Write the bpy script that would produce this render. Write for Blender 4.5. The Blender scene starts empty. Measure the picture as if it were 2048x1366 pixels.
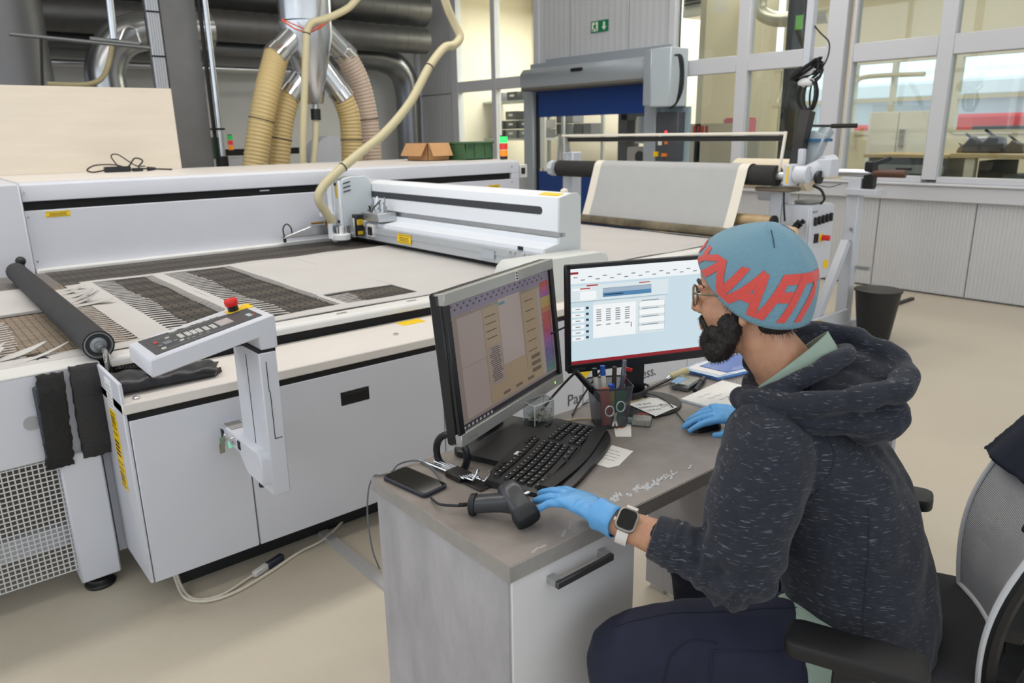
import bpy, bmesh, math, random
import numpy as np
from mathutils import Vector, Matrix
random.seed(7); rng = np.random.default_rng(7)
scn = bpy.context.scene
COL = scn.collection
PI = math.pi

# ------------------------------------------------------------------ camera
YAW, PITCH, ROLL, FPX = 0.8762984, 0.2726746, -0.0169352, 1491.6156   # focal length in pixels of the 2048-wide frame
CAMZ = 1.60
_F = np.array([math.cos(YAW)*math.cos(PITCH), math.sin(YAW)*math.cos(PITCH), -math.sin(PITCH)])
_r0 = np.array([math.sin(YAW), -math.cos(YAW), 0.0]); _u0 = np.cross(_r0, _F)
_R = math.cos(ROLL)*_r0 + math.sin(ROLL)*_u0; _U = -math.sin(ROLL)*_r0 + math.cos(ROLL)*_u0
cam_d = bpy.data.cameras.new('camera'); cam = bpy.data.objects.new('camera', cam_d); COL.objects.link(cam)
cam_d.sensor_width = 36.0; cam_d.lens = 36.0*FPX/2048.0
cam_d.clip_start = 0.05; cam_d.clip_end = 200
cam.matrix_world = Matrix(((_R[0], _U[0], -_F[0], 0), (_R[1], _U[1], -_F[1], 0), (_R[2], _U[2], -_F[2], CAMZ), (0, 0, 0, 1)))
cam_d.dof.use_dof = True; cam_d.dof.focus_distance = 1.95; cam_d.dof.aperture_fstop = 5.0
scn.camera = cam

# ------------------------------------------------------------------ world, lamps, exposure
w = bpy.data.worlds.new('sky'); scn.world = w; w.use_nodes = True
bg = w.node_tree.nodes['Background']; bg.inputs[0].default_value = (0.84, 0.92, 1.0, 1); bg.inputs[1].default_value = 2.3
def area(name, loc, rot, sx, sy, watts, col):
    d = bpy.data.lights.new(name, 'AREA'); d.shape = 'RECTANGLE'; d.size = sx; d.size_y = sy; d.energy = watts; d.color = col
    o = bpy.data.objects.new(name, d); COL.objects.link(o); o.location = loc; o.rotation_euler = rot
    return o
# linear ceiling lamps of the hall, running along the machine
for _i, (_y, _w) in enumerate(((-1.8, 50), (1.2, 70), (4.4, 250), (8.2, 30))):
    area('ceiling_lamp', (2.5, _y, 4.9), (0, 0, 0), 11.0, 0.5, _w*1.15, (1.0, 0.955, 0.90))
# lamps in the room behind the glazed wall
area('room_lamp', (9.8, 8.6, 3.9), (0, 0, 0), 2.0, 4.5, 420, (1.0, 0.97, 0.91))
area('room_lamp', (10.2, 2.5, 3.9), (0, 0, 0), 2.0, 6.0, 130, (1.0, 0.95, 0.86))
vs = scn.view_settings
vs.view_transform = 'Standard'; vs.look = 'None'; vs.gamma = 1.0; vs.use_curve_mapping = False
vs.exposure = -0.35
scn.display_settings.display_device = 'sRGB'

# ------------------------------------------------------------------ geometry helpers
SC = 1.0          # scale applied to the coordinates of the shapes being built
def at(x, y, ax, val, cz=1.64):
    """the point of the plane <ax> = val that the photograph shows at pixel x, y (used to read off positions)"""
    d = (x-1024)/FPX*_R - (y-683)/FPX*_U + _F
    c = np.array([0, 0, cz]); i = 'xyz'.index(ax)
    return c + d*((val-c[i])/d[i])
def A(x, y, ax, val): return at(x, y, ax, val, 1.64)         # hall measurements (scaled by 0.9756 when built)
def D(x, y, z=0.74): return at(x, y, 'z', z, CAMZ)           # desk measurements in metres
def DX(x, y, ax, v): return at(x, y, ax, v, CAMZ)
def srgb(c):
    return tuple(((v/255.0)/12.92 if v/255.0 <= 0.04045 else ((v/255.0+0.055)/1.055)**2.4) for v in c)

MATS = {}
def mat(name, rgb, rough=0.5, metal=0.0, var=0.0, vs=8.0, bump=0.0, bs=60.0, spec=0.5, emit=None, es=1.0, trans=0.0, alpha=1.0, stretch=None, rgb2=None, coat=0.0, ior=None, sheen=0.0):
    if name in MATS: return MATS[name]
    m = bpy.data.materials.new(name); m.use_nodes = True; MATS[name] = m
    nt = m.node_tree; b = nt.nodes['Principled BSDF']; I = b.inputs
    c = srgb(rgb)
    I['Base Color'].default_value = (*c, 1); I['Roughness'].default_value = rough; I['Metallic'].default_value = metal
    I['Specular IOR Level'].default_value = spec; I['Transmission Weight'].default_value = trans; I['Alpha'].default_value = alpha
    I['Coat Weight'].default_value = coat
    if sheen: I['Sheen Weight'].default_value = sheen
    if ior: I['IOR'].default_value = ior
    m.diffuse_color = (*c, 1)
    tc = None
    if var or bump:
        tc = nt.nodes.new('ShaderNodeTexCoord'); src = tc.outputs['Object']
        if stretch:
            mp = nt.nodes.new('ShaderNodeMapping'); mp.inputs['Scale'].default_value = stretch
            nt.links.new(src, mp.inputs['Vector']); src = mp.outputs['Vector']
    if var:
        n = nt.nodes.new('ShaderNodeTexNoise'); n.inputs['Scale'].default_value = vs; n.inputs['Detail'].default_value = 6; n.inputs['Roughness'].default_value = .62
        nt.links.new(src, n.inputs['Vector'])
        mx = nt.nodes.new('ShaderNodeMix'); mx.data_type = 'RGBA'
        c2 = srgb(rgb2) if rgb2 else tuple(max(0, v*(1-var)) for v in c)
        mx.inputs[6].default_value = (*(c if rgb2 else tuple(min(1, v*(1+var)) for v in c)), 1); mx.inputs[7].default_value = (*c2, 1)
        rp = nt.nodes.new('ShaderNodeMapRange'); rp.inputs[1].default_value = .3; rp.inputs[2].default_value = .7
        nt.links.new(n.outputs['Fac'], rp.inputs[0]); nt.links.new(rp.outputs[0], mx.inputs[0]); nt.links.new(mx.outputs[2], I['Base Color'])
    if bump:
        n2 = nt.nodes.new('ShaderNodeTexNoise'); n2.inputs['Scale'].default_value = bs; n2.inputs['Detail'].default_value = 3
        nt.links.new(src, n2.inputs['Vector'])
        bp = nt.nodes.new('ShaderNodeBump'); bp.inputs['Strength'].default_value = bump; bp.inputs['Distance'].default_value = 0.004
        nt.links.new(n2.outputs['Fac'], bp.inputs['Height']); nt.links.new(bp.outputs['Normal'], I['Normal'])
    if emit:
        I['Emission Color'].default_value = (*srgb(emit), 1); I['Emission Strength'].default_value = es
    return m
def glassmat(name, tint=(255, 255, 255), refl=0.06, rough=0.0):
    if name in MATS: return MATS[name]
    m = bpy.data.materials.new(name); m.use_nodes = True; MATS[name] = m
    nt = m.node_tree; nt.nodes.clear()
    o = nt.nodes.new('ShaderNodeOutputMaterial'); mx = nt.nodes.new('ShaderNodeMixShader')
    t = nt.nodes.new('ShaderNodeBsdfTransparent'); t.inputs[0].default_value = (*srgb(tint), 1)
    g = nt.nodes.new('ShaderNodeBsdfGlossy'); g.inputs['Roughness'].default_value = rough
    f = nt.nodes.new('ShaderNodeLayerWeight'); f.inputs[0].default_value = .5
    pw = nt.nodes.new('ShaderNodeMath'); pw.operation = 'POWER'; pw.inputs[1].default_value = 5.0
    ad = nt.nodes.new('ShaderNodeMath'); ad.operation = 'MULTIPLY_ADD'; ad.use_clamp = True; ad.inputs[1].default_value = .5; ad.inputs[2].default_value = refl
    nt.links.new(f.outputs['Facing'], pw.inputs[0]); nt.links.new(pw.outputs[0], ad.inputs[0]); nt.links.new(ad.outputs[0], mx.inputs[0])
    nt.links.new(t.outputs[0], mx.inputs[1]); nt.links.new(g.outputs[0], mx.inputs[2]); nt.links.new(mx.outputs[0], o.inputs[0])
    return m

# a shape is (verts Nx3, faces)
def box(a, b):
    x0, y0, z0 = np.minimum(a, b); x1, y1, z1 = np.maximum(a, b)
    v = [(x0, y0, z0), (x1, y0, z0), (x1, y1, z0), (x0, y1, z0), (x0, y0, z1), (x1, y0, z1), (x1, y1, z1), (x0, y1, z1)]
    return np.array(v, float), [(0, 3, 2, 1), (4, 5, 6, 7), (0, 1, 5, 4), (1, 2, 6, 5), (2, 3, 7, 6), (3, 0, 4, 7)]
def frame_of(d):
    d = np.asarray(d, float); d = d/np.linalg.norm(d)
    h = np.array([0, 0, 1.0]) if abs(d[2]) < 0.9 else np.array([1.0, 0, 0])
    a = np.cross(h, d); a /= np.linalg.norm(a); return a, np.cross(d, a), d
def obox(c, ax, size):
    """oriented box: centre, (u, v) axes, sizes"""
    u = np.asarray(ax[0], float); u = u/np.linalg.norm(u); v = np.asarray(ax[1], float); v = v-u*(u@v); v = v/np.linalg.norm(v); n = np.cross(u, v)
    b = box((-.5, -.5, -.5), (.5, .5, .5))
    return np.asarray(c)+b[0][:, :1]*u*size[0]+b[0][:, 1:2]*v*size[1]+b[0][:, 2:]*n*size[2], b[1]
def cyl(a, b, r, r2=None, n=20, cap=True):
    a = np.asarray(a, float); b = np.asarray(b, float); r2 = r if r2 is None else r2
    u, v, d = frame_of(b-a); t = np.linspace(0, 2*PI, n, endpoint=False)
    ring = np.cos(t)[:, None]*u+np.sin(t)[:, None]*v
    V = np.vstack([a+ring*r, b+ring*r2]); Fc = [(i, (i+1) % n, n+(i+1) % n, n+i) for i in range(n)]
    if cap: Fc += [tuple(range(n-1, -1, -1)), tuple(range(n, 2*n))]
    return V, Fc
def tube(pts, r, n=10, closed=False, cap=True):
    """sweep of a circle; r a number or one per point"""
    P = np.asarray(pts, float); N = len(P); R = np.full(N, r) if np.isscalar(r) else np.asarray(r, float)
    T = np.gradient(P, axis=0) if not closed else np.roll(P, -1, 0)-np.roll(P, 1, 0)
    T /= np.maximum(np.linalg.norm(T, axis=1, keepdims=True), 1e-9)
    u, v, _ = frame_of(T[0]); t = np.linspace(0, 2*PI, n, endpoint=False); V = []
    for i in range(N):
        u = u-T[i]*(u@T[i]); u /= np.linalg.norm(u); v = np.cross(T[i], u)
        V.append(P[i]+R[i]*(np.cos(t)[:, None]*u+np.sin(t)[:, None]*v))
    V = np.vstack(V); Fc = []
    for i in range(N if closed else N-1):
        j = (i+1) % N
        Fc += [(i*n+k, i*n+(k+1) % n, j*n+(k+1) % n, j*n+k) for k in range(n)]
    if cap and not closed: Fc += [tuple(range(n-1, -1, -1)), tuple(range((N-1)*n, N*n))]
    return V, Fc
def spline(pts, m=8):
    """Catmull-Rom through the points"""
    P = np.asarray(pts, float); Q = np.vstack([2*P[0]-P[1], P, 2*P[-1]-P[-2]]); o = []
    for i in range(1, len(Q)-2):
        for t in np.linspace(0, 1, m, endpoint=False):
            a, b, c, d = Q[i-1], Q[i], Q[i+1], Q[i+2]
            o.append(.5*((2*b)+(-a+c)*t+(2*a-5*b+4*c-d)*t*t+(-a+3*b-3*c+d)*t**3))
    o.append(P[-1]); return np.array(o)
def lathe(prof, o, axis=(0, 0, 1), n=24):
    """prof: (radius, height) pairs along the axis"""
    u, v, d = frame_of(axis); t = np.linspace(0, 2*PI, n, endpoint=False); ring = np.cos(t)[:, None]*u+np.sin(t)[:, None]*v
    V = np.vstack([np.asarray(o)+ring*max(r, 1e-5)+d*h for r, h in prof]); Fc = []
    for i in range(len(prof)-1): Fc += [(i*n+k, i*n+(k+1) % n, (i+1)*n+(k+1) % n, (i+1)*n+k) for k in range(n)]
    Fc += [tuple(range(n-1, -1, -1)), tuple(range((len(prof)-1)*n, len(prof)*n))]
    return V, Fc
def prism(poly, ax, a, b):
    """polygon in the plane of the two other axes, pushed from a to b along ax"""
    i = 'xyz'.index(ax); o = [k for k in range(3) if k != i]; n = len(poly); V = np.zeros((2*n, 3))
    for k, (p, q) in enumerate(poly):
        V[k, o[0]] = V[n+k, o[0]] = p; V[k, o[1]] = V[n+k, o[1]] = q; V[k, i] = a; V[n+k, i] = b
    Fc = [tuple(range(n)), tuple(range(2*n-1, n-1, -1))]+[(k, n+k, n+(k+1) % n, (k+1) % n) for k in range(n)]
    return V, Fc
def oprism(poly, o, u, v, d):
    """polygon in the (u, v) frame at o, pushed by d along their normal"""
    o = np.asarray(o, float); u = np.asarray(u, float); v = np.asarray(v, float); nrm = np.cross(u, v); nrm /= np.linalg.norm(nrm)
    P = np.array([o+p*u+q*v for p, q in poly]); n = len(P); V = np.vstack([P, P+nrm*d])
    return V, [tuple(range(n-1, -1, -1)), tuple(range(n, 2*n))]+[(k, (k+1) % n, n+(k+1) % n, n+k) for k in range(n)]
def loft(rings, cap=True, closed=False):
    n = len(rings[0]); V = np.vstack(rings); Fc = []; N = len(rings)
    for i in range(N if closed else N-1):
        j = (i+1) % N; Fc += [(i*n+k, i*n+(k+1) % n, j*n+(k+1) % n, j*n+k) for k in range(n)]
    if cap and not closed: Fc += [tuple(range(n-1, -1, -1)), tuple(range((N-1)*n, N*n))]
    return V, Fc
def ell(c, r, n=16, m=10, ax=None):
    V = [];
    for i in range(m+1):
        p = PI*i/m
        for k in range(n): V.append((math.sin(p)*math.cos(2*PI*k/n), math.sin(p)*math.sin(2*PI*k/n), math.cos(p)))
    V = np.array(V)*np.asarray(r, float)
    if ax is not None:
        u = np.asarray(ax[0], float); u /= np.linalg.norm(u); v = np.asarray(ax[1], float); v = v-u*(u@v); v /= np.linalg.norm(v)
        V = V[:, :1]*u+V[:, 1:2]*v+V[:, 2:]*np.cross(u, v)
    Fc = [(i*n+k, (i+1)*n+k, (i+1)*n+(k+1) % n, i*n+(k+1) % n) for i in range(m) for k in range(n)]
    return V+np.asarray(c, float), Fc
def rrect(w_, h_, r, n=5, cx=0, cy=0):
    o = []
    for (sx, sy, a0) in ((1, 1, 0), (-1, 1, 90), (-1, -1, 180), (1, -1, 270)):
        for k in range(n+1):
            a = math.radians(a0+90*k/n); o.append((cx+sx*(w_/2-r)+r*math.cos(a), cy+sy*(h_/2-r)+r*math.sin(a)))
    return o
def merge(shapes):
    V = []; Fc = []; k = 0
    for v, f in shapes:
        V.append(v); Fc += [tuple(i+k for i in q) for q in f]; k += len(v)
    return np.vstack(V), Fc

def tag(o, label=None, cat=None, group=None, kind=None):
    if label: o['label'] = label
    if cat: o['category'] = cat
    if group: o['group'] = group
    if kind: o['kind'] = kind
    return o
def thing(name, loc, label, cat, group=None, kind=None):
    o = bpy.data.objects.new(name, None); COL.objects.link(o); o.location = tuple(np.asarray(loc, float)*SC); o.empty_display_size = .05
    return tag(o, label, cat, group, kind)
def P(name, parent, m, *shapes, bev=0.0, seg=1, smooth=None, label=None, cat=None, group=None, kind=None, angle=40):
    """one mesh object from shapes given in hall coordinates"""
    V, Fc = merge(shapes); me = bpy.data.meshes.new(name)
    me.from_pydata((V*SC).tolist(), [], Fc)
    bm = bmesh.new(); bm.from_mesh(me)
    if bev:
        bmesh.ops.recalc_face_normals(bm, faces=bm.faces)
        e = [x for x in bm.edges if len(x.link_faces) == 2 and x.calc_face_angle(0) > math.radians(35)]
        try: bmesh.ops.bevel(bm, geom=e, offset=bev*SC, offset_type='OFFSET', segments=seg, profile=.5, affect='EDGES', clamp_overlap=True)
        except Exception: pass
    bmesh.ops.recalc_face_normals(bm, faces=bm.faces); bm.to_mesh(me); bm.free()
    if smooth is None: smooth = True
    if smooth:
        me.polygons.foreach_set('use_smooth', [True]*len(me.polygons)); me.set_sharp_from_angle(angle=math.radians(angle))
    if m: me.materials.append(m)
    o = bpy.data.objects.new(name, me); COL.objects.link(o)
    if parent is not None:
        o.parent = parent
        if parent.type == 'EMPTY': o.matrix_parent_inverse = Matrix.Translation(-Vector(parent.location))
    return tag(o, label, cat, group, kind)
def PS(name, parent, m, *shapes, **k):
    """one object for each shape"""
    return [P(name, parent, m, s_, **k) for s_ in shapes][0]
def dup(o, delta, label=None, parent=None, root=True):
    """copy of a thing and its parts, moved by delta"""
    c = o.copy(); COL.objects.link(c)
    if parent is not None: c.parent = parent
    if root:
        c.location = Vector(o.location)+Vector(tuple(np.asarray(delta, float)*SC))
        if label: c['label'] = label
    for ch in list(o.children): dup(ch, delta, None, c, False)
    return c
def share(name, parent, me, loc, rotz=0.0, scale=None):
    """a piece that shares mesh data with its like"""
    o = bpy.data.objects.new(name, me); COL.objects.link(o); o.location = tuple(np.asarray(loc, float)*SC); o.rotation_euler = (0, 0, rotz)
    if scale: o.scale = scale
    o.parent = parent
    if parent.type == 'EMPTY': o.matrix_parent_inverse = Matrix.Translation(-Vector(parent.location))
    return o
def text(name, parent, m, s, o, u, v, size, ext=0.0006, shear=0.0, font=None, bold=0.0):
    """lettering lying in the plane (u right, v up) at o"""
    cu = bpy.data.curves.new(name, 'FONT'); cu.body = s; cu.size = size*SC; cu.extrude = ext; cu.shear = shear; cu.resolution_u = 3; cu.offset = bold
    t = bpy.data.objects.new(name, cu); COL.objects.link(t)
    u = np.asarray(u, float)/np.linalg.norm(u); v = np.asarray(v, float); v = v-u*(u@v); v /= np.linalg.norm(v); n = np.cross(u, v)
    dg = bpy.context.evaluated_depsgraph_get(); me = bpy.data.meshes.new_from_object(t.evaluated_get(dg)); me.name = name
    bpy.data.objects.remove(t)
    o = np.asarray(o, float)*SC
    me.transform(Matrix(((u[0], v[0], n[0], o[0]), (u[1], v[1], n[1], o[1]), (u[2], v[2], n[2], o[2]), (0, 0, 0, 1))))
    me.materials.clear(); me.materials.append(m)
    ob = bpy.data.objects.new(name, me); COL.objects.link(ob)
    if parent is not None:
        ob.parent = parent
        if parent.type == 'EMPTY': ob.matrix_parent_inverse = Matrix.Translation(-Vector(parent.location))
    return ob
HALL = 0.9756

# ================================================================== the hall and the rooms behind the glazing
SC = HALL
M_floor = mat('floor_coating', (196, 186, 168), rough=.33, var=.05, vs=1.2, bump=.35, bs=240, spec=.5)
M_wallgrey = mat('wall_panel_grey', (200, 201, 204), rough=.55, var=.015, vs=1.5)
M_frame = mat('window_frame_grey', (206, 207, 212), rough=.45, spec=.4)
M_dark = mat('dark_gap', (24, 24, 26), rough=.7)
M_black = mat('black_plastic', (22, 22, 24), rough=.42, var=.1, vs=30)
M_glass = glassmat('window_glass', (246, 250, 248), refl=.05)
M_cream = mat('cream_wall', (226, 216, 192), rough=.8, var=.03, vs=1)
M_yellow = mat('warning_yellow', (246, 205, 20), rough=.45)
M_alu = mat('aluminium', (196, 198, 200), rough=.32, metal=.85, var=.05, vs=12)
M_steel = mat('sheet_steel', (205, 208, 212), rough=.24, metal=.95, var=.04, vs=5)
M_chrome = mat('chrome', (215, 215, 215), rough=.14, metal=1)

P('floor', None, M_floor, box((-5, -5, -.12), (17, 12.3, 0)), kind='structure')
P('ceiling', None, mat('ceiling_white', (210, 208, 204), rough=.8, var=.02, vs=1), box((-5.1, -5.1, 5.25), (8.1, 12.3, 5.4)), kind='structure')
XW = 7.95
def ribbed(y0, y1, z0, z1, pitch=.034, d=.005):
    """vertical micro-ribbed sheet facing -x"""
    n = max(2, int((y1-y0)/pitch)); poly = [(XW+.10, y0), (XW, y0+.004)]
    for i in range(n):
        a = y0+.004+(y1-y0-.008)*i/n; s = (y1-y0-.008)/n
        poly += [(XW, a+.1*s), (XW+d, a+.3*s), (XW+d, a+.8*s), (XW, a+s)]
    poly += [(XW+.10, y1)]
    return prism(poly, 'z', z0, z1)
wf = P('wall_far', None, M_wallgrey, box((XW+.06, -2, 0), (XW+.1, 6.27, .93)), box((XW+.06, 6.27, 2.6), (XW+.1, 8.88, 5.3)),
       box((XW+.06, 10.9, 0), (XW+.1, 12.15, 5.3)), box((XW+.06, 8.88, 0), (XW+.1, 10.9, 1.0)), box((XW+.06, -2, 4.25), (XW+.1, 6.27, 5.3)), box((XW+.06, 8.88, 4.25), (XW+.1, 10.9, 5.3)), kind='structure')
for k in range(8): P('panel', wf, M_wallgrey, ribbed(-1.0+k*.91, -1.0+(k+1)*.91-.003, .02, .925))
ys = [6.28, A(1258, 50, 'x', XW)[1], A(1141, 50, 'x', XW)[1], 8.86]
for a, b in zip(ys[:-1], ys[1:]): P('panel', wf, M_wallgrey, ribbed(a+.004, b-.004, 2.55, 5.25, pitch=.1, d=.003))
for (z0, z1) in ((0, 2.30), (2.32, 5.2)): P('panel', wf, M_wallgrey, ribbed(10.93, 12.1, z0, z1, pitch=.1, d=.003))
P('panel', wf, M_wallgrey, ribbed(8.88, 10.9, .02, 1.08, pitch=.1))
P('trim_1', None, M_frame, box((XW-.06, -2, .93), (XW+.06, 6.27, 1.075)), box((XW-.09, -2, 1.075), (XW+.06, 6.27, 1.10)), bev=.008, kind='structure')
def window(n, ys, zs, fw, fr, label):
    """a glazed unit: ys and zs are the centre lines of its bars, fw their half widths"""
    wn = thing('window_%d' % n, (XW, (ys[0]+ys[-1])/2, zs[0]), None, None, kind='structure')
    for i, y in enumerate(ys): P('mullion', wn, M_frame, box((XW-.03, y-fw[i], zs[0]), (XW+.09, y+fw[i], zs[-1])), bev=.006)
    for j, z in enumerate(zs):
        for a, b, fa, fb in zip(ys[:-1], ys[1:], fw[:-1], fw[1:]): P('rail', wn, M_frame, box((XW-.028, a+fa, z-fr[j]), (XW+.088, b-fb, z+fr[j])), bev=.006)
    for j in range(len(zs)-1):
        for a, b, fa, fb in zip(ys[:-1], ys[1:], fw[:-1], fw[1:]):
            P('pane', wn, M_glass, box((XW+.025, a+fa, zs[j]+fr[j]), (XW+.033, b-fb, zs[j+1]-fr[j+1])))
    return wn
Yp = lambda px, py: A(px, py, 'x', XW)[1]
window(1, [8.84, Yp(988, 100), 10.93], [1.10, 2.40, 4.2], [.06, .055, .09], [.05, .085, .06], '')
window(2, [Yp(1672, 100), Yp(1488, 100), 6.32], [1.13, 2.37, 4.2], [.10, .075, .05], [.03, .09, .06], '')
ym = Yp(1893, 100)
window(3, [-1.6, -.35, .9, 2.05, ym, Yp(1688, 100)-.1], [1.13, 2.37, 4.2], [.07, .07, .07, .07, .07, .015], [.03, .09, .06], '')
P('wall_back', None, mat('back_wall', (206, 206, 204), rough=.7, var=.03, vs=.8), box((-5, 12.12, 0), (8.05, 12.3, 5.3)), kind='structure')
P('trim_2', None, M_frame, box((XW-.06, 12.0, 0), (XW+.02, 12.12, 5.2)), bev=.01, kind='structure')
# upper strip of the back wall clad in darker sheet (seen under the ducts)
cl = thing('wall_cladding', (1, 12.05, 1.5), None, None, kind='structure')
for k in range(9): P('panel', cl, mat('cladding_grey', (176, 180, 184), rough=.5, metal=.3), box((-4+k*.62, 12.06, 0), (-4+k*.62+.6, 12.12, 5.2)), bev=.01)

# ---- room behind the glazing
XR = 12.6
def hole_wall(name, x, y0, y1, z0, z1, holes, m, t=.15):
    """wall facing -x with rectangular holes (y0, y1, z0, z1) that share z limits"""
    s = []; hz0, hz1 = holes[0][2], holes[0][3]
    s.append(box((x, y0, z0), (x+t, y1, hz0))); s.append(box((x, y0, hz1), (x+t, y1, z1))); c = y0
    for h in sorted(holes):
        s.append(box((x, c, hz0), (x+t, h[0], hz1))); c = h[1]
    s.append(box((x, c, hz0), (x+t, y1, hz1)))
    return P(name, None, m, *s, kind='structure')
RZ = lambda px, py: A(px, py, 'x', XR)
h = [(RZ(1655, 200)[1], RZ(1484, 200)[1]), (RZ(1868, 200)[1], RZ(1705, 200)[1]), (-1.2, RZ(1912, 200)[1])]
hz0, hz1 = RZ(1550, 268)[2], RZ(1550, 140)[2]
hole_wall('wall_room', XR, -4, 7.6, -.1, 4.5, [(a, b, hz0, hz1) for a, b in h], M_cream)
P('wall_store', None, mat('store_wall', (240, 232, 214), rough=.8), box((10.9, 6.9, 0), (11.0, 13, 4.5)), box((8.1, 12.3, 0), (11, 12.4, 4.5)), kind='structure')
P('wall_partition', None, M_cream, box((9.2, 6.75, 0), (11.0, 6.85, 4.5)), kind='structure')
P('wall_room_end', None, M_cream, box((8.1, -4, 0), (XR+.1, -3.9, 4.5)), kind='structure')
P('ceiling_room', None, mat('room_ceiling', (206, 198, 178), rough=.8), box((8.1, -4, 4.3), (XR+.2, 12.4, 4.4)), kind='structure')
M_winfr = mat('room_window_frame', (214, 208, 190), rough=.5)
for i, (a, b) in enumerate(h):
    wn = thing('window_%d' % (i+4), (XR, (a+b)/2, hz0), None, None, kind='structure'); f = .06
    nm = 2 if i < 2 else 5
    for k in range(nm+1):
        y = a+(b-a)*k/nm; P('mullion', wn, M_winfr, box((XR-.03, y-f/2, hz0), (XR+.08, y+f/2, hz1)))
    for z in (hz0, hz0+(hz1-hz0)*.46, hz1):
        for k in range(nm): P('rail', wn, M_winfr, box((XR-.025, a+(b-a)*k/nm+f/2, z-f/2), (XR+.075, a+(b-a)*(k+1)/nm-f/2, z+f/2)))
    for k in range(nm):
        P('pane', wn, M_glass, box((XR+.02, a+(b-a)*k/nm+f/2, hz0), (XR+.026, a+(b-a)*(k+1)/nm-f/2, hz1)))
# outside: yard with a pale building and red vehicles
P('ground_yard', None, mat('asphalt', (150, 150, 150), rough=.9, var=.1), box((12.8, -14, -.3), (40, 22, -.15)), kind='structure')
bl = thing('warehouse', (30, 4, 0), 'pale grey warehouse across the yard seen through the far windows', 'building')
P('facade', bl, mat('facade_grey', (202, 205, 210), rough=.7), box((30, -12, -.15), (36, 22, 2.6)))
P('roof', bl, mat('roof_white', (236, 240, 244), rough=.6), box((29.6, -12.4, 2.6), (36.4, 22.4, 3.2)), bev=.1)
M_red = mat('red_paint', (214, 40, 44), rough=.4)
for k, (px, wd, ht, lb) in enumerate(((1975, 2.4, 1.9, 'red container seen through the rightmost glazed panes'), (1560, .9, 1.7, 'red and white van body behind the window beside the dark post'), (1790, 1.6, 1.3, 'red vehicle behind the middle far window'))):
    c = A(px, 215, 'x', 20); X0 = 20+3*k; t = thing('parked_vehicle', (X0, c[1], -.15), lb, 'vehicle', 'red vehicles in the yard')
    P('body', t, M_red, box((X0, c[1]-wd, .25), (X0+2, c[1]+wd*.4, ht)), bev=.08)
    P('white_panel', t, mat('vehicle_white', (226, 228, 232), rough=.4), box((X0-.03, c[1]+wd*.4, .25), (X0+2, c[1]+wd*1.1, ht*.96)), bev=.06)
    P('window', t, mat('vehicle_glass', (60, 70, 80), rough=.1), box((X0-.05, c[1]-wd*.6, ht*.55), (X0-.01, c[1]+wd*.1, ht*.85)))
    for q in (-.6, .7): P('wheel', t, M_black, cyl((X0-.01, c[1]+wd*q, .2), (X0+.3, c[1]+wd*q, .2), .33))

# ---- outer walls behind the camera with their tall window bands (daylight enters here)
def outer(name, n, ax, pos, a0, a1, z0, z1, step):
    m = lambda p, q, z, zz, t=.15: box((p, pos-t, z), (q, pos, zz)) if ax == 'y' else box((pos-t, p, z), (pos, q, zz))
    P(name, None, M_wallgrey, m(a0, a1, 0, z0), m(a0, a1, z1, 5.25), m(a0, a0+.4, z0, z1), m(a1-.4, a1, z0, z1), kind='structure')
    wn = thing('window_%d' % n, (0, pos, z0) if ax == 'y' else (pos, 0, z0), None, None, kind='structure'); p = a0+.4; k = int((a1-a0-.8)/step)
    for i in range(k+1):
        q = a0+.4+(a1-a0-.8)*i/k; P('mullion', wn, M_frame, m(q-.05, q+.05, z0, z1, .1))
    for i in range(k): P('rail', wn, M_frame, m(a0+.45+(a1-a0-.8)*i/k, a0+.35+(a1-a0-.8)*(i+1)/k, (z0+z1)/2-.05, (z0+z1)/2+.05, .1))
outer('wall_front', 7, 'y', -5, -5.1, 8.1, 1.2, 4.7, 2.2)
outer('wall_left', 8, 'x', -5, -5, 12.3, 1.2, 4.7, 2.4)

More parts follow.
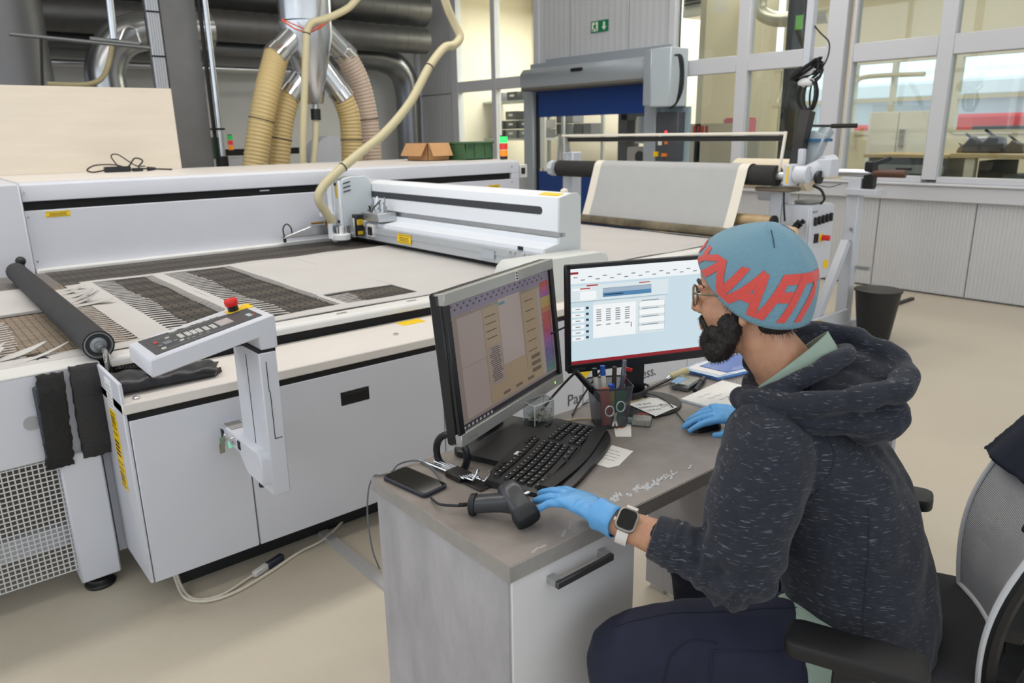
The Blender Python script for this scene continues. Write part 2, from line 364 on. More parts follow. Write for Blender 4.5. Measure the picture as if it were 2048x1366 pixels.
# ================================================================== laser cutting machine
M_mach = mat('machine_enamel', (210, 212, 220), rough=.42, var=.02, vs=3, bump=.03, bs=500)
M_machl = mat('machine_top', (226, 220, 214), rough=.45, var=.03, vs=4)
M_rail = mat('rail_enamel', (220, 219, 216), rough=.4, var=.03, vs=6)
M_fabric = mat('white_fabric', (194, 191, 188), rough=.9, var=.025, vs=5, bump=.05, bs=300)
M_gap = mat('black_recess', (12, 12, 13), rough=.8)
def belt_mat(name, c1, c2, sx, sy, rough=.6, bands=False):
    """woven link belt: fine bars along x, broken into bricks"""
    m = bpy.data.materials.new(name); m.use_nodes = True; nt = m.node_tree; b = nt.nodes['Principled BSDF']
    tc = nt.nodes.new('ShaderNodeTexCoord'); br = nt.nodes.new('ShaderNodeTexBrick')
    br.inputs['Color1'].default_value = (*srgb(c1), 1); br.inputs['Color2'].default_value = (*srgb([v*.86 for v in c1]), 1); br.inputs['Mortar'].default_value = (*srgb(c2), 1)
    br.inputs['Scale'].default_value = 1.0; br.inputs['Brick Width'].default_value = sx; br.inputs['Row Height'].default_value = sy; br.inputs['Mortar Size'].default_value = sy*.2; br.inputs['Mortar Smooth'].default_value = .3
    nt.links.new(tc.outputs['Object'], br.inputs['Vector']); nt.links.new(br.outputs['Color'], b.inputs['Base Color'])
    bp = nt.nodes.new('ShaderNodeBump'); bp.inputs['Strength'].default_value = .6; bp.inputs['Distance'].default_value = .004; bp.invert = True
    nt.links.new(br.outputs['Fac'], bp.inputs['Height']); nt.links.new(bp.outputs['Normal'], b.inputs['Normal'])
    if bands:
        wv = nt.nodes.new('ShaderNodeTexWave'); wv.bands_direction = 'Y'; wv.inputs['Scale'].default_value = 1.55; wv.inputs['Distortion'].default_value = .6; wv.inputs['Detail'].default_value = 1
        mx = nt.nodes.new('ShaderNodeMix'); mx.data_type = 'RGBA'; mx.blend_type = 'MULTIPLY'; mx.inputs[7].default_value = (.42, .42, .44, 1); nt.links.new(tc.outputs['Object'], wv.inputs['Vector']); nt.links.new(wv.outputs['Fac'], mx.inputs[0]); nt.links.new(br.outputs['Color'], mx.inputs[6]); nt.links.new(mx.outputs[2], b.inputs['Base Color'])
    b.inputs['Roughness'].default_value = rough; return m
M_belt = belt_mat('dark_link_belt', (104, 94, 82), (14, 14, 14), .08, .028, bands=True)
M_belt2 = belt_mat('beige_link_belt', (168, 150, 128), (66, 56, 48), .055, .016)
mc = thing('laser_cutter', (2.5, 4.0, 0), 'long white laser cutting table with gantry, console and outfeed mesh guard', 'machine')
YC = 2.6
P('cabinet_body', mc, M_mach, box((.5, YC+.02, .13), (4.5, 2.96, .738)))
P('side_panel', mc, M_mach, box((.49, YC+.004, .125), (.502, 2.95, .87)), bev=.003)
P('plinth', mc, mat('plinth_black', (30, 30, 31), rough=.6, var=.3, vs=6), box((.62, 2.74, 0), (4.4, 2.95, .14)))
xs = [.502, .886, 1.766, 2.646, 3.526, 4.4]
for a, b in zip(xs[:-1], xs[1:]): P('door', mc, M_mach, box((a+.0025, YC, .125), (b-.0025, YC+.02, .736)), bev=.003)
pl = P('pull_recess', mc, M_gap, box((1.271, YC-.001, .597), (1.398, YC+.004, .653)))
P('pull_bar', pl, M_black, box((1.28, YC-.003, .635), (1.39, YC+.002, .651)), bev=.001)
P('slot_gap', mc, M_gap, box((.506, YC+.004, .7365), (4.45, 2.95, .7605)))
P('ledge_top', mc, M_machl, box((.49, YC, .76), (4.5, 2.957, .797)), bev=.004)
P('gap_strip', mc, M_gap, box((.55, 2.962, .79), (4.7, 2.99, .84)))
P('front_rail', mc, M_rail, prism([(2.952, .835), (2.952, .858), (2.975, .872), (3.045, .872), (3.045, .835)], 'x', .545, 4.75), bev=.003)
P('table_body', mc, M_mach, box((.56, 2.99, .3), (4.75, 5.34, .84)))
P('link_belt', mc, M_belt, box((.70, 3.046, .84), (4.7, 5.27, .866)))
P('link_belt', mc, M_belt2, box((.05, 3.05, .84), (.70, 4.72, .864)), label='beige worn link belt at the outfeed end')
P('link_belt', mc, belt_mat('grey_link_belt', (150, 142, 136), (70, 66, 62), .03, .012), box((.3, 4.72, .84), (.92, 5.27, .865)))
# rear housing with its long black slot
P('rear_housing', mc, M_mach, box((.655, 5.36, .3), (4.56, 6.6, 1.395)))
P('rear_panel', mc, M_mach, box((.66, 5.33, .88), (4.56, 5.362, 1.236)), bev=.004)
P('rear_cover', mc, M_mach, prism([(5.33, 1.29), (5.33, 1.385), (5.35, 1.40), (6.6, 1.40), (6.6, 1.29)], 'x', .66, 4.56), bev=.004)
P('slot', mc, M_gap, box((.665, 5.355, 1.234), (4.466, 5.366, 1.292)))
P('end_piece', mc, M_mach, box((4.466, 5.331, 1.236), (4.56, 5.365, 1.292)))
P('rear_top', mc, M_machl, box((.66, 5.36, 1.398), (4.555, 6.59, 1.404)))
P('end_housing', mc, M_mach, box((-.5, 5.27, .3), (.652, 6.6, 1.40)), bev=.01)
P('rear_base_rail', mc, M_rail, box((.66, 5.27, .84), (4.6, 5.335, .888)), bev=.008)
for (x, z) in ((.675, 1.345), (.675, 1.20), (.68, .93), (4.47, 1.345), (4.47, 1.21)): P('screw', mc, M_steel, cyl((x, 5.326, z), (x, 5.332, z), .007, n=10))
def sticker(parent, c0, c1, ax, border=True, lines=3):
    """yellow warning label with black border and text lines, facing -y or -x"""
    (a0, z0), (a1, z1) = c0, c1; pos = ax[1]; i = ax[0]
    def q(a, b, c, d, t): return box((a, pos-t, b), (c, pos+.0005, d)) if i == 'y' else box((pos-t, a, b), (pos+.0005, c, d))
    s = P('warning_label', parent, M_yellow, q(a0, z0, a1, z1, .0015))
    w_, h_ = a1-a0, z1-z0; e = min(abs(h_), abs(w_))*.10
    P('label_print', s, M_black, q(a0+e, z0+e, a1-e, z0+e*1.5, .002), q(a0+e, z1-e*1.5, a1-e, z1-e, .002), *[q(a0+w_*.15, z0+h_*(.28+.5*k/lines), a1-w_*.15, z0+h_*(.28+.5*k/lines)+h_*.06, .002) for k in range(lines)])
    return s
sticker(mc, (.767, 1.19), (.90, 1.225), ('y', 5.33))
sticker(mc, (4.19, 1.155), (4.33, 1.195), ('y', 5.33))
P('slot_plate', mc, M_alu, box((2.12, 5.35, 1.265), (2.19, 5.356, 1.272)))
# end socket
P('socket_box', mc, M_rail, box((4.57, 5.33, 1.24), (4.66, 5.42, 1.36)), bev=.005); P('socket_hole', mc, M_dark, box((4.585, 5.326, 1.275), (4.63, 5.332, 1.33)))
# labels on the left side of the cabinet
for k, (y0, y1, z0, z1) in enumerate(((2.72, 2.80, .665, .735), (2.72, 2.80, .53, .66), (2.72, 2.80, .44, .525))):
    sticker(mc, (y0, z0), (y1, z1), ('x', .489), lines=4)
P('notice', mc, mat('paper_white', (232, 232, 232), rough=.7), box((.4875, 2.72, .745), (.49, 2.80, .85)))
P('notice_print', mc, mat('print_grey', (130, 130, 132), rough=.7), *[box((.487, 2.73, .755+.014*k), (.489, 2.79, .758+.014*k)) for k in range(6)])
# lettering on the cabinet front
M_letter = mat('lettering_grey', (78, 80, 84), rough=.5)
text('lettering', mc, M_letter, 'Par', (2.528, YC-.001, .275), (1, 0, 0), (0, 0, 1), .088)
text('lettering', mc, M_letter, 'cess.', (3.07, YC-.001, .29), (1, 0, 0), (0, 0, 1), .088)
ar = [(2.54, .225), (2.72, .262), (2.66, .262), (2.72, .292), (2.62, .25)]
P('logo', mc, M_yellow, prism([(2.56, .46), (2.56, .56), (2.62, .56), (2.62, .61), (2.74, .56), (2.74, .46), (2.66, .40)], 'y', YC-.0025, YC), label='yellow emblem on the cabinet front')
P('logo', mc, M_letter, prism(ar, 'y', YC-.002, YC), label='dark arrow emblem under the lettering')
P('info_label', mc, M_yellow, box((1.74, 2.86, .797), (1.86, 2.93, .799)))
P('bolt', mc, M_steel, cyl((1.63, 2.75, .797), (1.63, 2.75, .803), .012, n=10))
for x in (1.5, 1.87): P('clip', mc, M_chrome, box((x-.025, 2.985, .872), (x+.025, 2.998, .876)))

# ---- cut fabric lying on the belt
ZT = .8675
fs = thing('cut_fabric', (1.6, 4, ZT), 'white fabric sheet cut into fringed strips on the dark belt', 'fabric')
def wavy(x0, x1, y0, y1, nx=30, ny=4, amp=.004, z=ZT, t=.0022, seed=0):
    r_ = np.random.default_rng(seed); ph = r_.uniform(0, 6, 4)
    top = []
    for j in range(ny+1):
        for i in range(nx+1):
            x = x0+(x1-x0)*i/nx; y = y0+(y1-y0)*j/ny
            e = amp*.5*(1+math.sin(x*13+ph[0]+y*3)*math.cos(y*9+ph[1]))
            yy = y+(.007*math.sin(x*9+ph[2]) if j in (0, ny) else 0)
            top.append((x, yy, z+t+e))
    V = np.array(top); W = V.copy(); W[:, 2] = z; n = len(V); Fc = []
    for j in range(ny):
        for i in range(nx):
            a = j*(nx+1)+i; Fc += [(a, a+1, a+nx+2, a+nx+1), (n+a, n+a+nx+1, n+a+nx+2, n+a+1)]
    edge = [i for i in range(nx+1)]+[(j+1)*(nx+1)+nx for j in range(ny)]+[ny*(nx+1)+i for i in range(nx-1, -1, -1)]+[j*(nx+1) for j in range(ny-1, 0, -1)]
    for a, b in zip(edge, edge[1:]+edge[:1]): Fc.append((a, n+a, n+b, b))
    return np.vstack([V, W]), Fc
P('front_border', fs, M_fabric, wavy(.56, 4.62, 3.075, 3.165, nx=120))
P('rear_border', fs, M_fabric, wavy(.78, 4.62, 4.665, 4.725, nx=120, seed=2))
P('uncut_area', fs, M_fabric, wavy(1.605, 2.02, 3.43, 4.67, nx=10, ny=12, seed=3), wavy(2.018, 4.62, 3.16, 4.67, nx=30, ny=12, seed=4))
P('web_strip', fs, M_fabric, wavy(.70, .835, 3.16, 4.67, nx=6, ny=40, seed=5))
P('web_strip', fs, M_fabric, wavy(1.15, 1.185, 3.16, 4.67, nx=3, ny=40, seed=6), wavy(1.185, 1.215, 3.3, 4.67, nx=3, ny=30, seed=8))
P('web_strip', fs, M_fabric, wavy(1.595, 1.625, 3.16, 3.44, nx=2, ny=8, seed=7))
P('web_strip', fs, M_fabric, wavy(.14, .165, 3.2, 4.0, nx=2, ny=30, seed=9))
def fringe(x0, length, y0, y1, n, wd, lift=.03, sag=.02, seed=0, zz=ZT, reg=.06):
    """thin tongues left between the laser cuts, drooping and curling a little"""
    r_ = np.random.default_rng(seed); s = []; ph = r_.uniform(0, 6)
    for i in range(n):
        y = y0+(y1-y0)*i/n; L = length*(1+.08*math.sin(i*.35+ph))*r_.uniform(1-reg, 1+reg); bend = -sag*(1+.35*math.sin(i*.23+ph))*r_.uniform(1-2*reg, 1+2*reg); up = lift*(.35+.25*math.sin(i*.3+ph))*r_.uniform(1-3*reg, 1+3*reg)
        V = []; m = 6
        for k in range(m+1):
            t = k/m; w_ = wd*.5*(1-.35*t)
            for sgn in (-1, 1): V.append((x0+L*t, y+bend*t*t+sgn*w_, zz+.003+up*t*t))
        V = np.array(V); W = V-[0, 0, .0015]; Vn = np.vstack([V, W]); q = len(V); Fc = []
        for k in range(m):
            a = 2*k; Fc += [(a, a+1, a+3, a+2), (q+a, q+a+2, q+a+3, q+a+1), (a, a+2, q+a+2, q+a), (a+1, q+a+1, q+a+3, a+3)]
        Fc += [(2*m, 2*m+1, q+2*m+1, q+2*m), (0, q, q+1, 1)]
        s.append((Vn, Fc))
    return s
P('fringe', fs, M_fabric, *fringe(.835, .10, 3.22, 4.68, 30, .021, lift=.012, sag=.045, seed=1), kind='stuff')
P('fringe', fs, M_fabric, *fringe(.70, -.10, 3.18, 4.45, 30, .013, sag=-.02, lift=.012, seed=2), kind='stuff')
P('fringe', fs, M_fabric, *fringe(1.215, .115, 3.22, 4.68, 30, .020, lift=.014, sag=.045, seed=3), kind='stuff')
P('fringe', fs, M_fabric, *fringe(1.15, -.05, 3.18, 4.66, 48, .013, lift=.008, sag=.0, seed=4), kind='stuff')
P('fringe', fs, M_fabric, *fringe(1.625, .10, 3.19, 3.40, 7, .012, sag=.035, seed=5), kind='stuff')
P('fringe', fs, M_fabric, *fringe(1.60, -.04, 3.18, 4.66, 48, .012, lift=.006, sag=0, seed=6), kind='stuff')
P('fringe', fs, M_fabric, *fringe(.165, .15, 3.2, 3.95, 18, .016, lift=.015, seed=7), *fringe(.14, -.1, 3.2, 3.95, 18, .016, lift=.015, seed=8), kind='stuff')
lp = thing('fabric_offcut', (.5, 4.25, ZT), 'torn white fabric offcuts lying under the dark roller', 'fabric')
P('sheet', lp, M_fabric, wavy(.1, .62, 4.02, 4.66, nx=14, ny=8, amp=.02, seed=11))
P('tatters', lp, M_fabric, *fringe(.62, .13, 4.05, 4.6, 9, .07, lift=.08, sag=.05, seed=12, reg=.25), kind='stuff')
for k, (x, y, a, L) in enumerate(((.15, 3.18, .7, .28), (.30, 3.22, .35, .2), (.36, 3.14, .45, .22), (.20, 3.30, .5, .16))):
    q = np.linspace(0, 1, 8); u_ = np.array([math.cos(a), math.sin(a), 0]); v_ = np.array([-math.sin(a), math.cos(a), 0]); w_ = (.05, .028, .012, .02)[k]
    pts = [np.array([x, y, ZT+.006])+u_*L*(t-.5)+np.array([0, 0, .03*t*t]) for t in q]
    V = np.vstack([[p_-v_*w_*math.sin(PI*(.15+.8*t)), p_+v_*w_*math.sin(PI*(.15+.8*t))] for p_, t in zip(pts, q)]); W = V-[0, 0, .002]; n = len(V); Fc = []
    for i in range(7): a_ = 2*i; Fc += [(a_, a_+1, a_+3, a_+2), (n+a_, n+a_+2, n+a_+3, n+a_+1), (a_, a_+2, n+a_+2, n+a_), (a_+1, n+a_+1, n+a_+3, a_+3)]
    P('loose_tongue', lp, M_fabric, (np.vstack([V, W]), Fc))

# ---- outfeed table on the left with its mesh guard
ft = mc
P('outfeed_panel', ft, M_mach, box((-1.2, 2.925, .55), (.50, 2.96, .868)), bev=.006)
P('outfeed_edge', ft, M_rail, box((-1.2, 2.925, .862), (.505, 3.06, .872)), bev=.004)
P('outfeed_bed', ft, M_fabric, box((-1.2, 3.055, .84), (.56, 3.17, .873)), bev=.004)
P('outfeed_frame', ft, M_mach, box((-1.2, 2.96, .6), (.5, 5.2, .84)))
P('outfeed_belt', ft, M_belt2, box((-1.2, 3.17, .84), (.05, 5.2, .864)))
P('leg', ft, M_mach, box((.32, 2.90, .05), (.455, 3.02, .56)), bev=.006)
lf = P('levelling_foot', ft, M_black, lathe([(.052, 0), (.055, .008), (.05, .014), (.046, .016), (.046, .02), (.04, .024), (.038, .03), (.03, .034)], (.385, 2.955, .0)))
P('foot_stud', lf, M_chrome, cyl((.385, 2.955, .03), (.385, 2.955, .052), .009, n=10))
P('side_strip', ft, M_mach, box((.47, 2.97, .10), (.497, 3.0, .56)))
P('guard_beam', ft, M_mach, box((-1.2, 3.03, .16), (.32, 3.07, .24)))
M_wire = mat('white_wire', (206, 206, 206), rough=.5)
s = []
for k in range(80):
    x = .315-k*.0185
    s.append(box((x-.0021, 2.935, .10), (x+.0021, 2.939, .555)))
for k in range(25):
    z = .10+k*.0185; s.append(box((-1.18, 2.934, z-.0021), (.32, 2.937, z+.0021)))
P('wire_mesh', ft, M_wire, *s, kind='stuff', smooth=False)
P('inner_wall', ft, mat('guard_back', (120, 116, 108), rough=.8), box((-1.2, 4.6, .05), (.3, 4.64, .6)))
text('mark', ft, M_black, 'A', (.335, 3.105, .8745), (.9, -.12, 0), (.1, .99, 0), .06)
# pressing roller
rl = thing('pressure_roller', (.5, 3.9, .925), 'black rubber pressure roller lying across the outfeed belt', 'roller')
P('rubber_sleeve', rl, mat('roller_rubber', (44, 44, 46), rough=.75, var=.15, vs=14), cyl((.515, 2.955, .926), (.53, 5.02, .926), .052, n=32))
P('end_disc', rl, mat('roller_zinc', (150, 156, 160), rough=.3, metal=.8), lathe([(.05, 0), (.05, .006), (.043, .006), (.04, .001), (.03, .0), (.028, .006), (.016, .008), (.014, .012)], (.515, 2.957, .926), (0, -1, 0), n=28))
P('end_ring', rl, M_black, lathe([(.053, 0), (.053, .007), (.048, .007), (.048, 0)], (.515, 2.957, .926), (0, -1, 0), n=28))
P('axle', rl, M_chrome, cyl((.515, 2.955, .926), (.52, 2.905, .91), .007, n=10))
P('bracket', rl, M_chrome, cyl((.525, 2.9, .799), (.525, 2.9, .905), .011, n=12), obox((.523, 2.905, .905), ((0, 1, 0), (0, 0, 1)), (.03, .03, .012)))
P('bracket', rl, M_black, ell((.575, 5.16, .965), (.028, .028, .028)), cyl((.575, 5.16, .87), (.56, 5.1, .95), .01, n=8), cyl((.60, 5.16, .87), (.58, 5.15, .95), .008, n=8), cyl((.53, 5.0, .926), (.575, 5.15, .945), .01, n=8))
# hook-and-loop pads hung over the front edge
M_pad = mat('loop_pad', (38, 37, 37), rough=.95, var=.25, vs=60, bump=.8, bs=260)
def pad(name, label, x0, x1, z0, z1, y, th, lean, m, fuzz):
    N, K = 26, 10; V = []; r_ = np.random.default_rng(int(x0*1000))
    for j in range(N+1):
        t = j/N
        for i in range(K+1):
            x = x0+(x1-x0)*i/K+lean*(t-.5); z = z1-(z1-z0)*t
            bulge = th*(1+.25*math.sin(PI*i/K))*(.35+.65*min(1, t*6))*(.6+.4*min(1, (1-t)*8))
            V.append((x+fuzz*r_.normal()*(1 if i in (0, K) else .2), y-bulge+fuzz*r_.normal()*.4, z+fuzz*r_.normal()*(1.2 if j in (0, N) else .2)))
    F1 = [(j*(K+1)+i, j*(K+1)+i+1, (j+1)*(K+1)+i+1, (j+1)*(K+1)+i) for j in range(N) for i in range(K)]
    V = np.array(V); B = V.copy(); B[:, 1] = y; n = len(V); edge = list(range(K+1))+[(j+1)*(K+1)+K for j in range(N)]+[N*(K+1)+i for i in range(K-1, -1, -1)]+[j*(K+1) for j in range(N-1, 0, -1)]
    Fc = F1+[tuple(n+k for k in f[::-1]) for f in F1]+[(a, n+a, n+b, b) for a, b in zip(edge, edge[1:]+edge[:1])]
    t_ = thing(name, ((x0+x1)/2, y, z0), label, 'pad', 'pads hung over the outfeed table edge')
    P('pad_body', t_, m, (np.vstack([V, B]), Fc), angle=70)
    return t_
pA = pad('hanging_pad', 'frayed dark loop pad hanging at the left over the table edge', .292, .375, .525, .865, 2.92, .04, -.02, M_pad, .0018)
pB = pad('hanging_pad', 'smooth black honeycomb rubber pad hanging beside the cabinet labels', .400, .492, .535, .875, 2.92, .035, -.008, mat('honeycomb_rubber', (46, 45, 46), rough=.7, bump=1.0, bs=190, var=.15, vs=120), .0012)
P('backing', pA, mat('pad_backing', (62, 68, 76), rough=.8), box((.285, 2.885, .56), (.305, 2.918, .83)), bev=.006)
P('button_plate', ft, mat('button_grey', (168, 168, 170), rough=.5), cyl((.265, 2.92, .70), (.265, 2.926, .70), .024, n=20))

# ---- gantry bridge across the table
M_gan = mat('gantry_enamel', (236, 240, 246), rough=.38)
M_gany = mat('gantry_end_grey', (205, 210, 210), rough=.45)
gb = P('gantry_beam', mc, M_gan, prism([(2.854, 1.105), (2.854, 1.294), (2.94, 1.312), (2.99, 1.312), (3.015, 1.29), (3.015, .93), (2.90, .93), (2.90, 1.105)], 'y', 3.012, 5.32), bev=.003)
def capsule(y0, y1, z0, z1, x, t):
    c = [(y1, z0), (y1, z1)]; r = (z1-z0)/2; zc = (z0+z1)/2
    c += [(y0+r-r*math.sin(a), zc+r*math.cos(a)) for a in np.linspace(0, PI, 12)]
    return prism(c, 'x', x-t, x+.001)
P('beam_slot', gb, mat('slot_dark', (58, 60, 66), rough=.5), capsule(3.14, 5.30, 1.193, 1.238, 2.854, .0015))
P('end_plate', gb, M_gany, prism([(2.74, .94), (2.742, 1.024), (2.852, 1.044), (2.852, 1.075), (2.9, 1.078), (2.9, 1.098), (2.852, 1.103), (2.853, 1.295), (2.945, 1.314), (2.99, 1.314), (3.018, 1.29), (3.02, .985), (3.0, .965), (2.9, .94)], 'y', 2.998, 3.012), bev=.002)
P('ledge', gb, M_gan, prism([(2.742, .995), (2.742, 1.024), (2.85, 1.04), (2.85, 1.072), (2.86, 1.072), (2.86, 1.0)], 'y', 3.012, 5.32), bev=.002)
P('gap', gb, M_alu, box((2.87, 3.02, 1.07), (2.9, 5.3, 1.11)))
P('lower_rail', gb, mat('rail_grey', (190, 194, 198), rough=.35, metal=.3), box((2.715, 3.0, .905), (2.90, 5.3, .995)), box((2.708, 3.0, .955), (2.72, 5.3, .96)))
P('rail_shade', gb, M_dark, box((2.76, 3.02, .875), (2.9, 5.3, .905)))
P('top_label', gb, M_yellow, obox((2.90, 3.12, 1.3055), ((.98, 0, .2), (0, 1, 0)), (.05, .16, .002)))
P('top_knob', gb, mat('knob_cream', (226, 220, 196), rough=.5), ell((2.985, 3.10, 1.318), (.022, .022, .016)))
sticker(gb, (4.30, .92), (4.47, .985), ('x', 2.708))
P('info_plate', gb, mat('plate_grey', (178, 184, 194), rough=.4), box((2.705, 3.40, .925), (2.709, 3.53, .975)))
P('bolts', gb, M_chrome, *[cyl((2.70, y, .985), (2.742, y, .985), .009, n=8) for y in (3.26, 3.22, 3.14, 3.10)], kind='stuff')
P('cable_tie', gb, M_dark, box((2.735, 3.18, 1.0), (2.742, 3.22, 1.02)))
# front foot of the gantry
gf = P('gantry_foot', mc, mat('foot_cover', (214, 216, 212), rough=.45), prism([(2.36, .66), (2.36, .95), (2.375, .985), (2.41, 1.012), (2.98, 1.005), (3.02, .995), (3.04, .96), (3.04, .66)], 'y', 2.80, 2.97), bev=.008, seg=2)
P('foot_seam', gf, M_alu, box((2.50, 2.7985, .86), (2.503, 2.801, 1.0)))
P('foot_shadow_band', gf, mat('foot_shadow_band', (84, 86, 92), rough=.6), box((2.37, 2.79, .56), (3.04, 2.96, .66)))  # dark grey box standing in for the shadow gap beneath the cover
# ---- laser head
lh = P('laser_head', mc, mat('head_grey', (200, 207, 212), rough=.4), prism([(2.60, .995), (2.60, 1.30), (2.615, 1.335), (2.68, 1.352), (2.80, 1.352), (2.835, 1.33), (2.85, 1.29), (2.85, 1.12), (2.75, 1.06), (2.66, .995)], 'y', 5.035, 5.15), bev=.004)
P('lit_side_cover', lh, M_gan, box((2.585, 5.045, .99), (2.602, 5.145, 1.325)), bev=.004)  # lighter paint here carries the daylight falling on this face of the head
PS('vent_slot', lh, M_dark, *[obox((2.645, 5.033, 1.31-.03*k), ((.97, 0, .22), (0, 1, 0)), (.06, .004, .008)) for k in range(3)])
P('head_label', lh, M_yellow, box((2.583, 5.075, 1.20), (2.586, 5.10, 1.31)))
PS('latch', lh, M_black, box((2.58, 5.08, 1.29), (2.59, 5.11, 1.31)), box((2.58, 5.06, 1.02), (2.59, 5.09, 1.04)))
P('nozzle', lh, mat('nozzle_white', (226, 228, 230), rough=.35), lathe([(.055, 0), (.062, .004), (.062, .04), (.05, .046)], (2.56, 5.0, .905)), cyl((2.56, 5.0, .94), (2.56, 5.0, 1.0), .02, n=14))
PS('nozzle_post', lh, M_chrome, *[cyl((2.56+.035*math.cos(a), 5.0+.035*math.sin(a), .94), (2.56+.035*math.cos(a), 5.0+.035*math.sin(a), 1.0), .006, n=8) for a in (0, 1.6, 3.1, 4.7)])
P('hose_socket', lh, mat('socket_white', (226, 228, 230), rough=.4), cyl((2.53, 5.09, .91), (2.53, 5.09, 1.04), .03, n=18), cyl((2.53, 5.06, .91), (2.54, 5.03, .93), .03, n=14))
P('socket_cap', lh, mat('cap_grey', (74, 80, 90), rough=.5), box((2.515, 5.01, .955), (2.55, 5.05, 1.01)), bev=.006)
sb = P('sensor_box', lh, M_black, box((2.64, 4.92, .93), (2.70, 4.98, 1.085)), bev=.003)
sticker(sb, (2.647, 1.01), (2.693, 1.05), ('y', 4.92)); sticker(sb, (2.65, .94), (2.69, .965), ('y', 4.92), lines=2)
P('bracket', lh, M_alu, box((2.70, 4.70, 1.04), (2.85, 4.95, 1.10)), box((2.625, 4.93, .92), (2.637, 4.99, 1.06)), bev=.003)
P('sensor_frame', lh, M_rail, box((2.70, 4.79, .925), (2.74, 4.88, 1.02)), bev=.004); P('sensor_glass', lh, M_dark, box((2.696, 4.80, .94), (2.701, 4.86, 1.0)))
P('fittings', lh, M_chrome, *[cyl((2.78, 4.72+.03*k, 1.09), (2.78+.01*(k % 3), 4.72+.03*k, 1.15+.02*((k*7) % 4)), .007, n=8) for k in range(9)], kind='stuff')
P('cable', lh, M_black, tube(spline([(2.76, 4.76, 1.19), (2.75, 4.86, 1.12), (2.74, 4.9, 1.06), (2.72, 4.93, 1.05)]), .005, n=6), tube(spline([(2.80, 4.95, 1.09), (2.76, 4.93, 1.14), (2.76, 4.9, 1.06)]), .005, n=6))
# left side pieces of the head carriage
P('carriage_arm', lh, M_alu, prism([(2.20, .93), (2.22, .945), (2.42, 1.0), (2.60, 1.0), (2.60, .93)], 'y', 5.20, 5.27), bev=.003)
P('carriage_shelf', lh, M_gan, box((2.52, 5.14, 1.06), (2.86, 5.26, 1.085)), box((2.60, 5.2, 1.085), (2.86, 5.27, 1.34)), bev=.004)
PS('carriage_slot', lh, M_dark, box((2.62, 5.195, 1.25), (2.70, 5.201, 1.285)), box((2.62, 5.195, 1.12), (2.70, 5.201, 1.14)))
P('carriage_cable', lh, M_dark, tube(spline([(2.215, 5.22, .93), (2.21, 5.22, 1.0), (2.24, 5.22, 1.03), (2.27, 5.22, 1.0), (2.275, 5.22, .95)]), .005, n=6), cyl((2.215, 5.22, .90), (2.215, 5.22, .94), .012, n=8))
P('brass_fitting', lh, mat('brass', (190, 140, 70), rough=.3, metal=1), cyl((2.42, 5.2, 1.02), (2.52, 5.2, 1.02), .008, n=8), box((2.50, 5.13, 1.0), (2.52, 5.14, 1.04)))
# ---- control console on its bracket
cc = P('control_console', mc, M_mach, prism([(.508, .98), (.508, 1.03), (.512, 1.034), (.88, 1.106), (.886, 1.10), (.886, .998), (.829, .998), (.829, 1.04)], 'y', 2.22, 2.455), bev=.004)
P('post', cc, M_mach, box((.82, 2.22, .50), (.878, 2.445, .99)), bev=.004)
P('post_joint', cc, M_dark, box((.822, 2.223, .988), (.877, 2.44, 1.0)))
PS('post_seam', cc, M_dark, box((.8188, 2.33, .56), (.8205, 2.333, .965)), box((.843, 2.2185, .70), (.845, 2.2205, .86)), box((.843, 2.2185, .698), (.868, 2.2205, .70)), box((.84, 2.2185, .86), (.842, 2.2205, .96)))
P('bracket', cc, M_mach, prism([(2.6, .655), (2.24, .655), (2.225, .63), (2.225, .545), (2.36, .545), (2.42, .60), (2.6, .60)], 'x', .79, .865), bev=.004)
kb = P('key_switch', cc, M_chrome, cyl((.789, 2.46, .632), (.779, 2.46, .632), .014, n=16), cyl((.789, 2.53, .625), (.781, 2.53, .625), .012, n=12))
P('key', kb, mat('key_steel', (170, 165, 150), rough=.3, metal=1), box((.765, 2.531, .59), (.781, 2.534, .625)), box((.762, 2.535, .565), (.78, 2.538, .60)))
P('lamp_button', cc, mat('lamp_green', (120, 200, 170), rough=.3, emit=(120, 220, 180), es=.5), cyl((.789, 2.49, .607), (.781, 2.49, .607), .012, n=14))
PS('socket_port', cc, M_dark, box((.787, 2.40, .615), (.791, 2.42, .645)), box((.787, 2.555, .60), (.791, 2.58, .64)))
P('bracket_label', cc, mat('label_grey', (150, 150, 148), rough=.6), box((.80, 2.50, .6545), (.855, 2.58, .657)))
P('cable', cc, M_black, tube(spline([(.84, 2.38, .54), (.842, 2.38, .50), (.843, 2.385, .47)]), .012, n=8), tube(spline([(.82, 2.36, .992), (.70, 2.5, .95), (.66, 2.58, .90), (.60, 2.75, .84)]), .005, n=6))
TZ = lambda x: 1.0345+(x-.512)*(.0715/.368)
TU = np.array([.368, 0, .0715]); TU /= np.linalg.norm(TU); TV = np.array([0, 1.0, 0]); TN = np.cross(TU, TV)
def onpad(x, y, w_, h_, t=.002, base=.0): return obox(np.array([x, y, TZ(x)])+TN*(base+t/2), (TU, TV), (w_, h_, t))
kp = P('keypad', cc, mat('keypad_grey', (72, 72, 74), rough=.5), oprism([(.022, .028), (.022, .222), (.352, .158), (.352, .03)], np.array([.512, 2.22, TZ(.512)])-TN*.001, TU, TV, .0025))
M_key = mat('key_light', (205, 203, 198), rough=.5)
for x in (.632, .673, .716, .758): P('oval_button', cc, M_key, oprism([(.014*math.cos(a), .0105*math.sin(a)) for a in np.linspace(0, 2*PI, 18, endpoint=False)], np.array([x, 2.415-.055*(x-.632), TZ(x)])+TN*.001, TU, TV, .003))
